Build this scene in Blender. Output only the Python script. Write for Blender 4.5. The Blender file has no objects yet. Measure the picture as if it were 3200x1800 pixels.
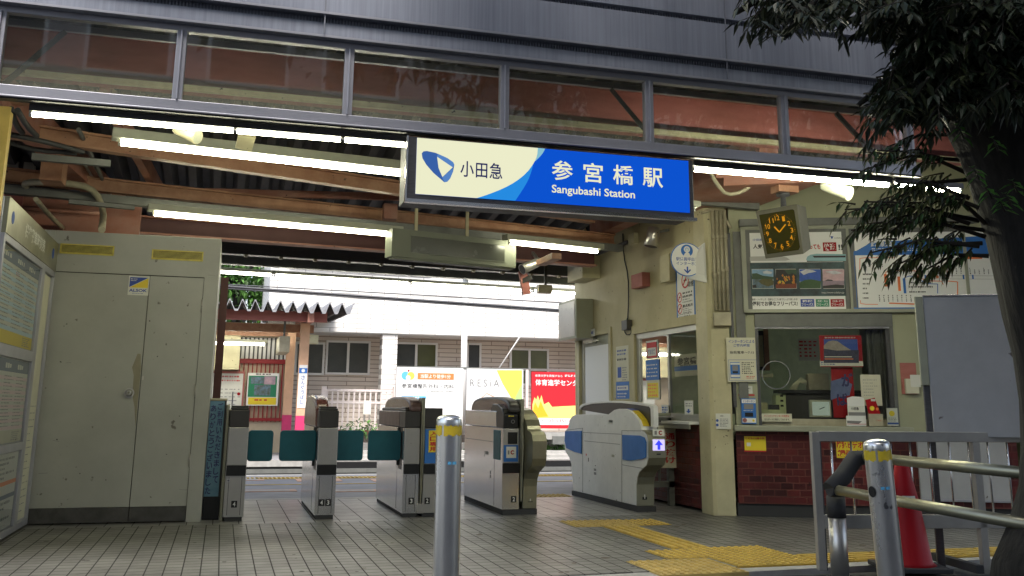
import bpy, bmesh, math, random
from mathutils import Vector, Matrix
C = bpy.context.scene.collection
rnd = random.Random(7)

# ------------------------------------------------------------------ camera, world, sun, exposure
FOC, PITCH, ROLL, YAW, EYE = 3036.0, .218, .0092, .282, 1.0   # focal length in photo pixels, pose of the lens (3200 px wide frame)
PPX, PPY = 1600.0, 600.0                                       # the photo is the lower part of a taller frame: the lens axis lies above its middle
def ray(px, py):
    x = (px-PPX)/FOC; y = -(py-PPY)/FOC
    cx = x*math.cos(ROLL)-y*math.sin(ROLL); cy = x*math.sin(ROLL)+y*math.cos(ROLL)
    d = (cx, math.cos(PITCH)-cy*math.sin(PITCH), math.sin(PITCH)+cy*math.cos(PITCH))
    c, s = math.cos(YAW), math.sin(YAW)
    return Vector((d[0]*c+d[1]*s, -d[0]*s+d[1]*c, d[2]))
ORG = Vector((0, 0, EYE))
cam = bpy.data.objects.new('camera', bpy.data.cameras.new('camera')); C.objects.link(cam)
fw = ray(PPX, PPY); rt = ray(PPX+FOC, PPY)-fw; up = ray(PPX, PPY-FOC)-fw
m = Matrix((rt.normalized(), up.normalized(), -fw.normalized())).transposed().to_4x4(); m.translation = ORG
cam.matrix_world = m
cam.data.sensor_width = 36; cam.data.lens = FOC/3200*36; cam.data.shift_y = -(900-PPY)/3200
cam.data.clip_start = .05; cam.data.clip_end = 800
sc = bpy.context.scene; sc.camera = cam
w = bpy.data.worlds.new('World'); sc.world = w; w.use_nodes = True
SUN_EL, SUN_AZ = math.radians(58), math.radians(12)     # the sun stands behind the camera, a little to its left
sky = w.node_tree.nodes.new('ShaderNodeTexSky'); sky.sky_type = 'NISHITA'; sky.sun_disc = False
sky.sun_elevation = SUN_EL; sky.sun_rotation = math.pi+SUN_AZ; sky.dust_density = 3.0; sky.air_density = 1.2
bg = w.node_tree.nodes['Background']; bg.inputs['Strength'].default_value = .11
hs_ = w.node_tree.nodes.new('ShaderNodeHueSaturation'); hs_.inputs['Saturation'].default_value = .8     # an overcast, whiter sky
w.node_tree.links.new(sky.outputs['Color'], hs_.inputs['Color']); w.node_tree.links.new(hs_.outputs['Color'], bg.inputs['Color'])
sun = bpy.data.objects.new('sun', bpy.data.lights.new('sun', 'SUN')); C.objects.link(sun)
sun.data.energy = 2.1; sun.data.angle = math.radians(18); sun.data.color = (1, .96, .9)
sd = Vector((-math.sin(SUN_AZ)*math.cos(SUN_EL), -math.cos(SUN_AZ)*math.cos(SUN_EL), math.sin(SUN_EL)))
sun.rotation_euler = sd.to_track_quat('Z', 'Y').to_euler()
sc.view_settings.view_transform = 'Standard'; sc.view_settings.look = 'None'
EXPO = 1.45; GAIN = 2**-EXPO     # lit signs keep their own brightness in the picture
sc.view_settings.exposure = EXPO; sc.view_settings.gamma = 1
sc.cycles.use_denoising = True; sc.cycles.max_bounces = 7; sc.cycles.transparent_max_bounces = 16
sc.cycles.sample_clamp_indirect = 6; sc.cycles.caustics_reflective = False; sc.cycles.caustics_refractive = False
TUBE = 16.0      # how strongly the fluorescent tubes shine

# ------------------------------------------------------------------ pixel -> point on a stated plane
def at(px, py, X=None, Y=None, Z=None):
    r = ray(px, py)
    t = X/r.x if X is not None else (Y/r.y if Y is not None else (Z-EYE)/r.z)
    return ORG+r*t
def atd(px, py, d): return ORG+ray(px, py)*d

# ------------------------------------------------------------------ materials
MATS = {}
def mat(name, col, rough=.6, metal=0, noise=0, nscale=6, col2=None, bump=0, bscale=60, stretch=(1, 1, 1), emit=0, spec=.5, coat=0, spots=0, spotcol=None):
    m = bpy.data.materials.new(name); m.use_nodes = True; MATS[name] = m
    nt = m.node_tree; b = nt.nodes['Principled BSDF']
    b.inputs['Base Color'].default_value = (*col, 1); b.inputs['Roughness'].default_value = rough; b.inputs['Metallic'].default_value = metal
    b.inputs['Specular IOR Level'].default_value = spec; b.inputs['Coat Weight'].default_value = coat
    if emit:
        b.inputs['Emission Color'].default_value = (*col, 1); b.inputs['Emission Strength'].default_value = emit
    if noise or bump or spots:
        tc = nt.nodes.new('ShaderNodeTexCoord'); mp = nt.nodes.new('ShaderNodeMapping'); mp.inputs['Scale'].default_value = stretch
        nt.links.new(tc.outputs['Object'], mp.inputs['Vector'])
    if noise:
        n = nt.nodes.new('ShaderNodeTexNoise'); n.inputs['Scale'].default_value = nscale; n.inputs['Detail'].default_value = 6; n.inputs['Roughness'].default_value = .62
        nt.links.new(mp.outputs['Vector'], n.inputs['Vector'])
        r = nt.nodes.new('ShaderNodeMapRange'); r.inputs['From Min'].default_value = .32; r.inputs['From Max'].default_value = .68
        nt.links.new(n.outputs['Fac'], r.inputs['Value'])
        mx = nt.nodes.new('ShaderNodeMix'); mx.data_type = 'RGBA'
        c2 = col2 or tuple(c*(1-noise) for c in col)
        mx.inputs['A'].default_value = (*c2, 1); mx.inputs['B'].default_value = (*col, 1)
        nt.links.new(r.outputs['Result'], mx.inputs['Factor'])
        last = mx.outputs['Result']
        r2 = nt.nodes.new('ShaderNodeMapRange'); r2.inputs['To Min'].default_value = min(1, rough*1.25); r2.inputs['To Max'].default_value = rough*.85
        nt.links.new(n.outputs['Fac'], r2.inputs['Value']); nt.links.new(r2.outputs['Result'], b.inputs['Roughness'])
        if spots:      # dark flecks and chips
            n2 = nt.nodes.new('ShaderNodeTexNoise'); n2.inputs['Scale'].default_value = spots; n2.inputs['Detail'].default_value = 3
            nt.links.new(tc.outputs['Object'], n2.inputs['Vector'])
            r3 = nt.nodes.new('ShaderNodeMapRange'); r3.inputs['From Min'].default_value = .70; r3.inputs['From Max'].default_value = .74
            nt.links.new(n2.outputs['Fac'], r3.inputs['Value'])
            m2 = nt.nodes.new('ShaderNodeMix'); m2.data_type = 'RGBA'; m2.inputs['B'].default_value = (*(spotcol or (.05, .04, .035)), 1)
            nt.links.new(last, m2.inputs['A']); nt.links.new(r3.outputs['Result'], m2.inputs['Factor']); last = m2.outputs['Result']
        nt.links.new(last, b.inputs['Base Color'])
    if bump:
        n3 = nt.nodes.new('ShaderNodeTexNoise'); n3.inputs['Scale'].default_value = bscale; n3.inputs['Detail'].default_value = 4
        nt.links.new(mp.outputs['Vector'], n3.inputs['Vector'])
        bp = nt.nodes.new('ShaderNodeBump'); bp.inputs['Strength'].default_value = bump; bp.inputs['Distance'].default_value = .01
        nt.links.new(n3.outputs['Fac'], bp.inputs['Height']); nt.links.new(bp.outputs['Normal'], b.inputs['Normal'])
    return m
def bricky(name, c1, c2, mortar, bw, rh, ms, rough, rot=0, floor=False, offset=.5, bump=.4, dirt=.3, shift=(0, 0), mbias=0):
    m = bpy.data.materials.new(name); m.use_nodes = True; MATS[name] = m
    nt = m.node_tree; N = nt.nodes.new; L = nt.links.new; b = nt.nodes['Principled BSDF']
    tc = N('ShaderNodeTexCoord'); mp = N('ShaderNodeMapping'); mp.vector_type = 'POINT'; mp.inputs['Rotation'].default_value = (0, 0, rot)
    L(tc.outputs['Object'], mp.inputs['Vector'])
    sp = N('ShaderNodeSeparateXYZ'); L(mp.outputs['Vector'], sp.inputs[0]); cb = N('ShaderNodeCombineXYZ')
    L(sp.outputs['X'], cb.inputs['X']); L(sp.outputs['Y' if floor else 'Z'], cb.inputs['Y'])
    ad = N('ShaderNodeVectorMath'); ad.inputs[1].default_value = (100*bw+shift[0], 100*rh+shift[1], 0); L(cb.outputs[0], ad.inputs[0])
    br = N('ShaderNodeTexBrick'); br.offset = offset; br.squash = 1
    br.inputs['Color1'].default_value = (*c1, 1); br.inputs['Color2'].default_value = (*c2, 1); br.inputs['Mortar'].default_value = (*mortar, 1)
    br.inputs['Scale'].default_value = 1; br.inputs['Brick Width'].default_value = bw; br.inputs['Row Height'].default_value = rh
    br.inputs['Mortar Size'].default_value = ms; br.inputs['Mortar Smooth'].default_value = .1; br.inputs['Bias'].default_value = mbias
    L(ad.outputs[0], br.inputs['Vector'])
    n = N('ShaderNodeTexNoise'); n.inputs['Scale'].default_value = 1.7; n.inputs['Detail'].default_value = 7; L(tc.outputs['Object'], n.inputs['Vector'])
    r = N('ShaderNodeMapRange'); r.inputs['From Min'].default_value = .35; r.inputs['From Max'].default_value = .7; r.inputs['To Min'].default_value = 1-dirt; r.inputs['To Max'].default_value = 1
    ns = N('ShaderNodeTexNoise'); ns.inputs['Scale'].default_value = 23; ns.inputs['Detail'].default_value = 2; L(tc.outputs['Object'], ns.inputs['Vector'])
    rs = N('ShaderNodeMapRange'); rs.inputs['From Min'].default_value = .66; rs.inputs['From Max'].default_value = .76; rs.inputs['To Min'].default_value = 1; rs.inputs['To Max'].default_value = 1-dirt*1.2; L(ns.outputs['Fac'], rs.inputs['Value'])
    L(n.outputs['Fac'], r.inputs['Value'])
    mx = N('ShaderNodeMix'); mx.data_type = 'RGBA'; mx.blend_type = 'MULTIPLY'; mx.inputs['Factor'].default_value = 1
    mu = N('ShaderNodeMath'); mu.operation = 'MULTIPLY'; L(r.outputs['Result'], mu.inputs[0]); L(rs.outputs['Result'], mu.inputs[1]); L(br.outputs['Color'], mx.inputs['A']); L(mu.outputs[0], mx.inputs['B']); L(mx.outputs['Result'], b.inputs['Base Color'])
    r2 = N('ShaderNodeMapRange'); r2.inputs['To Min'].default_value = rough; r2.inputs['To Max'].default_value = .9; L(br.outputs['Fac'], r2.inputs['Value'])
    n2 = N('ShaderNodeTexNoise'); n2.inputs['Scale'].default_value = 9; L(tc.outputs['Object'], n2.inputs['Vector'])
    ar = N('ShaderNodeMath'); ar.operation = 'MULTIPLY_ADD'; ar.inputs[1].default_value = .22; L(n2.outputs['Fac'], ar.inputs[0]); L(r2.outputs['Result'], ar.inputs[2])
    L(ar.outputs[0], b.inputs['Roughness'])
    bp = N('ShaderNodeBump'); bp.invert = True; bp.inputs['Strength'].default_value = bump; bp.inputs['Distance'].default_value = .004
    L(br.outputs['Fac'], bp.inputs['Height']); L(bp.outputs['Normal'], b.inputs['Normal'])
    return m
def glassy(name, tint=(1, 1, 1), refl=.12, dust_haze=None, rough=.02, ior=1.45):
    m = bpy.data.materials.new(name); m.use_nodes = True; MATS[name] = m
    nt = m.node_tree; N = nt.nodes.new; L = nt.links.new; nt.nodes.remove(nt.nodes['Principled BSDF']); out = nt.nodes['Material Output']
    tr = N('ShaderNodeBsdfTransparent'); tr.inputs[0].default_value = (*tint, 1)
    gl = N('ShaderNodeBsdfGlossy'); gl.inputs['Roughness'].default_value = rough; gl.inputs['Color'].default_value = (1, 1, 1, 1)
    lw = N('ShaderNodeFresnel'); lw.inputs['IOR'].default_value = ior
    ma = N('ShaderNodeMath'); ma.operation = 'MULTIPLY_ADD'; ma.inputs[1].default_value = 1.0; ma.inputs[2].default_value = refl; L(lw.outputs['Fac'], ma.inputs[0])
    mx = N('ShaderNodeMixShader'); L(ma.outputs[0], mx.inputs[0]); L(tr.outputs[0], mx.inputs[1]); L(gl.outputs[0], mx.inputs[2]); last = mx.outputs[0]
    if dust_haze:   # grime that has settled along the bottom edge, plus an even film imitating reflected haze over the pane: (z of the edge, height)
        z0, hh, am = dust_haze
        tc = N('ShaderNodeTexCoord'); sp = N('ShaderNodeSeparateXYZ'); ge = N('ShaderNodeNewGeometry'); L(ge.outputs['Position'], sp.inputs[0])
        r = N('ShaderNodeMapRange'); r.inputs['From Min'].default_value = z0; r.inputs['From Max'].default_value = z0+hh; r.inputs['To Min'].default_value = 1; r.inputs['To Max'].default_value = 0
        L(sp.outputs['Z'], r.inputs['Value'])
        n = N('ShaderNodeTexNoise'); n.inputs['Scale'].default_value = 14; n.inputs['Detail'].default_value = 8; L(tc.outputs['Object'], n.inputs['Vector'])
        mu = N('ShaderNodeMath'); mu.operation = 'MULTIPLY'; L(r.outputs[0], mu.inputs[0]); L(n.outputs['Fac'], mu.inputs[1])
        m2 = N('ShaderNodeMath'); m2.operation = 'MULTIPLY_ADD'; m2.inputs[1].default_value = am; m2.inputs[2].default_value = .07; L(mu.outputs[0], m2.inputs[0])
        df = N('ShaderNodeBsdfDiffuse'); df.inputs[0].default_value = (.36, .36, .27, 1)
        tl = N('ShaderNodeBsdfTranslucent'); tl.inputs[0].default_value = (.36, .36, .27, 1)
        dm = N('ShaderNodeMixShader'); dm.inputs[0].default_value = .5; L(df.outputs[0], dm.inputs[1]); L(tl.outputs[0], dm.inputs[2])
        mm = N('ShaderNodeMixShader'); L(m2.outputs[0], mm.inputs[0]); L(last, mm.inputs[1]); L(dm.outputs[0], mm.inputs[2]); last = mm.outputs[0]
    L(last, out.inputs['Surface'])
    return m

# ------------------------------------------------------------------ mesh builder
ROOTLOC = {}
class MB:
    def __init__(s): s.v = []; s.f = []; s.m = []; s.sm = []; s.names = []
    def mi(s, name):
        if name not in s.names: s.names.append(name)
        return s.names.index(name)
    def face(s, pts, mt, smooth=False):
        b = len(s.v); s.v += [Vector(p) for p in pts]; s.f.append(list(range(b, b+len(pts)))); s.m.append(s.mi(mt)); s.sm.append(smooth)
    def grid(s, rings, mt, closed=True, caps=True, smooth=False):
        b = len(s.v); n = len(rings[0]); i_ = s.mi(mt)
        for r in rings: s.v += [Vector(p) for p in r]
        for i in range(len(rings)-1):
            for j in range(n if closed else n-1):
                k = (j+1) % n
                s.f.append([b+i*n+j, b+i*n+k, b+(i+1)*n+k, b+(i+1)*n+j]); s.m.append(i_); s.sm.append(smooth)
        if caps:
            s.f.append([b+j for j in range(n)][::-1]); s.m.append(i_); s.sm.append(False)
            s.f.append([b+(len(rings)-1)*n+j for j in range(n)]); s.m.append(i_); s.sm.append(False)
    def box(s, lo, hi, mt, rz=0, pivot=None):
        x0, y0, z0 = lo; x1, y1, z1 = hi
        R = Matrix.Rotation(rz, 3, 'Z'); p = Vector(pivot) if pivot is not None else Vector(((x0+x1)/2, (y0+y1)/2, 0))
        def T(x, y, z): return R @ (Vector((x, y, z))-p)+p if rz else Vector((x, y, z))
        s.grid([[T(x0, y0, z), T(x1, y0, z), T(x1, y1, z), T(x0, y1, z)] for z in (z0, z1)], mt)
    def bar(s, a, b, wd, ht, mt, upv=(0, 0, 1)):
        a, b = Vector(a), Vector(b); d = (b-a).normalized(); side = d.cross(Vector(upv))
        if side.length < 1e-4: side = d.cross(Vector((0, 1, 0)))
        side.normalize(); u = side.cross(d).normalized(); side = side*wd/2; u = u*ht/2
        s.grid([[p-side-u, p+side-u, p+side+u, p-side+u] for p in (a, b)], mt)
    def tube(s, pts, r, mt, n=10, caps=True):
        pts = [Vector(p) for p in pts]; rings = []; u = None
        for i, p in enumerate(pts):
            d = (pts[min(i+1, len(pts)-1)]-pts[max(i-1, 0)]).normalized()
            if u is None:
                u = d.cross(Vector((0, 0, 1)))
                if u.length < 1e-3: u = d.cross(Vector((0, 1, 0)))
            u = (u-d*u.dot(d)).normalized(); v = d.cross(u); rr = r[i] if isinstance(r, (list, tuple)) else r
            rings.append([p+(u*math.cos(2*math.pi*k/n)+v*math.sin(2*math.pi*k/n))*rr for k in range(n)])
        s.grid(rings, mt, True, caps, True)
    def cyl(s, c, r, z0, z1, mt, n=24):
        s.tube([(c[0], c[1], z0), (c[0], c[1], z1)], r, mt, n)
    def prism(s, poly, off, mt):      # polygon (3-D points) pushed along the vector off
        poly = [Vector(p) for p in poly]; off = Vector(off)
        s.grid([poly, [p+off for p in poly]], mt)
    def build(s, name, parent=None, bevel=0, smooth_angle=None):
        me = bpy.data.meshes.new(name); o = bpy.data.objects.new(name, me); C.objects.link(o)
        off = Vector((0, 0, 0)); q = parent
        if q is not None:
            o.parent = q
            while q is not None: off += q.location; q = q.parent
        else:
            zs = min(v.z for v in s.v); off = Vector((sum(v.x for v in s.v)/len(s.v), sum(v.y for v in s.v)/len(s.v), zs)); o.location = off
        me.from_pydata([v-off for v in s.v], [], s.f)
        for n in s.names: me.materials.append(MATS[n])
        me.polygons.foreach_set('material_index', s.m); me.polygons.foreach_set('use_smooth', s.sm)
        bm = bmesh.new(); bm.from_mesh(me); bmesh.ops.recalc_face_normals(bm, faces=bm.faces); bm.to_mesh(me); bm.free()
        if bevel:
            md = o.modifiers.new('bevel', 'BEVEL'); md.width = bevel; md.segments = 2; md.limit_method = 'ANGLE'; md.angle_limit = math.radians(40)
        me.update()
        return o
def tag(o, label, cat, group=None):
    o['label'] = label; o['category'] = cat
    if group: o['group'] = group
    return o
def structure(o): o['kind'] = 'structure'; return o
def thing(name, loc, label, cat, group=None):
    o = bpy.data.objects.new(name, None); C.objects.link(o); o.location = Vector(loc); o.empty_display_size = .1
    return tag(o, label, cat, group)

# ------------------------------------------------------------------ lettering
_tc = {}
def glyphs(txt, bold=0.0, spacing=1.0, line=1.0):
    key = (txt, bold, spacing, line)
    if key in _tc: return _tc[key]
    cu = bpy.data.curves.new('t', 'FONT'); cu.body = txt; cu.offset = bold; cu.space_character = spacing; cu.space_line = line; cu.resolution_u = 3; cu.fill_mode = 'FRONT'
    ob = bpy.data.objects.new('t', cu); C.objects.link(ob); dg = bpy.context.evaluated_depsgraph_get(); dg.update()
    me = bpy.data.meshes.new_from_object(ob.evaluated_get(dg))
    vs = [v.co.copy() for v in me.vertices]; fs = [list(p.vertices) for p in me.polygons]
    bpy.data.objects.remove(ob); bpy.data.curves.remove(cu); bpy.data.meshes.remove(me)
    _tc[key] = (vs, fs); return _tc[key]
class Panel:
    """a vertical plane through p0 with horizontal direction u; things are laid on it in metres (u, v) or from pixels"""
    def __init__(s, p0, u, n=None):
        s.p0 = Vector(p0); s.u = Vector(u).normalized(); s.v = Vector((0, 0, 1)); s.n = Vector(n).normalized() if n is not None else s.u.cross(s.v).normalized()
        if n is not None: s.v = s.n.cross(s.u).normalized()
    def uv(s, px, py):
        r = ray(px, py); t = (s.p0-ORG).dot(s.n)/r.dot(s.n); q = ORG+r*t-s.p0
        return q.dot(s.u), q.dot(s.v)
    def shifted(s, d): return Panel(s.p0+s.n*d, s.u)
    def P(s, u, v, d=0): return s.p0+s.u*u+s.v*v+s.n*d
    def px(s, px, py, d=0): u, v = s.uv(px, py); return s.P(u, v, d)
    def box(s, mb, a, b, d0, d1, mt):     # metres
        u0, u1 = sorted((a[0], b[0])); v0, v1 = sorted((a[1], b[1]))
        mb.grid([[s.P(u0, v0, d), s.P(u1, v0, d), s.P(u1, v1, d), s.P(u0, v1, d)] for d in (d0, d1)], mt)
    def rect(s, mb, p, q, d, mt, th=.0012): s.box(mb, s.uv(*p), s.uv(*q), d, d+th, mt)
    def poly(s, mb, pts, d, mt, th=.0012):
        mb.prism([s.P(*s.uv(*p), d) for p in pts], s.n*th, mt)
    def polyuv(s, mb, pts, d, mt, th=.0012): mb.prism([s.P(*p, d) for p in pts], s.n*th, mt)
    def disc(s, mb, c, r, d, mt, th=.0012, n=28, r2=None):
        ring = lambda rr, dd: [s.P(c[0]+rr*math.cos(2*math.pi*k/n), c[1]+rr*math.sin(2*math.pi*k/n), dd) for k in range(n)]
        if r2 is None: mb.grid([ring(r, d), ring(r, d+th)], mt)
        else: mb.grid([ring(r2, d), ring(r, d), ring(r, d+th), ring(r2, d+th), ring(r2, d)], mt, True, False)
    def text(s, mb, txt, a, b, d, mt, bold=.0, spacing=1.0, line=1.0):   # fitted into the box a-b (metres)
        vs, fs = glyphs(txt, bold, spacing, line)
        if not vs: return
        x0 = min(v.x for v in vs); x1 = max(v.x for v in vs); y0 = min(v.y for v in vs); y1 = max(v.y for v in vs)
        u0, u1 = sorted((a[0], b[0])); v0, v1 = sorted((a[1], b[1]))
        q = [s.P(u0+(v.x-x0)/(x1-x0+1e-9)*(u1-u0), v0+(v.y-y0)/(y1-y0+1e-9)*(v1-v0), d) for v in vs]
        base = len(mb.v); mb.v += q; i_ = mb.mi(mt)
        for f in fs: mb.f.append([base+k for k in f]); mb.m.append(i_); mb.sm.append(False)
    def tpx(s, mb, txt, p, q, d, mt, **k): s.text(mb, txt, s.uv(*p), s.uv(*q), d, mt, **k)
    def vtext(s, mb, txt, a, b, d, mt, **k):   # written downwards, one sign per row
        n = len(txt); v0, v1 = max(a[1], b[1]), min(a[1], b[1]); h = (v0-v1)/n
        u0, u1 = sorted((a[0], b[0])); small = 'ー・っゃゅょ、。'
        for i, ch in enumerate(txt):
            f = .1 if ch not in small else .3
            s.text(mb, ch, (u0, v0-(i+.92)*h), (u1, v0-(i+.08)*h), d, mt, **k)
    def dashes(s, mb, a, b, rows, d, mt, cell=.02, fill=.55, seed=1, jag=True):  # lines of print too small to read
        r = random.Random(seed); u0, u1 = sorted((a[0], b[0])); v0, v1 = sorted((a[1], b[1])); h = (v1-v0)/rows
        for i in range(rows):
            u = u0; e = u1 if not jag else u1-(u1-u0)*r.random()*.35
            while u < e-cell*.3:
                wd = min(cell*(.4+.5*r.random()), e-u)
                v = v1-(i+.5)*h; hh = h*fill*(.7+.3*r.random())
                p = [s.P(u, v-hh/2, d), s.P(u+wd, v-hh/2, d), s.P(u+wd, v+hh/2, d), s.P(u, v+hh/2, d)]
                mb.face(p, mt); u += cell
    def dpx(s, mb, p, q, rows, d, mt, **k): s.dashes(mb, s.uv(*p), s.uv(*q), rows, d, mt, **k)
# ------------------------------------------------------------------ materials of the place
R24 = math.radians(24)
mat('alu_fascia', (.33, .355, .43), .5, .25, .25, 3, bump=.05, bscale=40, stretch=(14, 14, .35))
mat('alu_frame', (.44, .44, .49), .4, .55, .12, 5)
mat('alu_groove', (.25, .26, .30), .5, .2, .2, 8)
mat('alu_dark', (.10, .10, .11), .5, .3, .3, 20, stretch=(1, 1, 8))
mat('paint_salmon', (.38, .20, .155), .55, 0, .35, 5, (.34, .13, .085), .08, 30, spots=30, spotcol=(.10, .05, .03))
mat('paint_orange', (.43, .24, .145), .5, 0, .3, 5, (.27, .12, .065), .06, 30, spots=26, spotcol=(.10, .06, .04))
mat('paint_red_beam', (.47, .165, .15), .6, 0, .3, 2.5, (.30, .10, .08), .06, 25, stretch=(.5, 1, 2))
mat('paint_cream', (.58, .535, .34), .5, 0, .2, 4, spots=25)
mat('paint_yellow', (.72, .52, .14), .5, 0, .25, 6)
mat('deck', (.085, .083, .088), .6, .2, .35, 4, stretch=(2, .6, 1))
mat('conduit_grey', (.17, .175, .165), .55, .2, .25, 8)
mat('conduit_beige', (.46, .42, .30), .5, 0, .3, 8)
mat('cable', (.03, .03, .032), .6)
mat('lamp_house', (.42, .43, .34), .45, 0, .15, 6)
mat('steel', (.78, .77, .77), .2, .92, .07, 2.5)
mat('steel_dull', (.58, .56, .53), .32, .8, .12, 3, spots=22, spotcol=(.12, .10, .09))
mat('steel_bright', (.90, .90, .89), .27, .97, .22, 9, bump=.03, bscale=20, stretch=(1, 1, .3), spots=16, spotcol=(.25, .25, .26))
mat('steel_olive', (.36, .35, .26), .35, .8, .2, 5)
mat('gate_dark', (.045, .042, .042), .4, 0, .2, 9)
mat('gate_black', (.012, .012, .013), .35)
mat('gate_brown', (.12, .075, .072), .35, .3, .2, 6)
mat('gate_white', (.76, .76, .74), .45, 0, .1, 7, spots=24, spotcol=(.25, .24, .22))
mat('gate_hood', (.34, .35, .27), .4, 0, .1, 8)
mat('flap_green', (.008, .105, .145), .45, 0, .2, 5)
mat('flap_blue', (.02, .16, .52), .45, 0, .15, 5)
mat('hood_smoke', (.13, .05, .045), .2, 0, .2, 5, spec=.6)
mat('tape_yellow', (.75, .55, .03), .5, 0, .2, 12)
mat('white', (.78, .78, .76), .5)
mat('paper', (.72, .72, .66), .7, 0, .06, 9)
mat('paper_cream', (.66, .64, .50), .7, 0, .08, 8)
mat('black', (.012, .012, .014), .5)
mat('ink', (.03, .03, .035), .6)
mat('ink_grey', (.22, .22, .22), .6)
mat('ink_blue', (.03, .09, .38), .6)
mat('ink_red', (.55, .03, .03), .6)
mat('blue', (.03, .16, .52), .5)
mat('blue_deep', (.02, .06, .35), .5)
mat('cyan', (.12, .45, .75), .5)
mat('red', (.36, .004, .010), .5, spec=.25)
mat('green', (.02, .22, .11), .5)
mat('yellow', (.80, .62, .03), .5)
mat('orange', (.85, .22, .06), .5)
mat('pink_dark', (.62, .04, .16), .5, 0, .2, 6)
mat('navy', (.03, .03, .14), .5)
mat('cabinet', (.43, .43, .395), .5, 0, .16, 1.6, (.35, .35, .315), .05, 60, spots=11, spotcol=(.14, .13, .11))
mat('cabinet_stain', (.30, .27, .19), .6, 0, .3, 6)
mat('kick', (.12, .115, .11), .5, .4, .4, 9)
mat('vent_yellow', (.74, .62, .12), .5, 0, .25, 20)
mat('rubber', (.035, .035, .037), .8)
mat('asphalt', (.055, .055, .058), .9, 0, .3, 18, bump=.25, bscale=160)
mat('platform_grey', (.24, .24, .26), .7, 0, .2, 3, bump=.1, bscale=120)
mat('kerb', (.42, .41, .39), .8, 0, .25, 12, bump=.1)
mat('concrete', (.40, .39, .37), .85, 0, .3, 4, bump=.15, bscale=40)
mat('tactile', (.50, .33, .035), .6, 0, .4, 7, (.27, .18, .03))
mat('tactile_pale', (.58, .42, .13), .6, 0, .35, 7)
mat('tactile_dot', (.66, .47, .11), .5, 0, .3, 30)
mat('marking_orange', (.62, .38, .27), .7, 0, .3, 10)
mat('ballast', (.20, .17, .15), .95, 0, .6, 45, bump=.8, bscale=60)
mat('rail_steel', (.30, .24, .20), .4, .8, .3, 10)
bricky('tile_floor', (.235, .23, .21), (.175, .17, .155), (.035, .032, .03), .1082, .116, .0042, .3, 0, True, 0, .5, .38, (.0565, .02))
bricky('tile_large', (.27, .265, .26), (.23, .225, .22), (.06, .055, .05), (.2164), .30, .0042, .25, 0, True, 0, .5, .25, (.0565, 0))
bricky('brick_red', (.17, .022, .022), (.05, .008, .010), (.20, .07, .06), .118, .0635, .005, .3, R24, False, .5, .5, .5)
bricky('brick_red_side', (.17, .022, .022), (.05, .008, .010), (.20, .07, .06), .118, .0635, .005, .3, math.radians(90), False, .5, .5, .5)
glassy('transom_glass', (.86, .86, .86), .08, (2.78, .20, .9))
glassy('window_glass', (.93, .95, .91), .0, ior=1.38)
glassy('case_glass', (.97, .98, .97), .0, ior=1.3)
def lamp_mat(name, col, k):
    m = bpy.data.materials.new(name); m.use_nodes = True; MATS[name] = m
    nt = m.node_tree; nt.nodes.remove(nt.nodes['Principled BSDF']); e = nt.nodes.new('ShaderNodeEmission')
    e.inputs['Color'].default_value = (*col, 1); e.inputs['Strength'].default_value = k
    nt.links.new(e.outputs[0], nt.nodes['Material Output'].inputs['Surface'])
lamp_mat('tube_light', (1, .98, .70), TUBE)
lamp_mat('tube_light_street', (1, .98, .72), TUBE*2.8)
lamp_mat('tube_light_far', (1, .97, .80), TUBE*.6)
lamp_mat('sign_cream', (.80, .80, .56), 1.05*GAIN)
lamp_mat('sign_blue', (.004, .085, .62), 1.0*GAIN)
lamp_mat('sign_cyan', (.02, .26, .75), 1.0*GAIN)
lamp_mat('sign_pale', (.25, .52, .62), 1.0*GAIN)
lamp_mat('sign_mark', (.045, .13, .42), .9*GAIN)
lamp_mat('sign_mark_light', (.10, .25, .60), .9*GAIN)
lamp_mat('sign_navy', (.02, .025, .12), .9*GAIN)
lamp_mat('arrow_blue', (.05, .06, .95), 1.2*GAIN)
lamp_mat('arrow_ground', (.62, .55, .95), 1.2*GAIN)
lamp_mat('screen_green', (.62, .75, .60), .35*GAIN)
lamp_mat('clock_orange', (.95, .42, .02), .6*GAIN)

# ------------------------------------------------------------------ ground, floors, platforms, track
def sheet(name, x0, x1, y0, y1, z, mt, th=.05):
    b = MB(); b.box((x0, y0, z-th), (x1, y1, z), mt); return structure(b.build(name))
b = MB(); b.face([(-400, -400, -1.15), (400, -400, -1.15), (400, 400, -1.15), (-400, 400, -1.15)], 'asphalt'); structure(b.build('ground'))
sheet('road', -30, 30, -30, 5.80, -.03, 'asphalt', 1.1)
# kerb of the forecourt runs a little askew to the tiles
b = MB()
p = [at(1700, 1801, Z=0), at(2000, 1786, Z=0)]; dx = (p[1]-p[0]).normalized(); k0 = p[0]-dx*9; k1 = p[0]+dx*9
b.prism([k0+Vector((0, -.16, -.06)), k1+Vector((0, -.16, -.06)), k1+Vector((0, -.002, -.06)), k0+Vector((0, -.002, -.06))], (0, 0, .054), 'kerb'); structure(b.build('kerb'))
b = MB(); b.grid([[k0+Vector((0, 0, z)), k1+Vector((0, 0, z)), Vector((k1.x, 9.06, z)), Vector((k0.x, 9.06, z))] for z in (-.06, 0)], 'tile_floor'); structure(b.build('concourse_floor'))
sheet('gateway_floor', -7, 11, 9.062, 11.22, 0, 'tile_large')
sheet('platform_floor', -12, 16, 11.224, 15.25, -.004, 'platform_grey', 1.1)
b = MB(); b.box((-12, 11.23, -.02), (16, 11.42, .0), 'kerb'); b.box((-12, 15.05, -.02), (16, 15.26, .0), 'kerb'); structure(b.build('platform_kerb'))
b = MB()      # tactile line along the platform edge, with its raised dots
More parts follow.
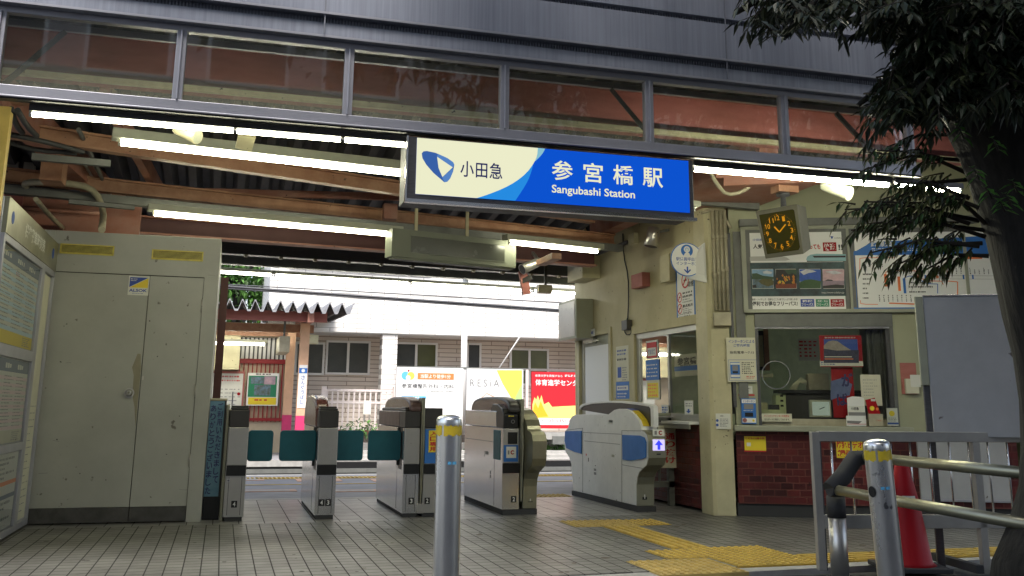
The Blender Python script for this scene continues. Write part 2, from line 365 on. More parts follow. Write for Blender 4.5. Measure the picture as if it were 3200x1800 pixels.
b.box((-12, 14.35, -.02), (16, 14.65, .002), 'tactile_pale')
for i in range(300):
    for j in range(4): x = -6+i*.06; b.grid([[(x-.017, 14.39+j*.07, z), (x+.017, 14.39+j*.07, z), (x+.017, 14.42+j*.07, z), (x-.017, 14.42+j*.07, z)] for z in (.002, .008)], 'tactile')
structure(b.build('platform_tactile_line'))
b = MB()
for i, (px, py, wx, wy) in enumerate(((610, 1503, .9, .5), (655, 1539, 1.0, .28), (930, 1505, .6, .5), (1010, 1538, .7, .28), (1170, 1505, .5, .5), (1490, 1500, .4, .3))):
    q = at(px, py, Z=0); b.box((q.x, q.y, -.003), (q.x+wx, q.y+wy, .002), 'marking_orange')
    b.box((q.x+.08, q.y+.06, .002), (q.x+wx-.08, q.y+wy-.06, .0035), 'kerb')
q = at(700, 1517, Z=0); b.box((-6, q.y, -.003), (12, q.y+.07, .0025), 'tactile_pale')
structure(b.build('platform_markings'))
sheet('track_bed', -20, 30, 15.26, 19.3, -.95, 'ballast', .2)
b = MB()
for yy in (16.5, 17.57):
    b.box((-20, yy-.035, -.80), (30, yy+.035, -.78), 'rail_steel'); b.box((-20, yy-.01, -.93), (30, yy+.01, -.80), 'rail_steel'); b.box((-20, yy-.06, -.945), (30, yy+.06, -.93), 'rail_steel')
for i in range(60): b.box((-8+i*.6, 15.9, -.99), (-8+i*.6+.2, 18.2, -.935), 'concrete')
tag(b.build('railway_track'), 'rusty rails on concrete sleepers between the two platforms', 'railway track')

def dot_tile(b, x0, y0, x1, y1, mt, nx=None, ny=None):
    b.box((x0, y0, -.02), (x1, y1, .004), mt); s = .0565
    nx = nx or max(1, round((x1-x0)/s)); ny = ny or max(1, round((y1-y0)/s))
    for i in range(nx):
        for j in range(ny):
            x = x0+(i+.5)*(x1-x0)/nx; y = y0+(j+.5)*(y1-y0)/ny
            b.grid([[(x+r*math.cos(k*math.pi/4), y+r*math.sin(k*math.pi/4), z) for k in range(8)] for r, z in ((.017, .004), (.014, .010), (.009, .012))], 'tactile_dot' if mt == 'tactile' else mt, True, True, True)
def bar_tile(b, x0, y0, x1, y1, mt, along):
    b.box((x0, y0, -.02), (x1, y1, .004), mt)
    L_ = (y1-y0) if along == 'y' else (x1-x0); W_ = (x1-x0) if along == 'y' else (y1-y0); nseg = max(1, round(L_/.3))
    for i in range(4):
        for k in range(nseg):
            a0, a1 = k*L_/nseg+.012, (k+1)*L_/nseg-.012; c = (i+.5)*W_/4
            if along == 'y': b.box((x0+c-.018, y0+a0, .004), (x0+c+.018, y0+a1, .012), 'tactile_dot')
            else: b.box((x0+a0, y0+c-.018, .004), (x0+a1, y0+c+.018, .012), 'tactile_dot')
b = MB()
dot_tile(b, 2.985, 8.24, 3.58, 8.69, 'tactile_pale'); dot_tile(b, 3.583, 8.24, 3.88, 8.66, 'tactile')
bar_tile(b, 3.225, 6.85, 3.53, 8.237, 'tactile', 'y')
dot_tile(b, 2.985, 6.41, 3.29, 6.80, 'tactile'); dot_tile(b, 3.293, 6.0, 3.93, 6.847, 'tactile')
bar_tile(b, 3.933, 6.05, 9.0, 6.38, 'tactile', 'x')
dot_tile(b, 2.66, 5.80, 2.955, 6.37, 'tactile_pale'); dot_tile(b, 2.958, 5.80, 3.255, 6.37, 'tactile_pale')
structure(b.build('tactile_paving'))
b = MB(); r_ = random.Random(9)      # trodden gum and drips on the tiles
mat('gum', (.075, .07, .065), .8); mat('drip', (.12, .095, .07), .7)
for k in range(95):
    x, y = r_.uniform(-1.4, 5.0), r_.uniform(5.98, 8.9); s_ = r_.uniform(.006, .020)*(1.8 if k % 9 == 0 else 1); n_ = 9
    b.prism([(x+math.cos(2*math.pi*j/n_)*s_*r_.uniform(.7, 1.25), y+math.sin(2*math.pi*j/n_)*s_*r_.uniform(.7, 1.25), .0006) for j in range(n_)], (0, 0, .0006), 'gum' if k % 3 else 'drip')
structure(b.build('floor_stains'))
b = MB(); dot_tile(b, 3.27, 11.02, 3.95, 11.32, 'tactile_pale'); structure(b.build('tactile_paving'))

# ------------------------------------------------------------------ front canopy: fascia, glazed band, deck, beams
canopy = thing('station_canopy', (1.7, 6, 2.7), 'long grey metal station canopy with a glazed band under its ribbed fascia', 'canopy')
XL, XR = -3.6, 8.8
b = MB()      # stepped fascia with two dark ribbed grooves
for z0, z1, y0, mt in ((3.285, 3.385, 5.925, 'alu_fascia'), (3.385, 3.43, 5.965, 'alu_groove'), (3.43, 3.715, 5.90, 'alu_fascia'), (3.715, 3.757, 5.955, 'alu_groove'), (3.757, 4.02, 5.90, 'alu_fascia')):
    b.box((XL, y0, z0), (XR, 6.11, z1), mt)
b.box((XL, 5.885, 3.43), (XR, 5.90, 3.445), 'alu_frame'); b.box((XL, 5.915, 3.285), (XR, 5.925, 3.30), 'alu_frame'); b.box((XL, 5.87, 4.02), (XR, 6.2, 4.05), 'alu_frame')
for x in (.46, -2.4, 3.3): b.box((x-.004, 5.894, 3.30), (x+.004, 5.899, 4.02), 'alu_groove')
b.build('fascia', canopy)
b = MB()
for i in range(int((XR-XL)/.02)): b.box((XL+i*.02, 5.945, 3.387), (XL+i*.02+.008, 5.965, 3.428), 'alu_fascia')
for i in range(int((XR-XL)/.02)): b.box((XL+i*.02, 5.935, 3.717), (XL+i*.02+.008, 5.955, 3.755), 'alu_fascia')
fr = b.build('groove_ribbing', canopy)
MUL = [-3.5, -2.445, -1.40, -.39, .636, 1.675, 2.725, 3.798, 4.87]
b = MB()
b.box((XL, 5.965, 2.725), (4.93, 6.035, 2.80), 'alu_frame'); b.box((XL, 5.955, 2.725), (4.93, 5.965, 2.737), 'alu_frame')
b.box((XL, 5.975, 3.245), (4.93, 6.03, 3.285), 'alu_frame')
b.box((XL, 5.965, 2.716), (4.93, 6.035, 2.7245), 'gate_black'); b.build('window_frame', canopy, .003)  # black strip added below the frame, standing for the shaded gap over the tubes
for x in MUL:
    b = MB(); b.box((x-.03, 5.97, 2.80), (x+.03, 6.03, 3.245), 'alu_frame'); b.box((x-.006, 5.955, 2.80), (x+.006, 5.97, 3.245), 'alu_frame'); b.build('mullion', canopy, .003)
for x0, x1 in zip(MUL, MUL[1:]):
    b = MB(); b.face([(x0+.03, 6.0, 2.80), (x1-.03, 6.0, 2.80), (x1-.03, 6.0, 3.245), (x0+.03, 6.0, 3.245)], 'transom_glass'); b.build('glass_pane', canopy)
b = MB(); b.box((XL, 6.22, 3.255), (4.9, 6.25, 3.297), 'alu_frame'); b.build('inner_rail', canopy)
for x in (-1.10, 2.55, 4.42, .0):
    if x == .0: continue
    b = MB(); s_ = -.28 if x < 0 else .28; b.bar((x, 6.24, 3.25), (x+s_, 6.06, 2.80), .045, .03, 'alu_dark'); b.build('brace', canopy)
# big plate beam seen through the glass
def ibeam(name, parent, p, q, z0, z1, fl, mt, tw=.02, mt2=None):
    p, q = Vector((p[0], p[1], 0)), Vector((q[0], q[1], 0)); d = (q-p).normalized(); n = Vector((d.y, -d.x, 0))   # n points to the camera side
    b = MB()
    def slab(a0, a1, zz0, zz1, m_): b.grid([[p+n*a0+Vector((0, 0, z)), q+n*a0+Vector((0, 0, z)), q+n*a1+Vector((0, 0, z)), p+n*a1+Vector((0, 0, z))] for z in (zz0, zz1)], m_)
    slab(-tw/2, tw/2, z0+.018, z1-.018, mt); slab(-fl/2, fl/2, z0, z0+.018, mt2 or mt); slab(-fl/2, fl/2, z1-.018, z1, mt2 or mt)
    return b.build(name, parent)
ibeam('plate_beam', canopy, (-3.6, 7.0), (7.2, 7.0), 3.18, 3.53, .20, 'paint_red_beam', .02, 'paint_red_beam')
b = MB(); b.box((-3.6, 6.86, 3.145), (7.2, 6.90, 3.185), 'paint_cream'); b.build('beam_edge_strip', canopy)
b = MB(); b.box((-3.6, 7.25, 3.06), (5.3, 7.33, 3.14), 'paint_orange'); b.build('purlin', canopy)
# deck
def deck(x0, x1, y0, y1, z, name, parent, mt='deck', pitch=.25, dep=.085, sl=0.0):
    b = MB(); xs = []; x = x0
    while x < x1: xs += [(x, 0), (x+pitch*.30, 0), (x+pitch*.5, dep), (x+pitch*.80, dep)]; x += pitch
    top = [Vector((a, y0, z+h)) for a, h in xs]; top2 = [Vector((a, y1, z+h+sl)) for a, h in xs]
    for k in range(len(xs)-1):
        b.face([top[k], top[k+1], top2[k+1], top2[k]], mt); b.face([top[k]+Vector((0, 0, .004)), top2[k]+Vector((0, 0, .004)), top2[k+1]+Vector((0, 0, .004)), top[k+1]+Vector((0, 0, .004))], mt)
    return b.build(name, parent)
deck(-5, 9, 6.12, 12.6, 3.84, 'roof_deck', canopy, dep=.13, sl=-.70)
b = MB(); b.box((-5, 6.115, 3.985), (9, 12.7, 4.01), 'deck'); b.box((-5, 12.55, 3.0), (9, 12.6, 3.8), 'deck'); b.box((-5.1, 6.0, 2.2), (-5.0, 12.4, 3.7), 'deck'); b.build('roof_sheet', canopy)
def onz(px, py, z): q = at(px, py, Z=z); return (q.x, q.y)
def ext(p, q, a, c):  # lengthen a plan line
    d = Vector((q[0]-p[0], q[1]-p[1])).normalized(); return (p[0]-d.x*a, p[1]-d.y*a), (q[0]+d.x*c, q[1]+d.y*c)
A0, A1 = ext(onz(184, 450, 2.98), onz(1000, 570, 2.98), 1.6, 3.2)
ibeam('slanting_beam', canopy, A0, A1, 2.97, 3.10, .10, 'paint_orange', .02)
B0, B1 = ext(onz(450, 607, 2.95), onz(1299, 696, 2.95), 2.2, 2.6)
ibeam('light_beam', canopy, B0, B1, 2.93, 3.06, .09, 'paint_orange', .02)
C0, C1 = ext(onz(691, 748, 2.72), onz(1223, 786, 2.72), 3.2, 2.6)
mat('maroon', (.075, .022, .022), .6, 0, .2, 5)
ibeam('rear_beam', canopy, C0, C1, 2.71, 2.90, .16, 'maroon', .02, 'paint_salmon')
b = MB(); p_, q_ = onz(640, 600, 3.1), onz(1330, 618, 3.1); b.bar((p_[0], p_[1], 3.1), (q_[0], q_[1], 3.1), .05, .07, 'paint_salmon'); b.build('cross_beam', canopy)
b = MB(); p_ = at(1214, 655, Z=3.0); b.box((p_.x-.05, p_.y-.03, 2.90), (p_.x+.09, p_.y+.09, 3.06), 'paint_salmon'); b.build('beam_bracket', canopy)
# big beams running back from the street on both sides
for pts, wd, ht, mt in (((( -1.67, 7.12, 3.12), (-1.25, 11.2, 3.12)), .16, .24, 'paint_salmon'), (((-.95, 7.12, 3.16), (-.75, 11.0, 3.16)), .07, .14, 'paint_salmon'), (((4.35, 7.12, 3.2), (4.35, 11.2, 3.2)), .18, .26, 'paint_salmon')):
    b = MB(); b.bar(pts[0], pts[1], wd, ht, mt); b.build('side_beam', canopy)
b = MB(); p0 = at(122, 560, Y=8.6); p1 = at(198, 500, Y=8.6); b.box((p0.x, 8.6, p0.z), (p1.x, 8.85, p1.z+.05), 'paint_orange'); b.build('post_head', canopy)
b = MB(); p0 = at(75, 745, Y=10.4); p1 = at(245, 620, Y=10.4); b.box((p0.x-1.5, 10.4, p0.z-.1), (p1.x+.6, 10.5, p1.z), 'paint_salmon'); b.box((p1.x-.9, 10.38, p0.z), (p1.x-.5, 10.40, p1.z), 'paint_red_beam'); b.build('rear_panel', canopy)
b = MB(); p0 = at(0, 560, Y=10.6); p1 = at(120, 515, Y=10.6)
for i in range(9): b.box((p0.x-.6+i*.16, 10.6, p0.z-.03), (p0.x-.6+i*.16+.11, 10.64, p1.z+.02), 'cabinet')
b.box((p0.x-.8, 10.66, p0.z-.2), (p1.x+.3, 10.7, p1.z+.2), 'deck'); b.build('side_cladding', canopy)
b = MB(); p0 = at(10, 520, Y=6.7); b.box((p0.x-.06, 6.66, 2.0), (p0.x+.012, 6.74, 2.86), 'paint_yellow'); b.build('corner_post', canopy)

# pipes and raceway under the roof: each run a thing
def pipe(name, pts, r, mt, label, cat='pipe', group=None, n=8, smooth=1):
    P_ = [Vector(p) for p in pts]
    for _ in range(smooth):
        out = [P_[0]]
        for a, c in zip(P_, P_[1:]): out += [a*.75+c*.25, a*.25+c*.75]
        P_ = out+[P_[-1]]
    b = MB(); b.tube(P_, r, mt, n); return tag(b.build(name), label, cat, group)
RW0, RW1 = ext(onz(0, 590, 2.86), onz(1850, 768, 2.86), 1.5, .4)
b = MB(); b.bar((*RW0, 2.86), (*RW1, 2.86), .10, .075, 'conduit_grey'); tag(b.build('cable_raceway'), 'long grey cable raceway hung under the salmon roof beam above the gates', 'raceway')
q = at(2356, 645, Y=8.5); q2 = at(2159, 617, Y=8.7)
b = MB(); b.bar(q2-Vector((.5, -.05, 0)), q+Vector((.05, 0, 0)), .08, .075, 'conduit_grey'); tag(b.build('cable_raceway'), 'short grey raceway under the red ceiling left of the clock', 'raceway')
pipe('conduit_pipe', [at(100, 590, Z=2.9), at(70, 575, Z=2.9), at(110, 567, Z=2.9), at(250, 575, Z=2.9), at(300, 600, Z=2.88), at(325, 660, Z=2.75), at(318, 718, Z=2.45)], .03, 'conduit_beige', 'thick bent beige pipe entering the top of the grey cabinet')
pipe('conduit_pipe', [at(245, 405, Z=3.05), at(285, 480, Z=3.05), at(345, 620, Z=3.05)], .018, 'conduit_grey', 'grey pipe dropping past the end of the left roof beam')
pipe('conduit_pipe', [at(285, 500, Z=3.1), at(355, 625, Z=3.1), at(406, 722, Z=3.1)], .013, 'steel_dull', 'thin pale pipe of a pair above the cabinet, the right one', group=None)
pipe('conduit_pipe', [at(262, 510, Z=3.1), at(330, 625, Z=3.1), at(384, 722, Z=3.1)], .013, 'steel_dull', 'thin pale pipe of a pair above the cabinet, the left one')
pipe('conduit_pipe', [at(112, 622, Z=2.7), at(150, 668, Z=2.7), at(195, 712, Z=2.7)], .022, 'conduit_beige', 'pale jointed pipe slanting behind the timetable case')
pipe('conduit_pipe', [at(70, 650, Y=10.2), at(310, 665, Y=10.2)], .022, 'paint_salmon', 'salmon painted pipe running level behind the bent beige pipe')
for k, (c, lab) in enumerate((([(-40, 410), (60, 425), (150, 445), (260, 475)], 'upper black cable sagging at the left end of the roof'), ([(-40, 420), (60, 455), (120, 470), (240, 478)], 'lower black cable sagging at the left end of the roof'), ([(35, 340), (50, 390), (70, 415)], 'short black cable hanging beside the yellow corner post'), ([(55, 345), (85, 395), (115, 425)], 'black cable looping right of the yellow corner post'))):
    pipe('cable', [at(x, y, Z=2.85) for x, y in c], .02, 'cable', lab, 'cable')
b = MB(); p0, p1 = at(100, 490, Z=2.8), at(345, 512, Z=2.8); b.bar(p0, p1, .05, .05, 'conduit_grey'); tag(b.build('steel_channel'), 'short dark steel channel hung crosswise left of the second lamp', 'steel channel')
b = MB(); p0, p1 = at(215, 630, Z=2.7), at(420, 650, Z=2.7); b.bar(p0, p1, .05, .035, 'conduit_grey'); tag(b.build('steel_channel'), 'short dark steel channel below the raceway over the cabinet', 'steel channel')

# ------------------------------------------------------------------ fluorescent lamps
def lamp(label, p, q, z, group, r=.016, tubes=1, house=.055, hh=.05, drop=.045, tm='tube_light', over=.05, hm='lamp_house'):
    p = Vector(p); q = Vector(q); d = (q-p).normalized(); t = thing('fluorescent_lamp', (p+q)/2+Vector((0, 0, .1)), label, 'lamp', group)
    b = MB(); u = Vector((0, 0, drop)); b.bar(p-d*over+u, q+d*over+u, house, hh, hm); b.build('housing', t, .004)
    for k in range(tubes):
        a = p+(q-p)*(k/tubes)+d*.012; c = p+(q-p)*((k+1)/tubes)-d*.012
        b = MB(); b.tube([a, c], r, tm, 12); b.build('tube', t)
        for e, s_ in ((a, -1), (c, 1)):
            b = MB(); b.tube([e, e+d*s_*.012], r*1.05, 'steel', 10); b.bar(e+d*s_*.012-Vector((0, 0, r)), e+d*s_*.012+u, .012, .025, 'lamp_house')
            b.build('lampholder', t)
    return t
FG = 'lamps under the glazed band'; IG = 'lamps under the concourse roof'
for a, c, lab in (((94, 362), (735, 408), 'bare fluorescent lamp under the glazed band, the long leftmost one'), ((735, 409), (1069, 437), 'bare fluorescent lamp under the glazed band, middle one left of the station sign'), ((1072, 438), (1268, 456), 'short bare fluorescent lamp touching the left end of the station sign'),
                  ((2164, 532), (2778, 580), 'bare fluorescent lamp under the glazed band right of the station sign'), ((2790, 582), (3000, 598), 'bare fluorescent lamp half hidden by leaves beside the trunk')):
    p, q = at(*a, Y=6.09), at(*c, Y=6.09); p.z = q.z = 2.668
    b_ = MB(); b_.box((p.x-.004, 6.052, 2.679), (q.x+.004, 6.056, 2.7155), 'alu_dark'); lp_ = b_  # thin dark plate added to keep tube light off the frame's underside
    t_ = lamp(lab, p, q, 0, FG, .0165 if a[0] < 2000 else .019, 1, .075, .03, .04, 'tube_light' if a[0] < 2000 else 'tube_light_street', .005, 'alu_dark'); lp_.build('light_shield', t_)  # housing coloured dark for its shaded side, widened to shade the beams above
p, q = at(372, 447, Z=2.78), at(1290, 548, Z=2.78); lamp('long fluorescent lamp with a deep cream housing behind the left edge of the station sign', p, q, 0, IG, .018, 1, .13, .07, .06)
p, q = at(478, 668, Z=2.70), at(1240, 735, Z=2.70); lamp('long fluorescent lamp under the raceway above the cabinet doors', p, q, 0, IG, .019, 1, .12, .06, .055)
p, q = at(1590, 758, Z=2.70), at(1868, 787, Z=2.70); lamp('short fluorescent lamp right of the blank information display', p, q, 0, IG, .019, 1, .12, .06, .055)
p = at(2168, 655, Y=7.9); q = p+Vector((-.02, .30, 0)); lamp('fluorescent lamp seen end-on behind the right end of the station sign', p, q, 0, IG, .019, 1, .10, .05, .05)

# ------------------------------------------------------------------ station sign
sgn = thing('station_sign', (2.04, 6.0, 2.27), 'backlit blue and cream station name sign under the glazed band', 'sign')
SX0, SX1, SZ0, SZ1 = 1.035, 3.045, 2.285, 2.70
b = MB(); b.box((SX0, 5.975, SZ0), (SX1, 6.26, SZ1), 'alu_dark'); b.build('case', sgn, .006)
b = MB(); b.box((SX0-.012, 5.965, SZ0-.005), (SX0, 6.0, SZ1), 'steel'); b.box((SX0-.012, 5.955, SZ0-.022), (SX1+.01, 6.0, SZ0), 'steel'); b.build('rim', sgn)
S = Panel((SX0, 5.975, SZ0), (1, 0, 0), None)
SW, SH = SX1-SX0, SZ1-SZ0
fx0, fx1, fz0, fz1 = .055, SW-.035, .035, SH-.01
def su(x, y):   # picture on the sign face: x 0..1, y 0..1 from the bottom
    return (fx0+x*(fx1-fx0), fz0+y*(fz1-fz0))
b = MB(); S.box(b, su(0, 0), su(1, 1), .0, .003, 'sign_blue')
# cream field bounded by a sweeping curve, with a paler blue band beside it
cur = [(.425, 1.0), (.423, .86), (.412, .72), (.385, .52), (.345, .34), (.30, .2), (.25, .08), (.21, 0)]
cur2 = [(.452, 1.0), (.44, .88), (.41, .72), (.402, .55), (.39, .38), (.37, .2), (.345, 0)]
def curve_pts(c):
    out = [c[0]]
    for a, d in zip(c, c[1:]): out += [(a[0]*.75+d[0]*.25, a[1]*.75+d[1]*.25), (a[0]*.25+d[0]*.75, a[1]*.25+d[1]*.75)]
    return out+[c[-1]]
cc, c2 = curve_pts(cur), curve_pts(cur2)
S.polyuv(b, [su(*q) for q in ([(0, 1)]+cc+[(0, 0)])][::-1], .0045, 'sign_cream')
low = [q for q in cc if q[1] < .70]; low2 = [q for q in c2 if q[1] < .70]
S.polyuv(b, [su(*q) for q in low+low2[::-1]][::-1], .0046, 'sign_cyan')
hi = [q for q in cc if q[1] > .70]; hi2 = [q for q in c2 if q[1] > .70]
S.polyuv(b, [su(*q) for q in hi+hi2[::-1]][::-1], .0047, 'sign_pale')
b.build('lit_face', sgn)
def spx(px, py):      # photo pixel of the sign's own enlargement -> face
    u, v = S.uv(1240+px/2.7404, 420+py/2.7404); return (u, v)
b = MB()
outer = [(212, 165), (225, 148), (255, 144), (330, 160), (430, 205), (480, 240), (491, 262), (480, 320), (455, 380), (430, 408), (405, 412), (380, 390), (310, 330), (250, 260), (218, 205)]
tri = [(343, 195), (476, 285), (388, 368), (355, 290)]
S.polyuv(b, [spx(*q) for q in outer][::-1], .0062, 'sign_mark')
S.polyuv(b, [spx(*q) for q in tri][::-1], .0090, 'sign_cream')
S.polyuv(b, [spx(*q) for q in [(343, 195), (348, 168), (430, 205), (480, 240), (491, 262), (476, 285)]][::-1], .0076, 'sign_mark_light')
S.polyuv(b, [spx(*q) for q in [(476, 290), (480, 320), (455, 380), (430, 408), (405, 412), (388, 372)]][::-1], .0076, 'sign_mark_light')
b.build('emblem', sgn)
b = MB()
S.text(b, '小田急', spx(541, 362), spx(903, 252), .0062, 'sign_navy', bold=.012, spacing=1.1)
for ch, x0, y0, x1, y1 in (('参', 1325, 222, 1505, 400), ('宮', 1595, 240, 1762, 422), ('橋', 1848, 258, 2025, 440), ('駅', 2100, 285, 2278, 460)):
    u0, v1 = spx(x0, (y0)); u1, v0 = spx(x1, y1); mid = (spx((x0+x1)/2, y0)[1]+spx((x0+x1)/2, y1)[1])/2
    S.text(b, ch, (u0, mid-.068), (u1, mid+.068), .0062, 'sign_cream', bold=.014)
u0, v0 = spx(1325, 495); u1, v1 = spx(2036, 505); va = (spx(1680, 465)[1]); vb = spx(1680, 540)[1]
S.text(b, 'Sangubashi Station', (u0, vb-.004), (u1, va+.006), .0062, 'sign_cream', bold=.016)
b.build('lettering', sgn)
b = MB()
for x in (1.2, 2.04, 2.9): b.bar((x, 6.1, SZ1), (x, 6.1, 2.86), .03, .03, 'alu_dark')
b.build('hanger', sgn)

# ------------------------------------------------------------------ blank information display hung from the roof
d0, d1 = at(1223, 806, Z=2.44), at(1612, 843, Z=2.44)
dd = (d1-d0); dd.z = 0; L_ = dd.length; D = Panel((d0.x, d0.y, 2.44), dd)
disp = thing('information_display', D.P(L_/2, 0), 'pale green hanging information display with a blank dark screen', 'display board')
b = MB(); mat('display_case', (.17, .185, .14), .5, 0, .12, 5); mat('display_screen', (.055, .06, .045), .25, 0, .2, 3); D.box(b, (0, .02), (L_, .305), -.16, 0, 'display_case'); D.box(b, (.03, 0), (L_-.03, .02), -.13, -.02, 'display_case')
for k in range(5): D.box(b, (.15+k*.24, -.002), (.27+k*.24, .0), -.1, -.05, 'black')
o = b.build('case', disp, .006)
b = MB(); D.rect(b, (1287, 727), (1570, 812), .001, 'gate_dark', .002); a_ = D.uv(1287, 727); c_ = D.uv(1570, 812)
sh = [(.215, .07), (1.20, .25)]
b = MB(); D.box(b, (.21, .075), (L_-.145, .245), .001, .003, 'display_screen'); b.build('screen', disp)
b = MB(); D.box(b, (.20, .068), (L_-.135, .075), .001, .008, 'display_case'); D.box(b, (.20, .245), (L_-.135, .252), .001, .008, 'display_case'); b.build('screen_rim', disp)
for u in (.30, .90):
    b = MB(); q = D.P(u, .3, -.08); b.bar(q, q+Vector((0, 0, .75)), .03, .03, 'paint_cream'); b.build('hanger', disp)

# ------------------------------------------------------------------ grey cabinet with double doors
cab = thing('utility_cabinet', (-.8, 9.7, 0), 'large grey steel cabinet with double doors, two yellow vents and a dark kick plate', 'cabinet')
CY = 9.30
b = MB()
b.box((-2.6, CY, 0), (-1.52, 11.0, 2.50), 'cabinet'); b.box((-1.52, CY, 2.155), (-.107, 11.0, 2.50), 'cabinet'); b.box((-.215, CY, 0), (-.107, 11.0, 2.155), 'cabinet')
b.box((-1.52, CY+.10, 0), (-.215, 11.0, 2.155), 'gate_dark')
b.build('carcass', cab, .004)
b = MB()
b.box((-1.52, CY-.008, 2.135), (-.205, CY, 2.165), 'cabinet'); b.box((-.232, CY-.008, 0), (-.205, CY, 2.135), 'cabinet'); b.build('door_frame', cab)
for x0, x1, knob in ((-1.515, -.7045, True), (-.6985, -.236, False)):
    b = MB(); b.box((x0, CY-.003, .135), (x1, CY+.03, 2.128), 'cabinet'); dr = b.build('door', cab, .002)
    b = MB(); b.box((x0, CY-.005, .012), (x1, CY+.03, .133), 'kick'); b.build('kick_plate', dr)
    if knob:
        kx, kz = -.787, 1.093; b = MB(); b.tube([(kx, CY-.003, kz), (kx, CY-.009, kz)], .043, 'steel_dull', 24); b.tube([(kx, CY-.009, kz), (kx, CY-.012, kz)], .030, 'steel_olive', 24); b.tube([(kx, CY-.009, kz), (kx, CY-.03, kz), (kx, CY-.05, kz), (kx, CY-.056, kz)], [.014, .014, .026, .016], 'steel_dull', 20); b.tube([(kx, CY-.056, kz), (kx, CY-.058, kz)], .01, 'steel_olive', 10); b.build('knob', dr)
        b = MB(); pts = [(0, .22), (.02, .15), (.022, .05), (.03, -.05), (.05, -.12), (.072, -.30), (.074, .22), (.06, .34), (.035, .34)]
        b.prism([(kx+.005+a, CY-.0034, kz+c*1.0) for a, c in pts], (0, -.0003, 0), 'cabinet_stain'); b.build('grime', dr)
    else:
        for z in (1.88, 1.12, .52): b = MB(); b.tube([(-.237, CY-.010, z-.055), (-.237, CY-.010, z+.055)], .006, 'steel_dull', 8); b.build('hinge', dr)
        b = MB(); b.box((-.693, CY-.008, 1.205), (-.678, CY-.003, 1.24), 'steel_dull'); b.build('lock', dr)
for a, c in (((190, 758), (355, 803)), ((476, 778), (634, 819))):
    p0, p1 = at(*a, Y=CY), at(*c, Y=CY); x0, x1 = p0.x, p1.x; zc = (at((a[0]+c[0])/2, (a[1]+c[1])/2, Y=CY)).z; z0, z1 = zc-.045, zc+.045
    b = MB(); b.box((x0, CY-.012, z0), (x1, CY, z0+.012), 'vent_yellow'); b.box((x0, CY-.012, z1-.012), (x1, CY, z1), 'vent_yellow'); b.box((x0, CY-.012, z0), (x0+.012, CY, z1), 'vent_yellow'); b.box((x1-.012, CY-.012, z0), (x1, CY, z1), 'vent_yellow')
    b.box((x0+.012, CY-.002, z0+.012), (x1-.012, CY-.001, z1-.012), 'black')
    for k in range(6): z = z0+.017+k*.0105; b.bar((x0+.012, CY-.006, z), (x1-.012, CY-.006, z), .009, .0045, 'vent_yellow')
    b.build('vent', cab)
CB = Panel((0, CY-.003, 0), (1, 0, 0))
st = MB(); CB.rect(st, (404, 861), (463, 924), .0015, 'paper', .001); so = st.build('security_sticker')
tag(so, 'small blue and yellow security sticker high on the left cabinet door', 'sticker')
u0, v1 = CB.uv(404, 863); u1, v0 = CB.uv(463, 922)
b = MB(); w_ = u1-u0; h_ = v1-v0
CB.polyuv(b, [(u0+.05*w_, v0+.40*h_), (u0+.95*w_, v0+.95*h_), (u0+.05*w_, v0+.95*h_)], .0030, 'blue_deep', .0006); CB.polyuv(b, [(u0+.05*w_, v0+.38*h_), (u0+.95*w_, v0+.38*h_), (u0+.95*w_, v0+.93*h_)], .0030, 'yellow', .0006)
CB.text(b, 'ALSOK', (u0+.05*w_, v0+.15*h_), (u0+.93*w_, v0+.31*h_), .0032, 'blue_deep', bold=.03); CB.dashes(b, (u0+.22*w_, v0+.04*h_), (u0+.75*w_, v0+.10*h_), 1, .0032, 'ink_blue', cell=.01)
CB.dashes(b, (u0+.1*w_, v0+.72*h_), (u0+.45*w_, v0+.90*h_), 2, .0045, 'paper', cell=.012); b.build('lettering', so)
b = MB(); r_ = random.Random(5)
for x, y, s_ in ((208, 1013, 2.5), (190, 1131, 3), (492, 1114, 2.2), (572, 1117, 2.2), (467, 1003, 3), (200, 1019, 2), (178, 1374, 3), (575, 770, 1.5), (330, 1500, 2), (520, 1420, 2), (250, 1480, 2), (560, 1300, 2)):
    q = at(x, y, Y=CY-.004); n_ = 7; b.prism([(q.x+math.cos(2*math.pi*k/n_)*.0026*s_*r_.uniform(.4, 1.6), CY-.0034, q.z+math.sin(2*math.pi*k/n_)*.0022*s_*r_.uniform(.4, 1.3)) for k in range(n_)], (0, -.0004, 0), 'gate_dark')
for x0, y0, x1, y1 in ((165, 1376, 185, 1380), (205, 1134, 222, 1133), (560, 1530, 600, 1532), (120, 1480, 150, 1478)):
    p_, q_ = at(x0, y0, Y=CY-.004), at(x1, y1, Y=CY-.004); b.bar((p_.x, CY-.0036, p_.z), (q_.x, CY-.0036, q_.z), .0006, .003, 'ink_grey')
b.build('scuffs', cab)

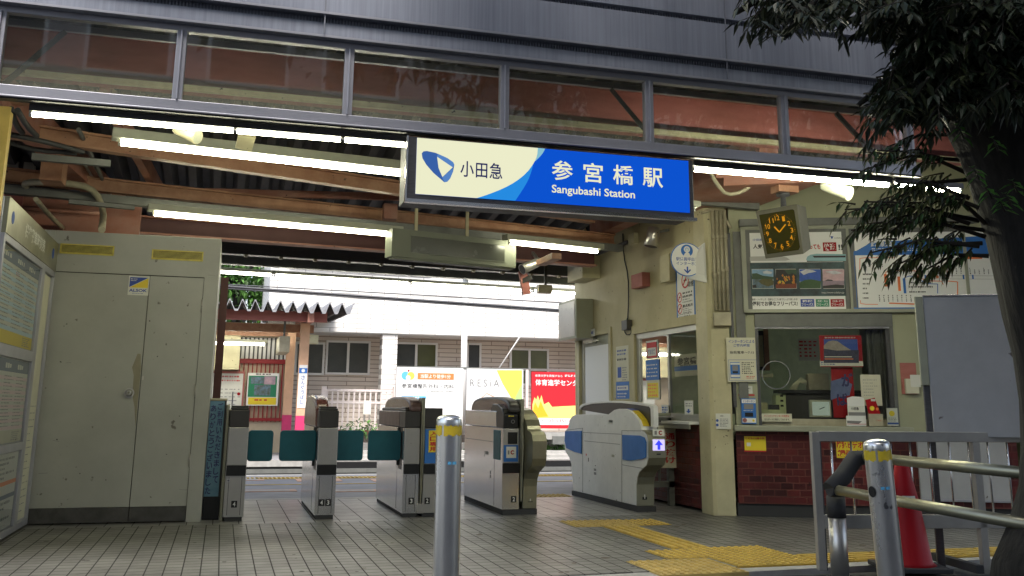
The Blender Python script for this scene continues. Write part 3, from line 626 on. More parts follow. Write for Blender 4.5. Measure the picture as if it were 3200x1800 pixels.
# ------------------------------------------------------------------ timetable display case on the left
TX = -1.48
tt = thing('timetable_case', (-1.62, 8.0, 0), 'tall steel display case holding blue and pink train timetables, left of the grey cabinet', 'display case')
ty0, ty1 = 7.15, 9.25
T = Panel((TX, ty0, 0), (0, 1, 0))
b = MB(); T.box(b, (0, .02), (ty1-ty0, 2.37), -.30, -.028, 'alu_frame'); b.build('body', tt, .006)
b = MB(); T.box(b, (0, 2.12), (ty1-ty0, 2.37), -.028, .004, 'steel_olive'); hd = b.build('header', tt, .003)
def tpos(px, py): return T.uv(px, py)
b = MB()
ua, ub = tpos(125, 745)[0], tpos(142, 800)[0]
u_div = tpos(128, 830)[0]; u_in0, u_in1 = .05, ty1-ty0-.03
u_d0, u_d1 = 1.50, 1.63
for u0, u1, v0, v1 in ((0, .05, .02, 2.12), (u_d0, u_d1, .02, 2.12), (ty1-ty0-.04, ty1-ty0, .02, 2.12), (.05, u_d0, .02, .07), (.05, u_d0, 2.07, 2.12), (.05, u_d0, 1.32, 1.40), (.05, u_d0, .64, .70), (u_d1, ty1-ty0-.04, .02, .07), (u_d1, ty1-ty0-.04, 2.07, 2.12)):
    T.box(b, (u0, v0), (u1, v1), -.028, 0, 'alu_frame')
b.build('frame', tt, .003)
mat('tt_blue', (.52, .70, .82), .6); mat('tt_pink', (.80, .62, .65), .6); mat('tt_slate', (.13, .17, .25), .6)
b = MB()
for v0, v1, band, head in ((1.41, 2.06, 'tt_blue', 'tt_slate'), (.71, 1.31, 'tt_pink', 'tt_slate')):
    T.box(b, (.06, v0), (u_d0-.01, v1), -.027, -.022, 'paper'); T.box(b, (.06, v1-.09), (u_d0-.01, v1), -.022, -.020, head)
    T.box(b, (.06, v0), (u_d0-.01, v0+.09), -.022, -.020, 'yellow' if band == 'tt_blue' else 'paper_cream')
    n = 8; h = (v1-v0-.19)/n/2
    for k in range(n): T.box(b, (.06, v0+.095+2*k*h), (u_d0-.01, v0+.095+(2*k+1)*h), -.022, -.0205, band)
b.build('timetable', tt)
b = MB()
for v0, v1, s_ in ((1.41, 2.06, 3), (.71, 1.31, 5)):
    for c0, c1 in ((.12, .52), (.62, .98), (1.06, 1.42)): T.dashes(b, (c0, v0+.11), (c1, v1-.11), 16, -.019, 'ink_grey', cell=.045, fill=.34, seed=s_); T.dashes(b, (c0, v1-.075), (c1-.1, v1-.02), 1, -.019, 'paper', cell=.07, fill=.7, seed=s_)
    T.dashes(b, (1.1, v0+.01), (1.4, v0+.08), 5, -.019, 'ink_grey', cell=.03)
T.dashes(b, (.6, 1.90), (.75, 1.93), 2, -.019, 'ink_red', cell=.03)
b.build('print', tt)
b = MB(); T.box(b, (.06, .08), (u_d0-.01, .63), -.027, -.022, 'paper'); T.box(b, (.5, .40), (u_d0-.01, .43), -.022, -.020, 'orange'); T.box(b, (.06, .30), (u_d0-.01, .33), -.022, -.02, 'tt_slate'); T.dashes(b, (.12, .44), (1.4, .61), 5, -.019, 'ink_grey', cell=.05); T.dashes(b, (.12, .1), (1.4, .29), 5, -.019, 'ink_grey', cell=.05); b.build('notice', tt)
b = MB(); T.box(b, (u_d1+.005, .08), (ty1-ty0-.045, 2.06), -.027, -.024, 'paper_cream'); T.dashes(b, (u_d1+.03, .12), (ty1-ty0-.08, 1.0), 16, -.022, 'ink_grey', cell=.06, fill=.16); T.box(b, (u_d1+.1, 1.2), (u_d1+.106, 1.27), -.024, -.023, 'ink_grey'); b.build('side_notice', tt)
b = MB(); q = [T.P(.05, .07, -.010), T.P(u_d0, .07, -.010), T.P(u_d0, 2.07, -.010), T.P(.05, 2.07, -.010)]; b.face(q, 'case_glass'); b.build('pane', tt)
b = MB(); T.text(b, '標準発車時刻表', (.62, 2.19), (1.46, 2.30), .005, 'paper', bold=.02)
for u in (.16, 1.86): T.disc(b, (u, 2.25), .045, .005, 'ink_blue', n=20)
b.build('lettering', hd)
b = MB(); T.box(b, (.1, 0), (ty1-ty0-.1, .02), -.28, -.06, 'rubber'); b.build('foot', tt)

# ------------------------------------------------------------------ thank-you board beside the cabinet
q0, q1 = at(652, 1562, Y=9.42), at(712, 1265, Y=9.42)
tb = thing('farewell_board', (0, 9.42, 0), 'narrow upright blue board with two columns of dark lettering beside the cabinet', 'sign board')
Q = Panel((-.102, 9.42, 0), (1, 0, 0))
mat('board_blue', (.10, .22, .34), .55, 0, .35, 9, (.17, .31, .42))
b = MB(); Q.box(b, (0, .0), (.145, .20), -.03, 0, 'gate_black'); Q.box(b, (0, .20), (.145, 1.035), -.03, 0, 'gate_dark'); Q.box(b, (-.004, 1.035), (.15, 1.055), -.04, .006, 'conduit_beige'); b.build('backing', tb, .003)
b = MB(); Q.box(b, (.002, .20), (.128, 1.03), .0, .003, 'board_blue'); b.build('board_face', tb)
b = MB(); Q.vtext(b, 'ご利用いただきまして', (.070, 1.02), (.116, .31), .0045, 'navy', bold=.02); Q.vtext(b, 'ありがとうございました', (.010, 1.00), (.058, .215), .0045, 'navy', bold=.02); b.build('lettering', tb)
# ------------------------------------------------------------------ ticket gates
GY0, GY1 = 9.27, 10.90
GROUP = 'ticket gates across the concourse'
def number_plate(par, txt, x, y, z=.115, side=.05):
    g = Panel((x-side/2, y, z), (1, 0, 0)); b = MB(); g.box(b, (0, 0), (side, side*1.15), 0, .002, 'gate_black'); g.text(b, txt, (side*(.28 if txt != '1' else .40), side*.2), (side*(.72 if txt != '1' else .60), side*.98), .0032, 'white', bold=.02); b.build('number_plate', par)
def old_body(t, x0, x1, front='steel_dull', side='steel_dull', cap='gate_dark', upper='gate_brown', plates=()):
    b = MB(); b.box((x0+.012, GY0+.02, 0), (x1-.012, GY1-.01, .035), 'rubber'); b.build('base', t)
    b = MB(); b.box((x0, GY0+.012, .035), (x1, GY1, .80), side)
    for y in (9.62,): b.box((x0-.0012, y-.0012, .05), (x1+.0012, y+.0012, .79), 'gate_dark')
    b.box((x0+.03, GY0+.0105, .05), (x0+.034, GY0+.012, .375), 'gate_black'); b.box((x1-.034, GY0+.0105, .05), (x1-.03, GY0+.012, .375), 'gate_black')
    b.build('body', t, .003)
    b = MB(); b.box((x0, GY0+.30, .805), (x1, GY1-.02, .955), upper); b.box((x0+.02, GY0+.34, .955), (x1-.02, GY1-.1, .985), 'gate_dark'); b.build('upper_housing', t, .008)
    b = MB(); b.box((x0+.004, GY0-.012, .475), (x1-.004, GY0+.012, .80), front); b.build('front_plate', t, .004)
    b = MB(); b.box((x0+.004, GY0-.006, .385), (x1-.004, GY0+.012, .472), 'gate_black'); b.build('black_band', t)
    b = MB(); b.box((x0+.002, GY0-.004, .804), (x1-.002, GY0+.30, .955), cap); b.box((x0+.008, GY0+.03, .955), (x1-.008, GY0+.30, .975), cap); b.box((x0+.014, GY0+.08, .975), (x1-.014, GY0+.30, .992), cap); b.build('cap', t, .006)
    b = MB(); b.box((x0-.0025, GY0+.10, .42), (x0-.0005, GY0+.29, .80), 'gate_black'); b.box((x0-.02, GY0+.25, .45), (x0, GY0+.29, .80), 'gate_dark'); b.build('flap_slot', t)
    b = MB(); b.tube([(x0+.028, GY0+.012, .345), (x0+.028, GY0+.007, .345)], .011, 'steel', 14); b.tube([(x0+.028, GY0+.007, .345), (x0+.028, GY0+.006, .345)], .005, 'gate_black', 10); b.build('lock', t)
def hood(t, x, zt=1.06, zb=.95, y0=GY0-.02, y1=GY1-.10, mt='hood_smoke', rim='gate_brown', w_=.12):
    H_ = zt-zb+.03; N_ = 22; arc = []
    for k in range(N_+1):
        a = math.pi*k/N_; c_ = math.cos(a); s2 = math.sin(a); arc.append(((y0+y1)/2+(y1-y0)/2*math.copysign(abs(c_)**.62, c_), zb+H_*s2**.62))
    poly = arc
    b = MB(); b.prism([(x-w_/2, y, z) for y, z in poly], (w_, 0, 0), rim); o = b.build('sensor_hood', t, .022)
    cy_ = (y0+y1)/2; inner = [(cy_+(p[0]-cy_)*.93, zb+.012+(p[1]-zb)*.76) for p in poly]
    b = MB(); b.prism([(x-w_/2-.002, y, z) for y, z in inner], (.002, 0, 0), mt); b.prism([(x+w_/2, y, z) for y, z in inner], (.002, 0, 0), mt); b.build('smoked_panel', o)
def fin(t, x, mt='steel_olive', ztop=1.08, w_=.032):
    b = MB(); y = GY0-.03
    b.prism([(x-w_/2, y, ztop), (x-w_/2, y, .62), (x-w_*.2, y+.03, .12), (x+w_*.2, y+.03, .12), (x+w_/2, y, .62), (x+w_/2, y, ztop)], (0, .18, 0), mt)
    b.build('centre_fin', t, .008)
def flap(t, x0, x1, y=9.42, mt='flap_green', z0=.50, z1=.775):
    b = MB(); r = .03; pts = []
    for cx, cz, a0 in ((x1-r, z1-r, 0), (x0+r, z1-r, 90), (x0+r, z0+r, 180), (x1-r, z0+r, 270)):
        for k in range(5): a = math.radians(a0+k*22.5); pts.append((cx+r*math.cos(a), y, cz+r*math.sin(a)))
    b.prism(pts, (0, .03, 0), mt); b.build('flap', t, .006)
# gate 4 at the cabinet
t = thing('ticket_gate', (.16, 10.0, 0), 'narrow ticket gate numbered 4 at the end beside the blue thank-you board', 'ticket gate', GROUP)
old_body(t, .075, .25, plates=('4',)); number_plate(t, '4', .165, GY0+.0095); flap(t, .252, .475); 
b = MB(); b.box((.045, GY0+.02, .0), (.073, GY1-.1, 1.0), 'steel_olive'); b.build('side_rail', t, .006)
b = MB(); b.box((.088, GY0+.55, .99), (.10, GY0+.57, 1.12), 'steel'); b.build('pin', t)
# gate 4-3
t = thing('ticket_gate', (.955, 10.0, 0), 'narrow steel ticket gate numbered 4 and 3 between the two open lanes', 'ticket gate', GROUP)
old_body(t, .866, 1.046, side='steel'); number_plate(t, '4', .926, GY0+.0095); number_plate(t, '3', .984, GY0+.0095); flap(t, .535, .864); flap(t, 1.048, 1.30); hood(t, .915, 1.075, .80, 9.45, 10.85, rim='hood_smoke', w_=.12)
# gate 3-2
t = thing('ticket_gate', (1.81, 10.0, 0), 'wide ticket gate numbered 3 and 2 partly hidden by the near bollard', 'ticket gate', GROUP)
old_body(t, 1.66, 1.81, side='steel'); number_plate(t, '3', 1.745, GY0+.0095); flap(t, 1.345, 1.655); hood(t, 1.765, 1.065); fin(t, 1.83, 'steel_olive')
b = MB(); b.box((1.85, GY0+.012, .035), (2.02, GY1, .80), 'steel_dull'); b.box((1.85, GY0-.004, .804), (2.02, GY0+.5, .985), 'gate_dark'); b.box((1.85, GY0+.02, 0), (2.01, GY1, .035), 'rubber'); b.box((1.855, GY0-.006, .385), (2.015, GY0+.012, .472), 'gate_black'); b.build('second_body', t, .004); number_plate(t, '2', 1.895, GY0+.0095)
g = Panel((1.855, GY0-.01, .48), (1, 0, 0)); b = MB(); g.box(b, (0, 0), (.16, .31), -.02, .002, 'blue'); g.box(b, (.035, .10), (.13, .30), .002, .004, 'yellow'); g.vtext(b, '入口専用', (.045, .295), (.12, .105), .0055, 'ink_red', bold=.03); b.build('lane_sign', t)
b = MB(); b.box((1.80, GY0+.0, .035), (1.86, GY0+.03, .12), 'steel_dull'); b.build('toe_plate', t)

# profile of the newer, waisted gates: read off their left side
def newer_profile(dy=0.0, x=4.02):
    pts = []
    for px, py in ((505, 1035), (500, 960), (488, 790), (470, 735), (440, 690), (432, 640), (432, 570), (440, 520), (462, 488), (474, 430), (492, 400), (520, 385), (600, 381), (790, 384), (840, 345), (880, 336), (925, 336), (970, 352), (1005, 385), (1040, 430), (1058, 480), (1062, 510), (1095, 525), (1115, 550), (1126, 600), (1126, 740), (1112, 800), (1080, 828), (1052, 855), (1036, 900), (1030, 960), (1030, 1135)):
        q = at(1600+px/2.634, 1150+py/2.634, X=x); pts.append((q.y+dy, max(q.z, .055)))
    return pts
def newer_gate(t, x0, x1, sidem, frontm, prof):
    b = MB(); b.prism([(x0, y, z) for y, z in prof], (x1-x0, 0, 0), sidem)
    o = b.build('body', t, .004)
    ys = [p[0] for p in prof]; yb, yf = prof[0][0], prof[-1][0]
    b = MB(); b.box((x0-.01, yf-.03, 0), (x1+.01, yb+.03, .052), 'rubber'); b.build('base', t)
    # metal front skin following the profile, slightly proud
    k = 21; fr = prof[k:]; b = MB(); rings = []
    for y, z in fr: rings.append([(x0-.0015, y-.004, z), (x1+.0015, y-.004, z), (x1+.0015, y+.012, z), (x0-.0015, y+.012, z)])
    b.grid(rings, frontm); b.build('front_skin', t)
    return o
prof = newer_profile()
t = thing('ticket_gate', (4.09, 10.2, 0), 'white waisted ticket gate with blue flaps and a lit blue arrow, numbered 1', 'ticket gate', GROUP)
newer_gate(t, 4.02, 4.20, 'gate_white', 'steel_olive', prof)
GW = Panel((4.02, 0, 0), (0, -1, 0)) ; GW = Panel((4.02, 0, 0), (0, -1, 0), (-1, 0, 0)); GW.v = Vector((0, 0, 1))
def g4(x, y): return (1600+x/2.634, 1150+y/2.634)
b = MB()
GW.poly(b, [g4(*p) for p in ((915, 550), (1060, 556), (1095, 572), (1110, 610), (1110, 735), (1085, 748), (985, 762), (918, 755))], .002, 'flap_blue', .012); b.build('flap', t, .003)
b = MB(); GW.poly(b, [g4(*p) for p in ((445, 520), (577, 517), (577, 706), (520, 690), (455, 660), (440, 600))], .002, 'flap_blue', .012); b.build('flap', t, .003)
b = MB()
for p, q in (((583, 495), (583, 1020)), ((905, 515), (905, 1105)), ((596, 600), (888, 628)), ((905, 796), (1075, 826)), ((905, 515), (1062, 518)), ((445, 512), (583, 495)), ((583, 530), (900, 545))):
    a_, c_ = GW.px(*g4(*p), .0012), GW.px(*g4(*q), .0012); b.bar(a_, c_, .003, .004, 'gate_dark')
for p, q, m_ in (((628, 738), (634, 770), 'gate_black'), ((685, 800), (693, 808), 'gate_black'), ((676, 826), (694, 848), 'ink_grey'), ((676, 856), (694, 880), 'ink_grey'), ((822, 712), (844, 735), 'gate_hood'), ((790, 425), (828, 462), 'paper'), ((800, 430), (828, 446), 'ink_grey'), ((610, 705), (616, 722), 'ink_red')):
    GW.rect(b, g4(*p), g4(*q), .002, m_)
b.build('panel_lines', t)
b = MB()      # arched sensor hood along the gate
hp = [(555, 330), (560, 312), (585, 295), (660, 278), (760, 270), (880, 271), (1000, 280), (1090, 292), (1150, 305), (1165, 318), (1168, 400), (1168, 488)]
hin = [(1145, 488), (1145, 400), (1142, 335), (1130, 318), (1040, 304), (900, 288), (780, 288), (660, 296), (590, 312), (568, 330), (568, 345)]
HX = 4.11; H4 = Panel((HX, 0, 0), (0, -1, 0), (-1, 0, 0)); H4.v = Vector((0, 0, 1))
H4.poly(b, [g4(*p) for p in hp+hin], -.05, 'gate_white', .055); b.build('sensor_hood', t, .004)
b = MB(); H4.poly(b, [g4(*p) for p in ((568, 345), (568, 330), (590, 312), (660, 296), (780, 288), (900, 288), (1040, 304), (1130, 318), (1142, 335), (1145, 480), (1060, 480), (1000, 385), (960, 345), (870, 338), (800, 384))], -.045, 'gate_black', .04); b.build('smoked_panel', t)
fy = prof[24][0]-.0045
fp = Panel((4.02, fy, 0), (1, 0, 0))
b = MB(); fp.box(b, (.045, .735), (.165, .80), -.01, .0, 'paper'); fp.box(b, (.06, .75), (.085, .788), .0, .0012, 'ink_grey'); fp.disc(b, (.125, .769), .021, .0, 'red', r2=.010); fp.box(b, (.126, .760), (.150, .778), .0014, .002, 'paper'); b.build('card_mark', t)
b = MB(); fp.box(b, (.04, .60), (.165, .705), -.005, .002, 'arrow_ground'); fp.polyuv(b, [(.088, .608), (.118, .608), (.118, .652), (.146, .652), (.103, .70), (.060, .652), (.088, .652)], .002, 'arrow_blue', .0015); b.build('lane_arrow', t)
b = MB(); fp.box(b, (.08, .56), (.12, .572), -.002, .002, 'gate_black'); b.build('sensor', t)
number_plate(t, '1', 4.10, prof[-1][0]-.006)
b = MB()      # yellow reader cover on the sloped shoulder
p_ = [(prof[i][0], prof[i][1]) for i in (18, 19, 20, 21)]
for (y0, z0), (y1, z1), m_ in ((prof[16], prof[17], 'blue_deep'), (prof[17], prof[18], 'tape_yellow'), (prof[18], prof[19], 'tape_yellow'), (prof[19], prof[20], 'tape_yellow')):
    d = Vector((0, y1-y0, z1-z0)).normalized(); n = Vector((0, d.z, -d.y)); n = -n if n.z < 0 else n
    b.grid([[Vector((4.05, y0, z0))+n*h, Vector((4.195, y0, z0))+n*h, Vector((4.195, y1, z1))+n*h, Vector((4.05, y1, z1))+n*h] for h in (.001, .004)], m_)
b.build('reader_cover', t)
b = MB(); q = at(*g4(1165, 400), X=4.14); b.box((4.13, q.y-.02, q.z-.10), (4.16, q.y+.02, q.z+.085), 'tape_yellow'); b.build('yellow_strip', t)
# gate 2-1
t = thing('ticket_gate', (2.79, 10.0, 0), 'wide ticket gate numbered 2 and 1 with a blue card reader panel', 'ticket gate', GROUP)
x0, x1 = 2.618, 2.785
b = MB(); b.box((x0+.012, GY0+.02, 0), (2.97, GY1-.05, .052), 'rubber'); b.build('base', t)
b = MB(); b.box((x0, GY0+.012, .052), (x1, GY1-.06, .80), 'steel'); b.box((x0-.0015, 9.575, .06), (x1, 9.579, .66), 'gate_black')
b.box((x0-.0015, 9.56, .6605), (x0, GY1-.08, .6645), 'gate_black'); b.build('body', t, .003)
b = MB(); b.box((x0, GY0+.25, .805), (x1, GY1-.06, .965), 'steel'); b.build('upper_housing', t, .01)
b = MB(); b.prism([(x0+.004, GY0, .80), (x0+.004, GY0-.005, .93), (x0+.004, GY0+.05, .985), (x0+.004, GY0+.22, 1.03), (x0+.004, GY0+.42, 1.03), (x0+.004, GY0+.5, .96), (x0+.004, GY0+.5, .80)], (x1-x0-.02, 0, 0), 'gate_black'); b.build('card_head', t, .01)
b = MB(); b.box((x0+.0, GY0-.012, .48), (x1-.015, GY0+.012, .795), 'steel_dull'); b.build('front_plate', t, .004)
g = Panel((x0, GY0-.012, .48), (1, 0, 0))
b = MB(); g.box(b, (.045, .175), (.142, .285), 0, .002, 'gate_black'); b.build('screen', t)
b = MB(); g.box(b, (.004, .01), (.148, .165), 0, .003, 'blue'); g.box(b, (.03, .045), (.128, .15), .003, .005, 'paper'); g.box(b, (.045, .078), (.060, .115), .005, .0062, 'ink_grey'); g.disc(b, (.092, .097), .020, .005, 'red', r2=.010); g.box(b, (.094, .089), (.118, .105), .0065, .007, 'paper'); b.build('card_mark', t)
b = MB(); g.dashes(b, (.045, .430), (.11, .442), 1, .02, 'yellow', cell=.012, fill=.9); g.disc(b, (.09, .385), .018, .018, 'ink_grey', r2=.013); b.build('head_marks', t)
b = MB(); b.box((x0, GY0-.006, .385), (x1, GY0+.012, .475), 'gate_black'); b.build('black_band', t); number_plate(t, '2', x0+.115, GY0+.0095)
b = MB(); b.box((x0-.006, GY0+.09, .50), (x0+.001, GY0+.33, .78), 'flap_green'); b.build('flap', t, .004)
b = MB()
for y, z, wy, wz in ((9.95, .50, .01, .06), (9.7, .35, .03, .03), (9.7, .31, .03, .03), (9.8, .53, .12, .03)): b.box((x0-.0016, y, z), (x0, y+wy, z+wz), 'ink_grey')
b.build('panel_marks', t)
fin(t, 2.805, 'steel_olive', 1.08, .036); hood(t, 2.735, 1.075, .95, rim='gate_dark')
b = MB(); b.box((2.80, GY0+.0, .9), (2.83, GY0+.06, 1.07), 'tape_yellow'); b.build('yellow_strip', t)
pr2 = [(y-.02+(GY0+.035-prof[-1][0]), z) for y, z in prof]
pr2 = [p for p in pr2 if True]
b = MB(); cut = [(min(y, GY1-.1), z) for y, z in pr2]; b.prism([(2.825, y, z) for y, z in cut], (.14, 0, 0), 'steel_olive'); b.build('second_body', t, .004)
number_plate(t, '1', 2.90, cut[-1][0]-.001)

# hanging placard and grey barrier beside the white gate
pl = thing('placard', (4.42, 9.5, .3), 'cream paper placard with red vertical lettering tied to the grey barrier', 'sign board')
p0 = at(2055, 1330, Y=9.75); p1 = at(2122, 1462, Y=9.75)
K = Panel((p0.x, 9.75, 0), (1, 0, 0)); b = MB(); K.box(b, (0, p1.z), (p1.x-p0.x, p0.z), 0, .008, 'paper_cream'); b.build('sheet', pl)
b = MB(); K.vtext(b, '通り抜け', (.08, p0.z-.07), (.195, p1.z+.04), .0095, 'ink_red', bold=.025); b.build('lettering', pl)
br = thing('barrier', (4.45, 9.8, 0), 'low grey tube barrier with upright bars behind the white ticket gate', 'barrier')
b = MB()
b.box((4.25, 9.80, .19), (4.66, 9.85, .25), 'conduit_grey'); b.box((4.25, 9.80, .86), (4.66, 9.85, .91), 'conduit_grey'); b.box((4.60, 9.80, 0), (4.66, 9.86, .9), 'conduit_grey')
for k in range(3): b.bar((4.30+k*.10, 9.825, .25), (4.30+k*.10, 9.825, .86), .02, .02, 'conduit_grey')
b.build('frame', br)
b = MB(); b.box((4.22, 9.79, .92), (4.64, 9.87, .955), 'gate_hood'); b.build('top_cover', br, .012)

# ------------------------------------------------------------------ bollards
def bollard(label, top, foot, r, name='bollard', tape=True, hole=False):
    t = thing(name, (foot.x, foot.y, 0), label, 'bollard', 'steel bollards at the kerb')
    d = (top-foot).normalized(); b = MB(); b.tube([foot-d*.3, top-d*.03], r, 'steel_bright', 40, False)
    prof_ = [(r, -.03), (r*.985, -.018), (r*.93, -.008), (r*.75, -.001), (r*.45, .004), (.001, .006)]
    b.tube([top+d*h for _, h in prof_], [q for q, _ in prof_], 'steel_bright', 40, False); b.build('post', t)
    b = MB(); n = 40; u = d.cross(Vector((0, 1, 0))).normalized(); v = d.cross(u)
    gaps = (5, 20, 33)
    for k in range(n):
        a0, a1 = 2*math.pi*k/n, 2*math.pi*(k+1)/n; jl = .004*math.sin(k*1.7); jh = .003*math.sin(k*2.3)
        if k in gaps: continue
        R_ = r+.0012; P_ = lambda a, h: top+d*h+(u*math.cos(a)+v*math.sin(a))*R_
        b.face([P_(a0, -.082+jl), P_(a1, -.082+jl), P_(a1, -.040+jh), P_(a0, -.040+jh)], 'tape_yellow', True)
    b.build('yellow_tape', t)
    b = MB()
    cdir = (ORG-top); cdir = (cdir-d*cdir.dot(d)).normalized(); sd_ = d.cross(cdir)
    for a0, a1 in ((-.30, -.02), (.06, .40)):
        for k in range(6):
            q0, q1 = a0+(a1-a0)*k/6, a0+(a1-a0)*(k+1)/6; P_ = lambda a, h: top+d*h+(cdir*math.cos(a)+sd_*math.sin(a))*(r+.001)
            b.face([P_(q0+.25, -.205), P_(q1+.25, -.205), P_(q1+.25, -.192), P_(q0+.25, -.192)], 'cyan', True)
    b.build('blue_label', t)
    if hole:
        b = MB(); c0 = top-d*.215+(cdir*math.cos(-.75)+sd_*math.sin(-.75))*(r+.0012); nn = (cdir*math.cos(-.75)+sd_*math.sin(-.75)); s2 = d.cross(nn)
        b.prism([c0+(s2*math.cos(k*math.pi/10)*.020+d*math.sin(k*math.pi/10)*.024) for k in range(20)], nn*.001, 'gate_black'); b.build('bolt_hole', t)
bollard('upright polished steel bollard with a yellow tape band in front of the ticket gates', atd(1404, 1300, 4.33), Vector((.985, 4.37, 0)), .0572)
bollard('leaning steel bollard with yellow tape and a round hole, beside the handrail', atd(2738, 1376, 4.33), atd(2800, 1940, 4.22), .0572, hole=True)

# ------------------------------------------------------------------ two-rail guard with black elbow
gr = thing('guard_rail', (3.83, 5.6, 0), 'steel guard rail with two round rails and a black elbow joint on its short post', 'guard rail')
pb, pt = at(2626, 1796, Z=0), None
b = MB(); b.cyl((pb.x, pb.y), .055, -.05, .36, 'steel_dull', 28); b.build('post', gr)
dpost = (pb-ORG).dot(fw.normalized())
j0 = Vector((pb.x, pb.y, .36)); j1 = atd(2607, 1530, dpost); j2 = atd(2672, 1432, dpost+.12); j3 = atd(2715, 1428, dpost+.10)
b = MB(); b.cyl((pb.x, pb.y), .058, .34, .47, 'rubber', 24); b.build('collar', gr)
b = MB(); b.tube([j1+Vector((-.03, 0, 0)), j1*.6+j2*.4, j2, j3], [.052, .055, .055, .042], 'rubber', 16); b.tube([j1+Vector((-.035, 0, 0)), j1+Vector((.06, 0, -.005))], .042, 'rubber', 16); b.build('elbow', gr)
e1, e2 = atd(3260, 1648, 4.62), atd(3260, 1484, 4.85)
b = MB(); b.tube([j1, e1], .031, 'steel_olive', 20); b.build('rail', gr)
b = MB(); b.tube([j3-Vector((.03, 0, 0)), e2], .031, 'steel_olive', 20); b.build('rail', gr)

# ------------------------------------------------------------------ metal railing, cone, grey board
mat('rail_alu', (.40, .385, .355), .42, .3, .2, 5)
rl = thing('railing', (4.4, 5.7, 0), 'silver metal railing panel with thin upright bars behind the guard rail', 'railing')
R0 = Vector((3.775, 5.735, 0)); R1 = Vector((5.30, 5.44, 0)); rd = (R1-R0).normalized(); RLP = Panel(R0, rd)
LR = (R1-R0).length
b = MB(); RLP.box(b, (-.05, 0), (.0, .86), -.05, .0, 'rail_alu'); RLP.box(b, (0, 0), (.012, .80), -.04, -.01, 'alu_dark'); b.build('post', rl, .003)
b = MB(); RLP.box(b, (0, .80), (LR, .865), -.05, 0, 'rail_alu'); b.build('top_rail', rl, .003)
b = MB(); RLP.box(b, (0, .255), (LR, .34), -.05, 0, 'rail_alu'); b.build('bottom_rail', rl, .003)
k = 0
while .02+k*.135 < LR: b = MB(); b.tube([RLP.P(.155+k*.135-.07, .34, -.025), RLP.P(.155+k*.135-.07, .80, -.025)], .0065, 'steel', 8); b.build('bar', rl); k += 1
b = MB(); RLP.box(b, (1.05, 0), (1.10, .80), -.05, 0, 'rail_alu'); b.build('post', rl, .003)
co = thing('traffic_cone', (4.15, 5.95, 0), 'red traffic cone with a pale label behind the silver railing', 'traffic cone')
cb = at(2842, 1778, Z=0); cx, cy = cb.x, cb.y
b = MB(); b.tube([(cx, cy, .03), (cx, cy, .05), (cx, cy, .40), (cx, cy, .69), (cx, cy, .70)], [.17, .145, .095, .035, .028], 'red', 28); b.build('cone', co)
b = MB(); b.box((cx-.20, cy-.20, 0), (cx+.20, cy+.20, .03), 'rubber', rz=-.28); b.build('base', co, .006)
b = MB()
for k in range(6):
    a0, a1 = -2.35+k*.17, -2.35+(k+1)*.17
    P_ = lambda a, h: Vector((cx+math.cos(a)*(.1515-.147*h+.001), cy+math.sin(a)*(.1515-.147*h+.001), h))
    b.face([P_(a0, .33), P_(a1, .33), P_(a1, .46), P_(a0, .46)], 'pink_label' if 'pink_label' in MATS else 'paper')
    b.face([P_(a0+.03, .36), P_(a1-.03, .36), P_(a1-.03, .364), P_(a0+.03, .364)], 'ink_red')
b.build('label', co)
# grey board on a stand
bd0, bd1 = atd(2884, 928, 6.75), atd(3290, 952, 6.55); bd0b = atd(2912, 1362, 6.75)
bdv = thing('notice_board', (bd0.x, bd0.y, 0), 'blank grey notice board standing before the office front beside the trunk', 'notice board')
NB = Panel((bd0.x, bd0.y, 0), Vector((bd1.x-bd0.x, bd1.y-bd0.y, 0)))
mat('board_grey', (.43, .435, .45), .6, .1, .18, 2.5, spots=9, spotcol=(.10, .08, .07), bump=.03)
W_ = .98; zt, zb = bd0.z, bd0b.z
b = MB(); NB.box(b, (0, zb), (W_, zt), -.018, 0, 'board_grey'); b.build('panel', bdv, .004)
b = MB(); NB.box(b, (-.055, zb+.34), (-.003, zt+.004), -.03, .004, 'gate_hood'); NB.box(b, (-.003, zt), (W_, zt+.012), -.02, .004, 'steel'); b.build('edge_trim', bdv, .003)
b = MB(); NB.box(b, (-.04, .0), (.01, zb+.34), -.06, -.02, 'alu_dark'); b.build('stand_post', bdv, .004)
b = MB(); fpos = NB.P(-.015, 0, -.04); b.bar(fpos+NB.n*-.25+Vector((0, 0, .03)), fpos+NB.n*.28+NB.u*.18+Vector((0, 0, .03)), .05, .05, 'rubber'); b.build('stand_foot', bdv)
# ------------------------------------------------------------------ ticket office
office = thing('ticket_office', (5.5, 10, 0), 'cream painted station office with a dark red tiled base and a service window', 'office')
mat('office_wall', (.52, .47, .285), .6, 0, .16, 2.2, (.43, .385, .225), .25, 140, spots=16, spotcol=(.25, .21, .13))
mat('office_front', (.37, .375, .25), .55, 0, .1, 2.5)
mat('office_in', (.62, .66, .38), .7, 0, .3, 7, (.48, .52, .30))
mat('mullion_alu', (.50, .49, .43), .35, .7, .15, 5)
WX = 4.66
def wbox(b, y0, y1, z0, z1, mt='office_wall', x0=WX, x1=WX+.12): b.box((x0, y0, z0), (x1, y1, z1), mt)
b = MB(); wbox(b, 9.10, 12.86, 1.955, 3.50); wbox(b, 10.84, 11.50, .90, 1.955); wbox(b, 12.72, 12.86, 0, 1.955); wbox(b, 10.84, 11.50, 0, .90); b.build('side_wall', office)
b = MB(); wbox(b, 9.10, 10.84, .03, .86, 'brick_red_side'); b.build('side_brick_base', office)
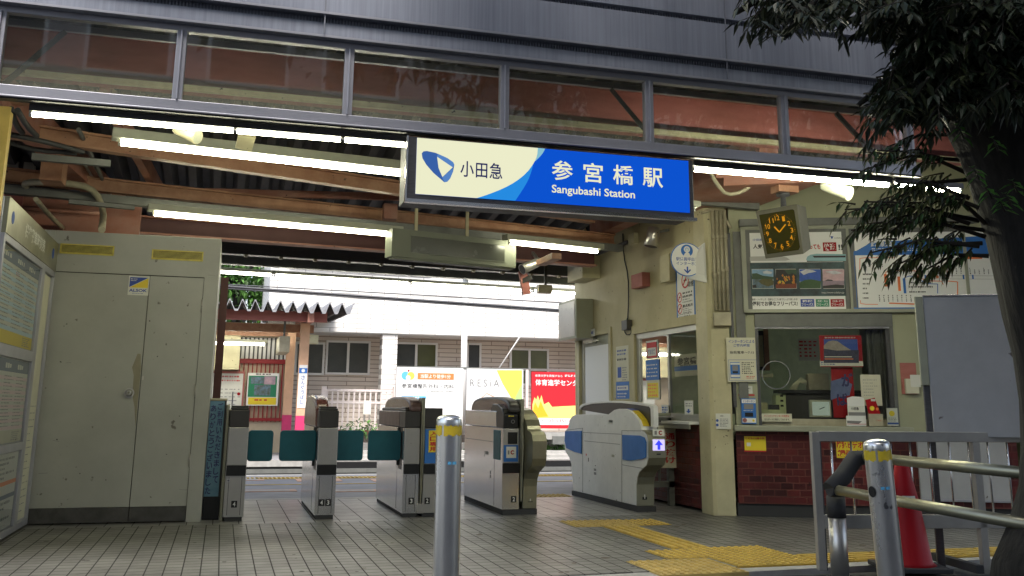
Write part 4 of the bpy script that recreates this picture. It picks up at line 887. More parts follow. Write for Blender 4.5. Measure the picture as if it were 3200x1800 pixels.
# corner pillar, a rounded foot
b = MB(); b.prism([(4.615, 9.10, 0), (4.615, 8.86, 0), (4.64, 8.825, 0), (4.70, 8.80, 0), (4.805, 8.755, 0), (4.83, 9.10, 0)], (0, 0, 3.5), 'paint_cream'); b.build('pillar', office, .006)
U24 = Vector((math.cos(R24), -math.sin(R24), 0)); F = Panel((4.80, 8.76, 0), U24)
FL = 2.6
b = MB()   # front: piers, band above, sill wall
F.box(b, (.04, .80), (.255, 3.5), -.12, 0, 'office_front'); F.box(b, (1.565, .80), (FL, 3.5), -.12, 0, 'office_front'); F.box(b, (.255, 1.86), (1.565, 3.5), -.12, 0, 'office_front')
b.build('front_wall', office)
b = MB(); F.box(b, (.03, .12), (FL, .80), -.14, .012, 'brick_red'); b.build('brick_base', office)
b = MB(); F.box(b, (.02, 0), (FL, .12), -.14, -.01, 'rubber'); b.build('plinth', office)
b = MB(); F.box(b, (.01, .795), (1.66, .85), -.10, .14, 'gate_hood'); b.build('counter', office, .01)
# window
b = MB(); F.box(b, (.255, 1.80), (1.565, 1.945), -.06, .03, 'conduit_grey'); F.box(b, (.255, 1.785), (1.565, 1.80), -.07, .01, 'alu_frame'); b.build('shutter_box', office)
b = MB(); F.box(b, (1.50, .85), (1.535, 1.785), -.09, -.01, 'alu_dark'); F.box(b, (1.535, .85), (1.568, 1.80), -.1, .012, 'conduit_grey'); F.box(b, (.255, .85), (.285, 1.785), -.09, -.01, 'alu_dark'); F.box(b, (.285, .85), (1.50, .915), -.085, -.055, 'conduit_beige')
wf = b.build('window_frame', office)
b = MB(); b.face([F.P(.285, .915, -.06), F.P(1.50, .915, -.06), F.P(1.50, 1.785, -.06), F.P(.285, 1.785, -.06)], 'window_glass'); b.build('pane', wf)
b = MB(); c = F.uv(2427, 1171); F.disc(b, c, .138, -.058, 'steel', .012, 36, r2=.131)
F.disc(b, c, .131, -.060, 'window_glass', .002, 36); b.build('speaking_hole', wf)
# inside of the office: floor, back wall, ceiling
b = MB()
inner = [(4.80, 12.8), (4.80, 9.15), F.P(.1, 0, -.14).to_2d()[:], F.P(FL, 0, -.14).to_2d()[:], (9.2, 12.8)]
b.box((4.79, 10.55, 0), (7.6, 10.60, 3.4), 'office_in'); b.box((4.79, 12.80, 0), (9.2, 12.86, 3.5), 'office_in')
b.prism([(x, y, .0) for x, y in inner], (0, 0, .02), 'gate_dark'); b.prism([(x, y, 3.42) for x, y in inner], (0, 0, .04), 'office_in'); b.box((8.9, 8.0, 0), (8.96, 12.8, 3.5), 'office_in'); b.build('room', office)
# sliding window and door in the side wall
b = MB()
b.box((WX-.02, 9.12, .86), (WX+.10, 10.86, .905), 'mullion_alu'); b.box((WX-.02, 9.12, 1.86), (WX+.10, 10.86, 1.955), 'office_wall'); b.box((WX-.015, 10.78, .905), (WX+.10, 10.86, 1.86), 'office_wall'); b.box((WX-.015, 9.10, .905), (WX+.10, 9.16, 1.86), 'office_wall')
sw = b.build('window_surround', office)
b = MB()
for y0, y1, x in ((10.68, 10.78, .02), (9.92, 9.96, .03), (9.16, 9.19, .03)): b.box((WX+x, y0, .905), (WX+x+.03, y1, 1.86), 'mullion_alu')
b.box((WX+.01, 9.16, 1.80), (WX+.07, 10.78, 1.86), 'mullion_alu'); b.box((WX+.01, 9.16, .905), (WX+.07, 10.78, .95), 'mullion_alu'); b.build('sash', sw)
b = MB()
for y0, y1, x in ((9.19, 9.92, .045), (9.96, 10.68, .035)): b.face([(WX+x, y0, .95), (WX+x, y1, .95), (WX+x, y1, 1.80), (WX+x, y0, 1.80)], 'window_glass')
b.build('pane', sw)
b = MB(); b.box((WX-.14, 9.14, .845), (WX+.0, 10.9, .875), 'white'); b.box((WX-.13, 9.14, .80), (WX-.12, 10.9, .845), 'mullion_alu'); b.build('sill_shelf', office, .004)
b = MB(); b.box((WX-.02, 11.50, 0), (WX+.06, 11.58, 2.0), 'office_wall'); b.box((WX-.02, 12.66, 0), (WX+.06, 12.72, 2.0), 'paint_cream'); b.box((WX-.02, 11.58, 1.93), (WX+.06, 12.66, 2.0), 'office_wall'); df_ = b.build('door_frame', office)
b = MB(); b.box((WX+.03, 11.58, 0), (WX+.06, 12.66, 1.93), 'gate_hood'); b.box((WX+.02, 11.64, .1), (WX+.03, 12.52, 1.80), 'white'); b.box((WX+.018, 12.55, 0), (WX+.03, 12.64, 1.93), 'mullion_alu'); dr = b.build('door', office)
b = MB(); b.box((WX-.03, 12.1, 1.84), (WX+.02, 12.45, 1.90), 'mullion_alu'); b.bar((WX-.01, 12.1, 1.865), (WX-.08, 11.8, 1.85), .02, .02, 'mullion_alu'); b.build('door_closer', dr)

SW_ = Panel((WX, 0, 0), (0, -1, 0), (-1, 0, 0)); SW_.v = Vector((0, 0, 1))   # side wall, u runs towards the street
def board(pan, name, p, q, label, cat, d=.0, th=.004, mt='paper', group=None):
    b = MB(); pan.rect(b, p, q, d, mt, th); o = b.build(name); return tag(o, label, cat, group)
def lines(o, fn, name='lettering'):
    b = MB(); fn(b); return b.build(name, o)
# --- signs and boxes on the side wall
o = board(SW_, 'notice', (1926, 1084), (1966, 1190), 'tall cream paper notice about the intercom, above the blue notice by the office door', 'notice', mt='paper_cream')
lines(o, lambda b: (SW_.dpx(b, (1930, 1092), (1962, 1110), 2, .0055, 'ink_blue', cell=.03), SW_.dpx(b, (1930, 1118), (1960, 1128), 1, .0055, 'ink', cell=.03), SW_.rect(b, (1931, 1148), (1943, 1180), .004, 'ink_blue'), SW_.dpx(b, (1946, 1146), (1962, 1190), 6, .0055, 'ink_grey', cell=.03)))
o = board(SW_, 'notice', (1926, 1194), (1967, 1246), 'blue notice with a white lozenge by the office door', 'notice', mt='blue')
lines(o, lambda b: (SW_.rect(b, (1929, 1206), (1964, 1219), .004, 'paper'), SW_.dpx(b, (1932, 1208), (1961, 1217), 1, .0065, 'ink_blue', cell=.03), SW_.dpx(b, (1931, 1226), (1962, 1244), 2, .0055, 'paper', cell=.03)))
o = board(SW_, 'door_plate', (1840, 1032), (1866, 1050), 'small white plate on the lintel of the office door', 'sign', .03)
lines(o, lambda b: SW_.dpx(b, (1843, 1036), (1863, 1046), 1, .0355, 'ink_blue', cell=.05, fill=.8))
o = board(SW_, 'no_smoking_sign', (2113, 848), (2176, 1012), 'blue edged sign with three red prohibition rings, half behind the round sign', 'sign', mt='blue', th=.006)
def _f(b):
    SW_.rect(b, (2117, 850), (2172, 1003), .006, 'white')
    for (x, y), r in (((2143, 876), .085), ((2126, 930), .055), ((2127, 965), .055)):
        SW_.disc(b, SW_.uv(x, y), r, .0075, 'ink_red', r2=r*.80); c = SW_.uv(x, y); a = Vector(SW_.P(c[0]-r*.6, c[1]-r*.6, .0095)); e = Vector(SW_.P(c[0]+r*.6, c[1]+r*.6, .0095)); b.bar(a, e, .002, r*.2, 'ink_red'); SW_.box(b, (c[0]-r*.4, c[1]-r*.1), (c[0]+r*.4, c[1]+r*.1), .0078, .0085, 'ink')
    SW_.tpx(b, '禁煙', (2150, 880), (2169, 894), .0085, 'ink', bold=.02)
    SW_.dpx(b, (2135, 912), (2168, 925), 2, .0085, 'ink', cell=.04); SW_.dpx(b, (2135, 926), (2168, 942), 3, .0085, 'ink_grey', cell=.03); SW_.dpx(b, (2136, 950), (2168, 957), 1, .0085, 'ink', cell=.04); SW_.dpx(b, (2136, 958), (2168, 975), 4, .0085, 'ink_grey', cell=.03); SW_.dpx(b, (2120, 982), (2168, 1000), 4, .0085, 'ink_grey', cell=.03)
lines(o, _f)
# window stickers
o = board(SW_, 'window_notice', (2012, 1066), (2049, 1118), 'red framed white notice stuck in the office sliding window', 'notice', -.03, .003)
def _f(b):
    a, c = SW_.uv(2014, 1072), SW_.uv(2047, 1116); u0, u1 = sorted((a[0], c[0])); v0, v1 = sorted((a[1], c[1])); e = .02
    for p, q in (((u0, v0), (u1, v0+e)), ((u0, v1-3*e), (u1, v1)), ((u0, v0), (u0+e, v1)), ((u1-e, v0), (u1, v1))): SW_.box(b, p, q, -.026, -.024, 'ink_red')
    SW_.dashes(b, (u0+.04, v0+.04), (u1-.04, v1-.08), 5, -.0245, 'ink_blue', cell=.05)
lines(o, _f)
o = board(SW_, 'window_notice', (2011, 1126), (2053, 1186), 'blue notice stuck in the office sliding window below the red framed one', 'notice', -.03, .003, 'blue')
lines(o, lambda b: SW_.dpx(b, (2015, 1136), (2050, 1180), 4, -.0255, 'paper', cell=.05, fill=.35))
o = board(SW_, 'window_notice', (2013, 1189), (2055, 1248), 'cream notice with yellow and orange print, lowest in the office sliding window', 'notice', -.03, .003, 'paper_cream')
lines(o, lambda b: (SW_.rect(b, (2017, 1197), (2051, 1242), -.027, 'yellow'), SW_.dpx(b, (2019, 1199), (2050, 1240), 4, -.0250, 'orange', cell=.05, fill=.5)))
o = board(SW_, 'window_banner', (2091, 1110), (2176, 1172), 'cream station name banner with a blue stripe inside the sliding window', 'banner', -.065, .003, 'paper_cream')
lines(o, lambda b: (SW_.rect(b, (2091, 1146), (2176, 1154), -.062, 'blue'), SW_.tpx(b, '参宮橋', (2100, 1119), (2160, 1136), -.060, 'ink', bold=.02), SW_.dpx(b, (2110, 1138), (2150, 1143), 1, -.060, 'ink_grey', cell=.04)))
o = board(SW_, 'window_banner', (2057, 1126), (2083, 1176), 'short piece of cream banner with a blue stripe beside the window mullion', 'banner', -.065, .003, 'paper_cream')
lines(o, lambda b: SW_.rect(b, (2057, 1154), (2083, 1160), -.062, 'blue'))
o = board(SW_, 'window_card', (2137, 1252), (2165, 1296), 'small white card with a blue down arrow standing inside the sliding window', 'card', -.01, .004)
lines(o, lambda b: (SW_.dpx(b, (2141, 1258), (2161, 1272), 2, -.005, 'ink_grey', cell=.04), SW_.poly(b, [(2150, 1292), (2143, 1284), (2148, 1284), (2148, 1278), (2153, 1278), (2153, 1284), (2158, 1284)], -.005, 'ink_blue')))
o = board(SW_, 'window_card', (2065, 1265), (2087, 1294), 'small pale card with blue print low in the rear sash', 'card', -.01, .004)
lines(o, lambda b: SW_.dpx(b, (2067, 1270), (2085, 1292), 3, -.005, 'ink_blue', cell=.04, fill=.7))
# monitors and desks dimly seen through the side window
b = MB(); b.box((5.25, 9.6, .95), (5.31, 10.1, 1.32), 'gate_dark'); b.box((5.24, 9.62, .98), (5.25, 10.08, 1.29), 'gate_black'); b.box((5.245, 9.60, 1.30), (5.25, 10.1, 1.325), 'yellow'); b.box((5.27, 9.8, .74), (5.30, 9.86, .95), 'gate_dark'); tag(b.build('monitor'), 'dark monitor with a yellow upper rim inside the sliding window', 'monitor')
b = MB(); b.box((5.0, 9.2, .70), (5.75, 10.5, .74), 'gate_hood'); b.box((5.0, 9.25, .02), (5.04, 10.45, .70), 'gate_dark'); b.box((5.7, 9.25, .02), (5.74, 10.45, .70), 'gate_dark'); tag(b.build('desk'), 'plain office desk just inside the sliding window', 'desk')
# electric boxes at the far end of the wall
def boxthing(name, p, q, dep, label, cat, mt='gate_hood', x=WX, pan=SW_, bevel=.004):
    b = MB(); pan.box(b, pan.uv(*p), pan.uv(*q), 0, dep, mt); return tag(b.build(name, None, bevel), label, cat)
o = boxthing('electric_box', (1826, 712), (1876, 870), .25, 'upper cream electric box at the far end of the office wall', 'electric box', 'paint_cream')
q0, q1 = at(1786, 850, X=4.45), at(1830, 985, X=4.45)
b = MB(); b.box((4.42, 12.15, 1.90), (WX, 12.86, 2.42), 'gate_hood'); o = tag(b.build('electric_box', None, .004), 'lower grey electric box overhanging the platform corner of the office', 'electric box')
b = MB(); b.box((4.412, 12.2, 1.93), (4.42, 12.82, 2.39), 'steel_dull'); b.build('door', o)
b = MB(); b.box((4.58, 9.62, 2.36), (WX, 9.86, 2.66), 'paint_cream'); tag(b.build('lamp_box', None, .004), 'cream box behind the round hanging sign on the office wall', 'wall box')
o = boxthing('junction_box', (1996, 862), (2032, 895), .10, 'small brown box on the office wall with a pale blue tab', 'junction box', 'paint_red_beam')
o = boxthing('junction_box', (1976, 735), (1996, 760), .06, 'small cream junction box high on the office wall beside the horn speaker', 'junction box', 'paint_cream')
o = boxthing('alarm_box', (1958, 1003), (1976, 1030), .07, 'small dark wired box above the gap between door and sliding window', 'alarm box', 'gate_dark')
pipe('cable', [SW_.px(1950, 730, .015), SW_.px(1952, 800, .015), SW_.px(1968, 860, .02), SW_.px(1968, 940, .015), SW_.px(1966, 1004, .02)], .008, 'cable', 'black cable running down the office wall to the small dark box', 'cable')
pipe('cable', [SW_.px(1966, 990, .015), SW_.px(1955, 1020, .015), SW_.px(1958, 1046, .02), SW_.px(1978, 1046, .02), SW_.px(1976, 1020, .02)], .007, 'cable', 'loose black cable end coiled under the small dark box', 'cable')
b = MB(); a_, c_ = SW_.px(1892, 796, .12), SW_.px(1975, 756, .05); b.bar(a_, c_, .035, .035, 'alu_dark'); tag(b.build('bracket_arm'), 'dark diagonal bracket arm high on the office wall', 'bracket')
# horn speaker
hs = thing('horn_speaker', SW_.px(2035, 745, .15), 'grey horn speaker tilted down on the office wall behind the station sign', 'speaker')
c0, c1 = at(2044, 712, X=4.48), at(2034, 770, X=4.44)
b = MB(); ax = (c1-c0); b.tube([c0, c0+ax*.42, c0+ax*.5, c0+ax], [.065, .072, .066, .082], 'steel_dull', 28); b.tube([c1+ax*.004, c1+ax*.006], .070, 'gate_dark', 28); b.build('horn', hs)
b = MB(); b.bar(c0+ax*.3, Vector((WX, (c0+ax*.3).y, (c0+ax*.3).z+.05)), .03, .03, 'conduit_grey'); b.build('bracket', hs)
# round projecting sign
rs0 = at(2147, 811, Y=8.88)
rsn = thing('round_sign', rs0, 'round blue edged white staff call sign on a triangular bracket beside the pillar', 'sign')
RS = Panel((rs0.x, rs0.y, rs0.z), (math.cos(.12), -math.sin(.12), 0))
b = MB(); RS.disc(b, (0, 0), .172, -.012, 'blue', .012, 44); b.build('rim', rsn)
b = MB(); RS.disc(b, (0, 0), .163, .001, 'white', .002, 44); b.build('face', rsn)
b = MB(); RS.disc(b, (0.0000, 0.0907), 0.0630, .003, 'blue', .001, 30); RS.disc(b, (0.0000, 0.1033), 0.0328, .0042, 'white', .001, 24); RS.disc(b, (0.0000, 0.1033), .018, .0054, 'cyan', .0008, 20, r2=.012); RS.polyuv(b, [(-0.0378, 0.0277), (0.0378, 0.0277), (0.0227, 0.0655), (0.0101, 0.0706), (0.0076, 0.1008), (-0.0076, 0.1008), (-0.0101, 0.0706), (-0.0277, 0.0567)], .0066, 'white', .0008)
RS.text(b, '駅係員呼出し', (-0.1159, -0.0151), (0.1159, 0.0227), .0035, 'ink_blue', bold=.01); RS.text(b, 'インターホン', (-0.1159, -0.0580), (0.1159, -0.0227), .0035, 'ink_blue', bold=.01)
RS.polyuv(b, [(0.0000, -0.1449), (-0.0378, -0.1071), (-0.0277, -0.0983), (-0.0076, -0.1184), (-0.0076, -0.0731), (0.0076, -0.0731), (0.0076, -0.1184), (0.0277, -0.0983), (0.0378, -0.1071)], .0035, 'ink_blue'); b.build('lettering', rsn)
b = MB(); a_ = RS.P(.135, .0, -.02); pts = [at(2150, 868, Y=8.91), at(2212, 882, Y=8.74), at(2206, 757, Y=8.74), at(2176, 780, Y=8.91)]; b.prism([p+Vector((0, .02, 0)) for p in pts], (0, .03, 0), 'white'); b.build('bracket', rsn)
# conduits by the pillar
for k in range(4):
    x0 = 2222+k*13; top, bot = F.px(x0-3+k*.5, 665, .05), F.px(x0+14, 972, .05)
    top.z = 2.98; q = Vector((bot.x, bot.y, 2.98))
    lab = ('first', 'second', 'third', 'fourth')[k]
    b = MB(); b.tube([bot, q], .017, 'conduit_beige', 10); o = tag(b.build('conduit_pipe'), f'{lab} from the left of the four upright cream conduits beside the pillar', 'pipe', 'upright conduits beside the pillar')
    z = bot.z
    for zz in (z+.35+.02*k, z+.75): b = MB(); b.tube([(bot.x, bot.y, zz-.03), (bot.x, bot.y, zz+.03)], .021, 'conduit_beige', 10); b.build('coupling', o)
a_ = F.px(2252, 1000, .03); b = MB(); F.box(b, F.uv(2228, 978), F.uv(2284, 1020), 0, .09, 'conduit_beige'); tag(b.build('junction_box', None, .008), 'grey junction box at the foot of the four cream conduits', 'junction box')
b = MB(); F.box(b, (.02, 1.02), (.05, 2.75), 0, .02, 'alu_dark'); F.box(b, (.075, 1.10), (.165, 2.76), 0, .03, 'conduit_grey'); tag(b.build('door_track'), 'grey upright track between the conduits and the poster case', 'track')
# --- things on the office front
o = board(F, 'notice', (2268, 1056), (2364, 1194), 'cream notice giving intercom hours, left of the service window', 'notice', .036, .006, 'paper_cream')
def _f(b):
    F = globals()['F'].shifted(.03)
    F.tpx(b, 'インターホンによる', (2276, 1062), (2357, 1072), .0135, 'ink_blue', bold=.012); F.tpx(b, 'ご案内時間', (2292, 1075), (2342, 1084), .0135, 'ink_blue', bold=.012); F.tpx(b, '始発電車～7:15', (2280, 1097), (2356, 1106), .0135, 'ink', bold=.012)
    a, c = F.uv(2276, 1124), F.uv(2366, 1190)
    F.box(b, a, c, .012, .0128, 'ink_blue'); F.box(b, (a[0]+.003, a[1]-.003), (c[0]-.003, c[1]+.003), .0128, .0136, 'paper_cream')
    F.rect(b, (2281, 1132), (2313, 1182), .0136, 'blue'); F.rect(b, (2288, 1142), (2306, 1158), .0148, 'ink_grey'); F.rect(b, (2289, 1160), (2306, 1167), .0148, 'black'); F.rect(b, (2282, 1134), (2312, 1140), .0148, 'paper'); F.rect(b, (2284, 1171), (2312, 1179), .0148, 'paper')
    F.dpx(b, (2317, 1131), (2360, 1170), 7, .015, 'ink', cell=.018); F.dpx(b, (2332, 1174), (2360, 1184), 2, .015, 'ink_red', cell=.018)
lines(o, _f)
o = board(F, 'sticker', (2308, 1206), (2352, 1230), 'small white sticker over a red strip above the blue intercom', 'sticker', .002, .002)
lines(o, lambda b: (F.rect(b, (2308, 1232), (2358, 1237), .002, 'ink_red'), F.dpx(b, (2311, 1210), (2350, 1226), 2, .0055, 'ink_grey', cell=.016)))
ic = thing('intercom', F.P(.2, .9, 0), 'blue intercom panel with a round call button on the counter', 'intercom')
b = MB(); F.rect(b, (2314, 1245), (2363, 1325), .0, 'blue', .05); b.build('body', ic, .004)
b = MB(); F.rect(b, (2316, 1248), (2360, 1260), .0505, 'white'); F.tpx(b, 'インターホン', (2319, 1250), (2357, 1258), .053, 'ink_blue', bold=.015); F.dpx(b, (2322, 1281), (2356, 1285), 1, .053, 'paper', cell=.014); b.build('lettering', ic)
b = MB(); F.rect(b, (2323, 1263), (2353, 1279), .0505, 'ink_grey'); b.build('speaker_grille', ic)
b = MB(); F.rect(b, (2326, 1289), (2352, 1302), .0505, 'gate_black'); b.build('camera_window', ic)
b = MB(); F.rect(b, (2318, 1306), (2361, 1321), .0505, 'white'); F.disc(b, F.uv(2326, 1313), .020, .052, 'paint_red_beam', .006, 20); F.disc(b, F.uv(2353, 1314), .012, .052, 'yellow', .001, 16); b.build('call_button', ic)
o = board(F, 'small_notice', (2236, 1292), (2284, 1341), 'small white notice with blue symbols low on the cream pillar', 'notice', .02, .004)
lines(o, lambda b: (F.tpx(b, 'お願い', (2249, 1297), (2262, 1303), .0255, 'ink'), F.disc(b, F.uv(2241, 1314), .013, .0245, 'ink_blue', n=16), F.disc(b, F.uv(2241, 1328), .013, .0245, 'ink_blue', n=16), F.dpx(b, (2249, 1307), (2278, 1334), 6, .0255, 'ink_grey', cell=.014)))
# poster cabinet with two posters
pcb = thing('poster_case', F.P(1.3, 1.93, 0), 'wide grey poster case over the service window', 'poster case')
pu0, pu1, pv0, pv1 = .150, 2.30, 1.935, 2.805
b = MB(); F.box(b, (pu0, pv0), (pu1, pv1), .0, .05, 'conduit_grey'); b.build('case', pcb, .004)
b = MB()
um = F.uv(2652, 850)[0]
for a, c in (((pu0, pv0), (pu1, pv0+.035)), ((pu0, pv1-.035), (pu1, pv1)), ((pu0, pv0), (pu0+.045, pv1)), ((um-.012, pv0), (um+.012, pv1)), ((pu1-.03, pv0), (pu1, pv1))): F.box(b, a, c, .05, .066, 'gate_hood')
b.build('frame', pcb, .003)
b = MB(); F.box(b, (.14, pv1+.0), (2.4, pv1+.07), -.01, .10, 'conduit_grey'); b.build('rain_hood', pcb)
mat('photo_lake', (.16, .26, .38), .5, 0, .7, 14, (.08, .09, .03)); mat('photo_fire', (.75, .30, .05), .5, 0, .8, 22, (.10, .03, .015)); mat('photo_hill', (.05, .16, .55), .5, 0, .6, 9, (.03, .10, .03)); mat('photo_dusk', (.62, .42, .48), .5, 0, .5, 6, (.25, .20, .28)); mat('photo_forest', (.05, .11, .12), .5, 0, .8, 8, (.015, .02, .025)); mat('poster_white', (.84, .84, .82), .5)
for n_, c_ in (('ph_sky', (.30, .50, .72)), ('ph_cloud', (.72, .74, .78)), ('ph_hill', (.05, .10, .05)), ('ph_moor', (.13, .12, .035)), ('ph_dark', (.025, .022, .02)), ('ph_fire', (.80, .28, .03)), ('ph_red', (.28, .06, .02)), ('ph_blue', (.03, .12, .58)), ('ph_green', (.04, .11, .025)), ('ph_pink', (.70, .47, .52)), ('ph_sea', (.36, .26, .33))): mat(n_, c_, .5, 0, .25, 30)
mat('train_teal', (.22, .42, .48), .4); mat('train_grey', (.48, .47, .45), .4)
po0 = (2340, 731); po1 = (2641, 968)
o = board(F, 'tourism_poster', po0, po1, 'white travel poster with four small photographs, left in the poster case', 'poster', .051, .002, 'poster_white')
def fq(x, y): return (2200+x/2.576, 550+y/2.576)     # pixels of the enlargement of this part
def _f(b):
    F.rect(b, fq(365, 705), fq(1137, 970), .053, 'photo_forest', .0008)
    for x0, x1, m_ in ((382, 553, 'photo_lake'), (572, 738, 'photo_fire'), (762, 932, 'photo_hill'), (948, 1120, 'photo_dusk')):
        F.rect(b, fq(x0-3, 755), fq(x1+3, 912), .0538, 'paper', .0003); F.rect(b, fq(x0, 758), fq(x1, 909), .0541, m_, .0005)
    def ph(x0, x1, pts, m_, d): F.poly(b, [fq(x0+(x1-x0)*x, 758+151*y) for x, y in pts][::-1], d, m_, .0003)
    ph(382, 553, [(0, 0), (1, 0), (1, .45), (0, .45)], 'ph_sky', .0547); ph(382, 553, [(.5, .12), (.7, .06), (.95, .14), (.9, .24), (.55, .22)], 'ph_cloud', .0551)
    ph(382, 553, [(0, .22), (.22, .20), (.5, .33), (1, .40), (1, .50), (0, .52)], 'ph_hill', .0555); ph(382, 553, [(.3, .62), (.5, .48), (.85, .50), (1, .62), (1, .82), (.75, .9), (.45, .78)], 'ph_moor', .0555); ph(382, 553, [(.02, .84), (.18, .80), (.22, .97), (.03, .98)], 'ph_dark', .0555)
    ph(572, 738, [(0, 0), (1, 0), (1, 1), (0, 1)], 'ph_dark', .0547)
    r = random.Random(2)
    for k in range(26):
        x, y, w_ = r.random()*.86, .25+r.random()*.55, .05+.10*r.random(); ph(572, 738, [(x, y), (x+w_*.5, y-w_*.9), (x+w_, y), (x+w_*.6, y+w_*.8)], 'ph_fire' if k % 3 else 'yellow', .0551+.0001*(k % 4))
    ph(572, 738, [(.4, 0), (1, 0), (1, .3), (.8, .2), (.6, .28)], 'ph_hill', .0551); ph(572, 738, [(0, .8), (1, .74), (1, 1), (0, 1)], 'ph_red', .0556)
    ph(762, 932, [(0, 0), (1, 0), (1, .62), (0, .62)], 'ph_blue', .0547); ph(762, 932, [(.02, .12), (.3, .0), (.6, .03), (.8, .12), (.4, .2), (.2, .3)], 'ph_cloud', .0551); ph(762, 932, [(0, .70), (.25, .56), (.55, .52), (1, .62), (1, 1), (0, 1)], 'ph_green', .0551)
    ph(948, 1120, [(0, 0), (1, 0), (1, .6), (0, .6)], 'ph_pink', .0547); ph(948, 1120, [(.1, .12), (.55, .06), (.95, .2), (.5, .26)], 'ph_cloud', .0551); ph(948, 1120, [(0, .6), (1, .6), (1, 1), (0, 1)], 'ph_sea', .0551); ph(948, 1120, [(.1, .6), (.22, .53), (.42, .55), (.5, .61)], 'ph_dark', .0555); ph(948, 1120, [(0, .88), (.6, .80), (1, .84), (1, 1), (0, 1)], 'ph_dark', .0555)
lines(o, _f, 'pictures')
def _f(b):
    F.poly(b, [fq(815, 680), fq(825, 655), fq(850, 640), fq(900, 632), fq(1133, 636), fq(1133, 690), fq(830, 690)][::-1], .053, 'train_teal', .0006); F.poly(b, [fq(865, 648), fq(1130, 648), fq(1130, 662), fq(880, 664)][::-1], .0536, 'black', .0005)
    F.poly(b, [fq(365, 655), fq(600, 650), fq(660, 662), fq(685, 680), fq(650, 688), fq(365, 690)][::-1], .053, 'train_grey', .0006)
    F.rect(b, fq(820, 688), fq(1130, 694), .053, 'black', .0005)
lines(o, _f, 'train_picture')
def _f(b):
    z = .0548
    F.tpx(b, '小田急に', fq(385, 512), fq(500, 528), z, 'ink_blue', bold=.02); F.tpx(b, '人気', fq(388, 556), fq(468, 592), z, 'ink', bold=.03)
    F.tpx(b, 'とっても', fq(810, 556), fq(930, 596), z, 'ink_red', bold=.03)
    F.rect(b, fq(948, 542), fq(1060, 612), .0535, 'red', .0006); F.tpx(b, '快適', fq(956, 550), fq(1052, 606), z, 'poster_white', bold=.03); F.tpx(b, '!!', fq(1072, 558), fq(1110, 602), z, 'ink', bold=.03)
    F.tpx(b, 'odakyu', fq(1040, 500), fq(1116, 514), z, 'ink_grey'); F.poly(b, [fq(1008, 492), fq(1034, 494), fq(1022, 516)][::-1], .0535, 'ink_blue', .0006)
    F.tpx(b, '箱根・ハイキング・温泉などこれ1枚でたっぷり楽しめる!', fq(382, 990), fq(748, 1006), z, 'ink', bold=.01); F.tpx(b, '便利でお得なフリーパス!', fq(384, 1014), fq(748, 1050), z, 'ink', bold=.03)
    for x0, x1, m_, t0 in ((770, 882, 'blue_deep', '箱根'), (892, 1002, 'green', '丹沢・大山'), (1010, 1122, 'red', '江の島・鎌倉')):
        F.rect(b, fq(x0, 996), fq(x1, 1056), .0532, m_, .0006); F.tpx(b, t0, fq(x0+14, 1003), fq(x1-14, 1022), z, 'poster_white', bold=.02); F.tpx(b, 'フリーパス', fq(x0+8, 1028), fq(x1-8, 1050), z, 'poster_white', bold=.02)
    F.tpx(b, 'http://www.odakyu.jp', fq(940, 936), fq(1120, 954), z, 'paper')
lines(o, _f)
# route map
o = board(F, 'route_map', (2664, 731), (3230, 972), 'route map on a blue and white sheet, right in the poster case behind the leaves', 'route map', .051, .002, 'poster_white')
def _f(b):
    F.poly(b, [fq(1198, 620), fq(1260, 585), fq(1340, 540), fq(2600, 470), fq(2600, 600), fq(1340, 622)][::-1], .053, 'blue', .0006)
    F.rect(b, fq(1198, 618), fq(1226, 1088), .0531, 'blue', .0006); F.rect(b, fq(1198, 1064), fq(2600, 1090), .0532, 'blue', .0006); F.rect(b, fq(1198, 610), fq(2600, 630), .0533, 'blue', .0006)
    F.tpx(b, '路線図', fq(1330, 535), fq(1500, 575), .0548, 'paper', bold=.02); F.dpx(b, fq(1340, 585), fq(1900, 610), 2, .0548, 'paper', cell=.02)
lines(o, _f, 'border')
def _f(b):
    def line(pts, m_, wd=.006, d=.054):
        for p, q in zip(pts, pts[1:]): b.bar(F.px(*fq(*p), d), F.px(*fq(*q), d), .0016, wd, m_)
    line([(1245, 780), (1245, 670), (1290, 664), (1520, 664)], 'orange'); line([(1250, 1005), (1250, 1030), (1290, 1037), (1390, 1038)], 'orange'); line([(1452, 830), (1452, 780), (1480, 768), (1690, 770), (1720, 815), (1770, 850), (1900, 852), (1912, 880)], 'orange', .007)
    line([(1700, 815), (1740, 850), (1780, 872), (1868, 875), (1868, 950)], 'blue', .007); line([(1600, 880), (1600, 825), (1640, 812), (1700, 815)], 'blue', .007); line([(1943, 720), (1943, 850), (2028, 858), (2028, 975)], 'orange', .008)
    line([(1640, 805), (2600, 812)], 'train_grey', .004); line([(1640, 832), (2600, 838)], 'train_grey', .004); line([(1480, 1028), (1700, 1036)], 'orange', .012)
    for x, y, r, m_ in ((1790, 818, .018, 'red'), (1866, 818, .014, 'orange'), (1943, 818, .014, 'orange'), (1716, 818, .014, 'orange')): F.disc(b, F.uv(*fq(x, y)), r, .0556, m_, .001, 16)
    for x, m_ in ((1770, 'blue'), (1812, 'blue'), (1925, 'blue'), (2075, 'blue'), (2150, 'blue')): F.rect(b, fq(x-8, 802), fq(x+8, 836), .0545, m_, .0006)
    for x, y0, y1, m_ in ((1452, 795, 895, 'orange'), (1560, 815, 930, 'orange'), (1603, 830, 950, 'blue')): F.rect(b, fq(x-15, y0), fq(x+15, y1), .0545, m_, .0006)
    F.rect(b, fq(2095, 650), fq(2225, 674), .0545, 'orange', .0006)
lines(o, _f, 'route_lines')
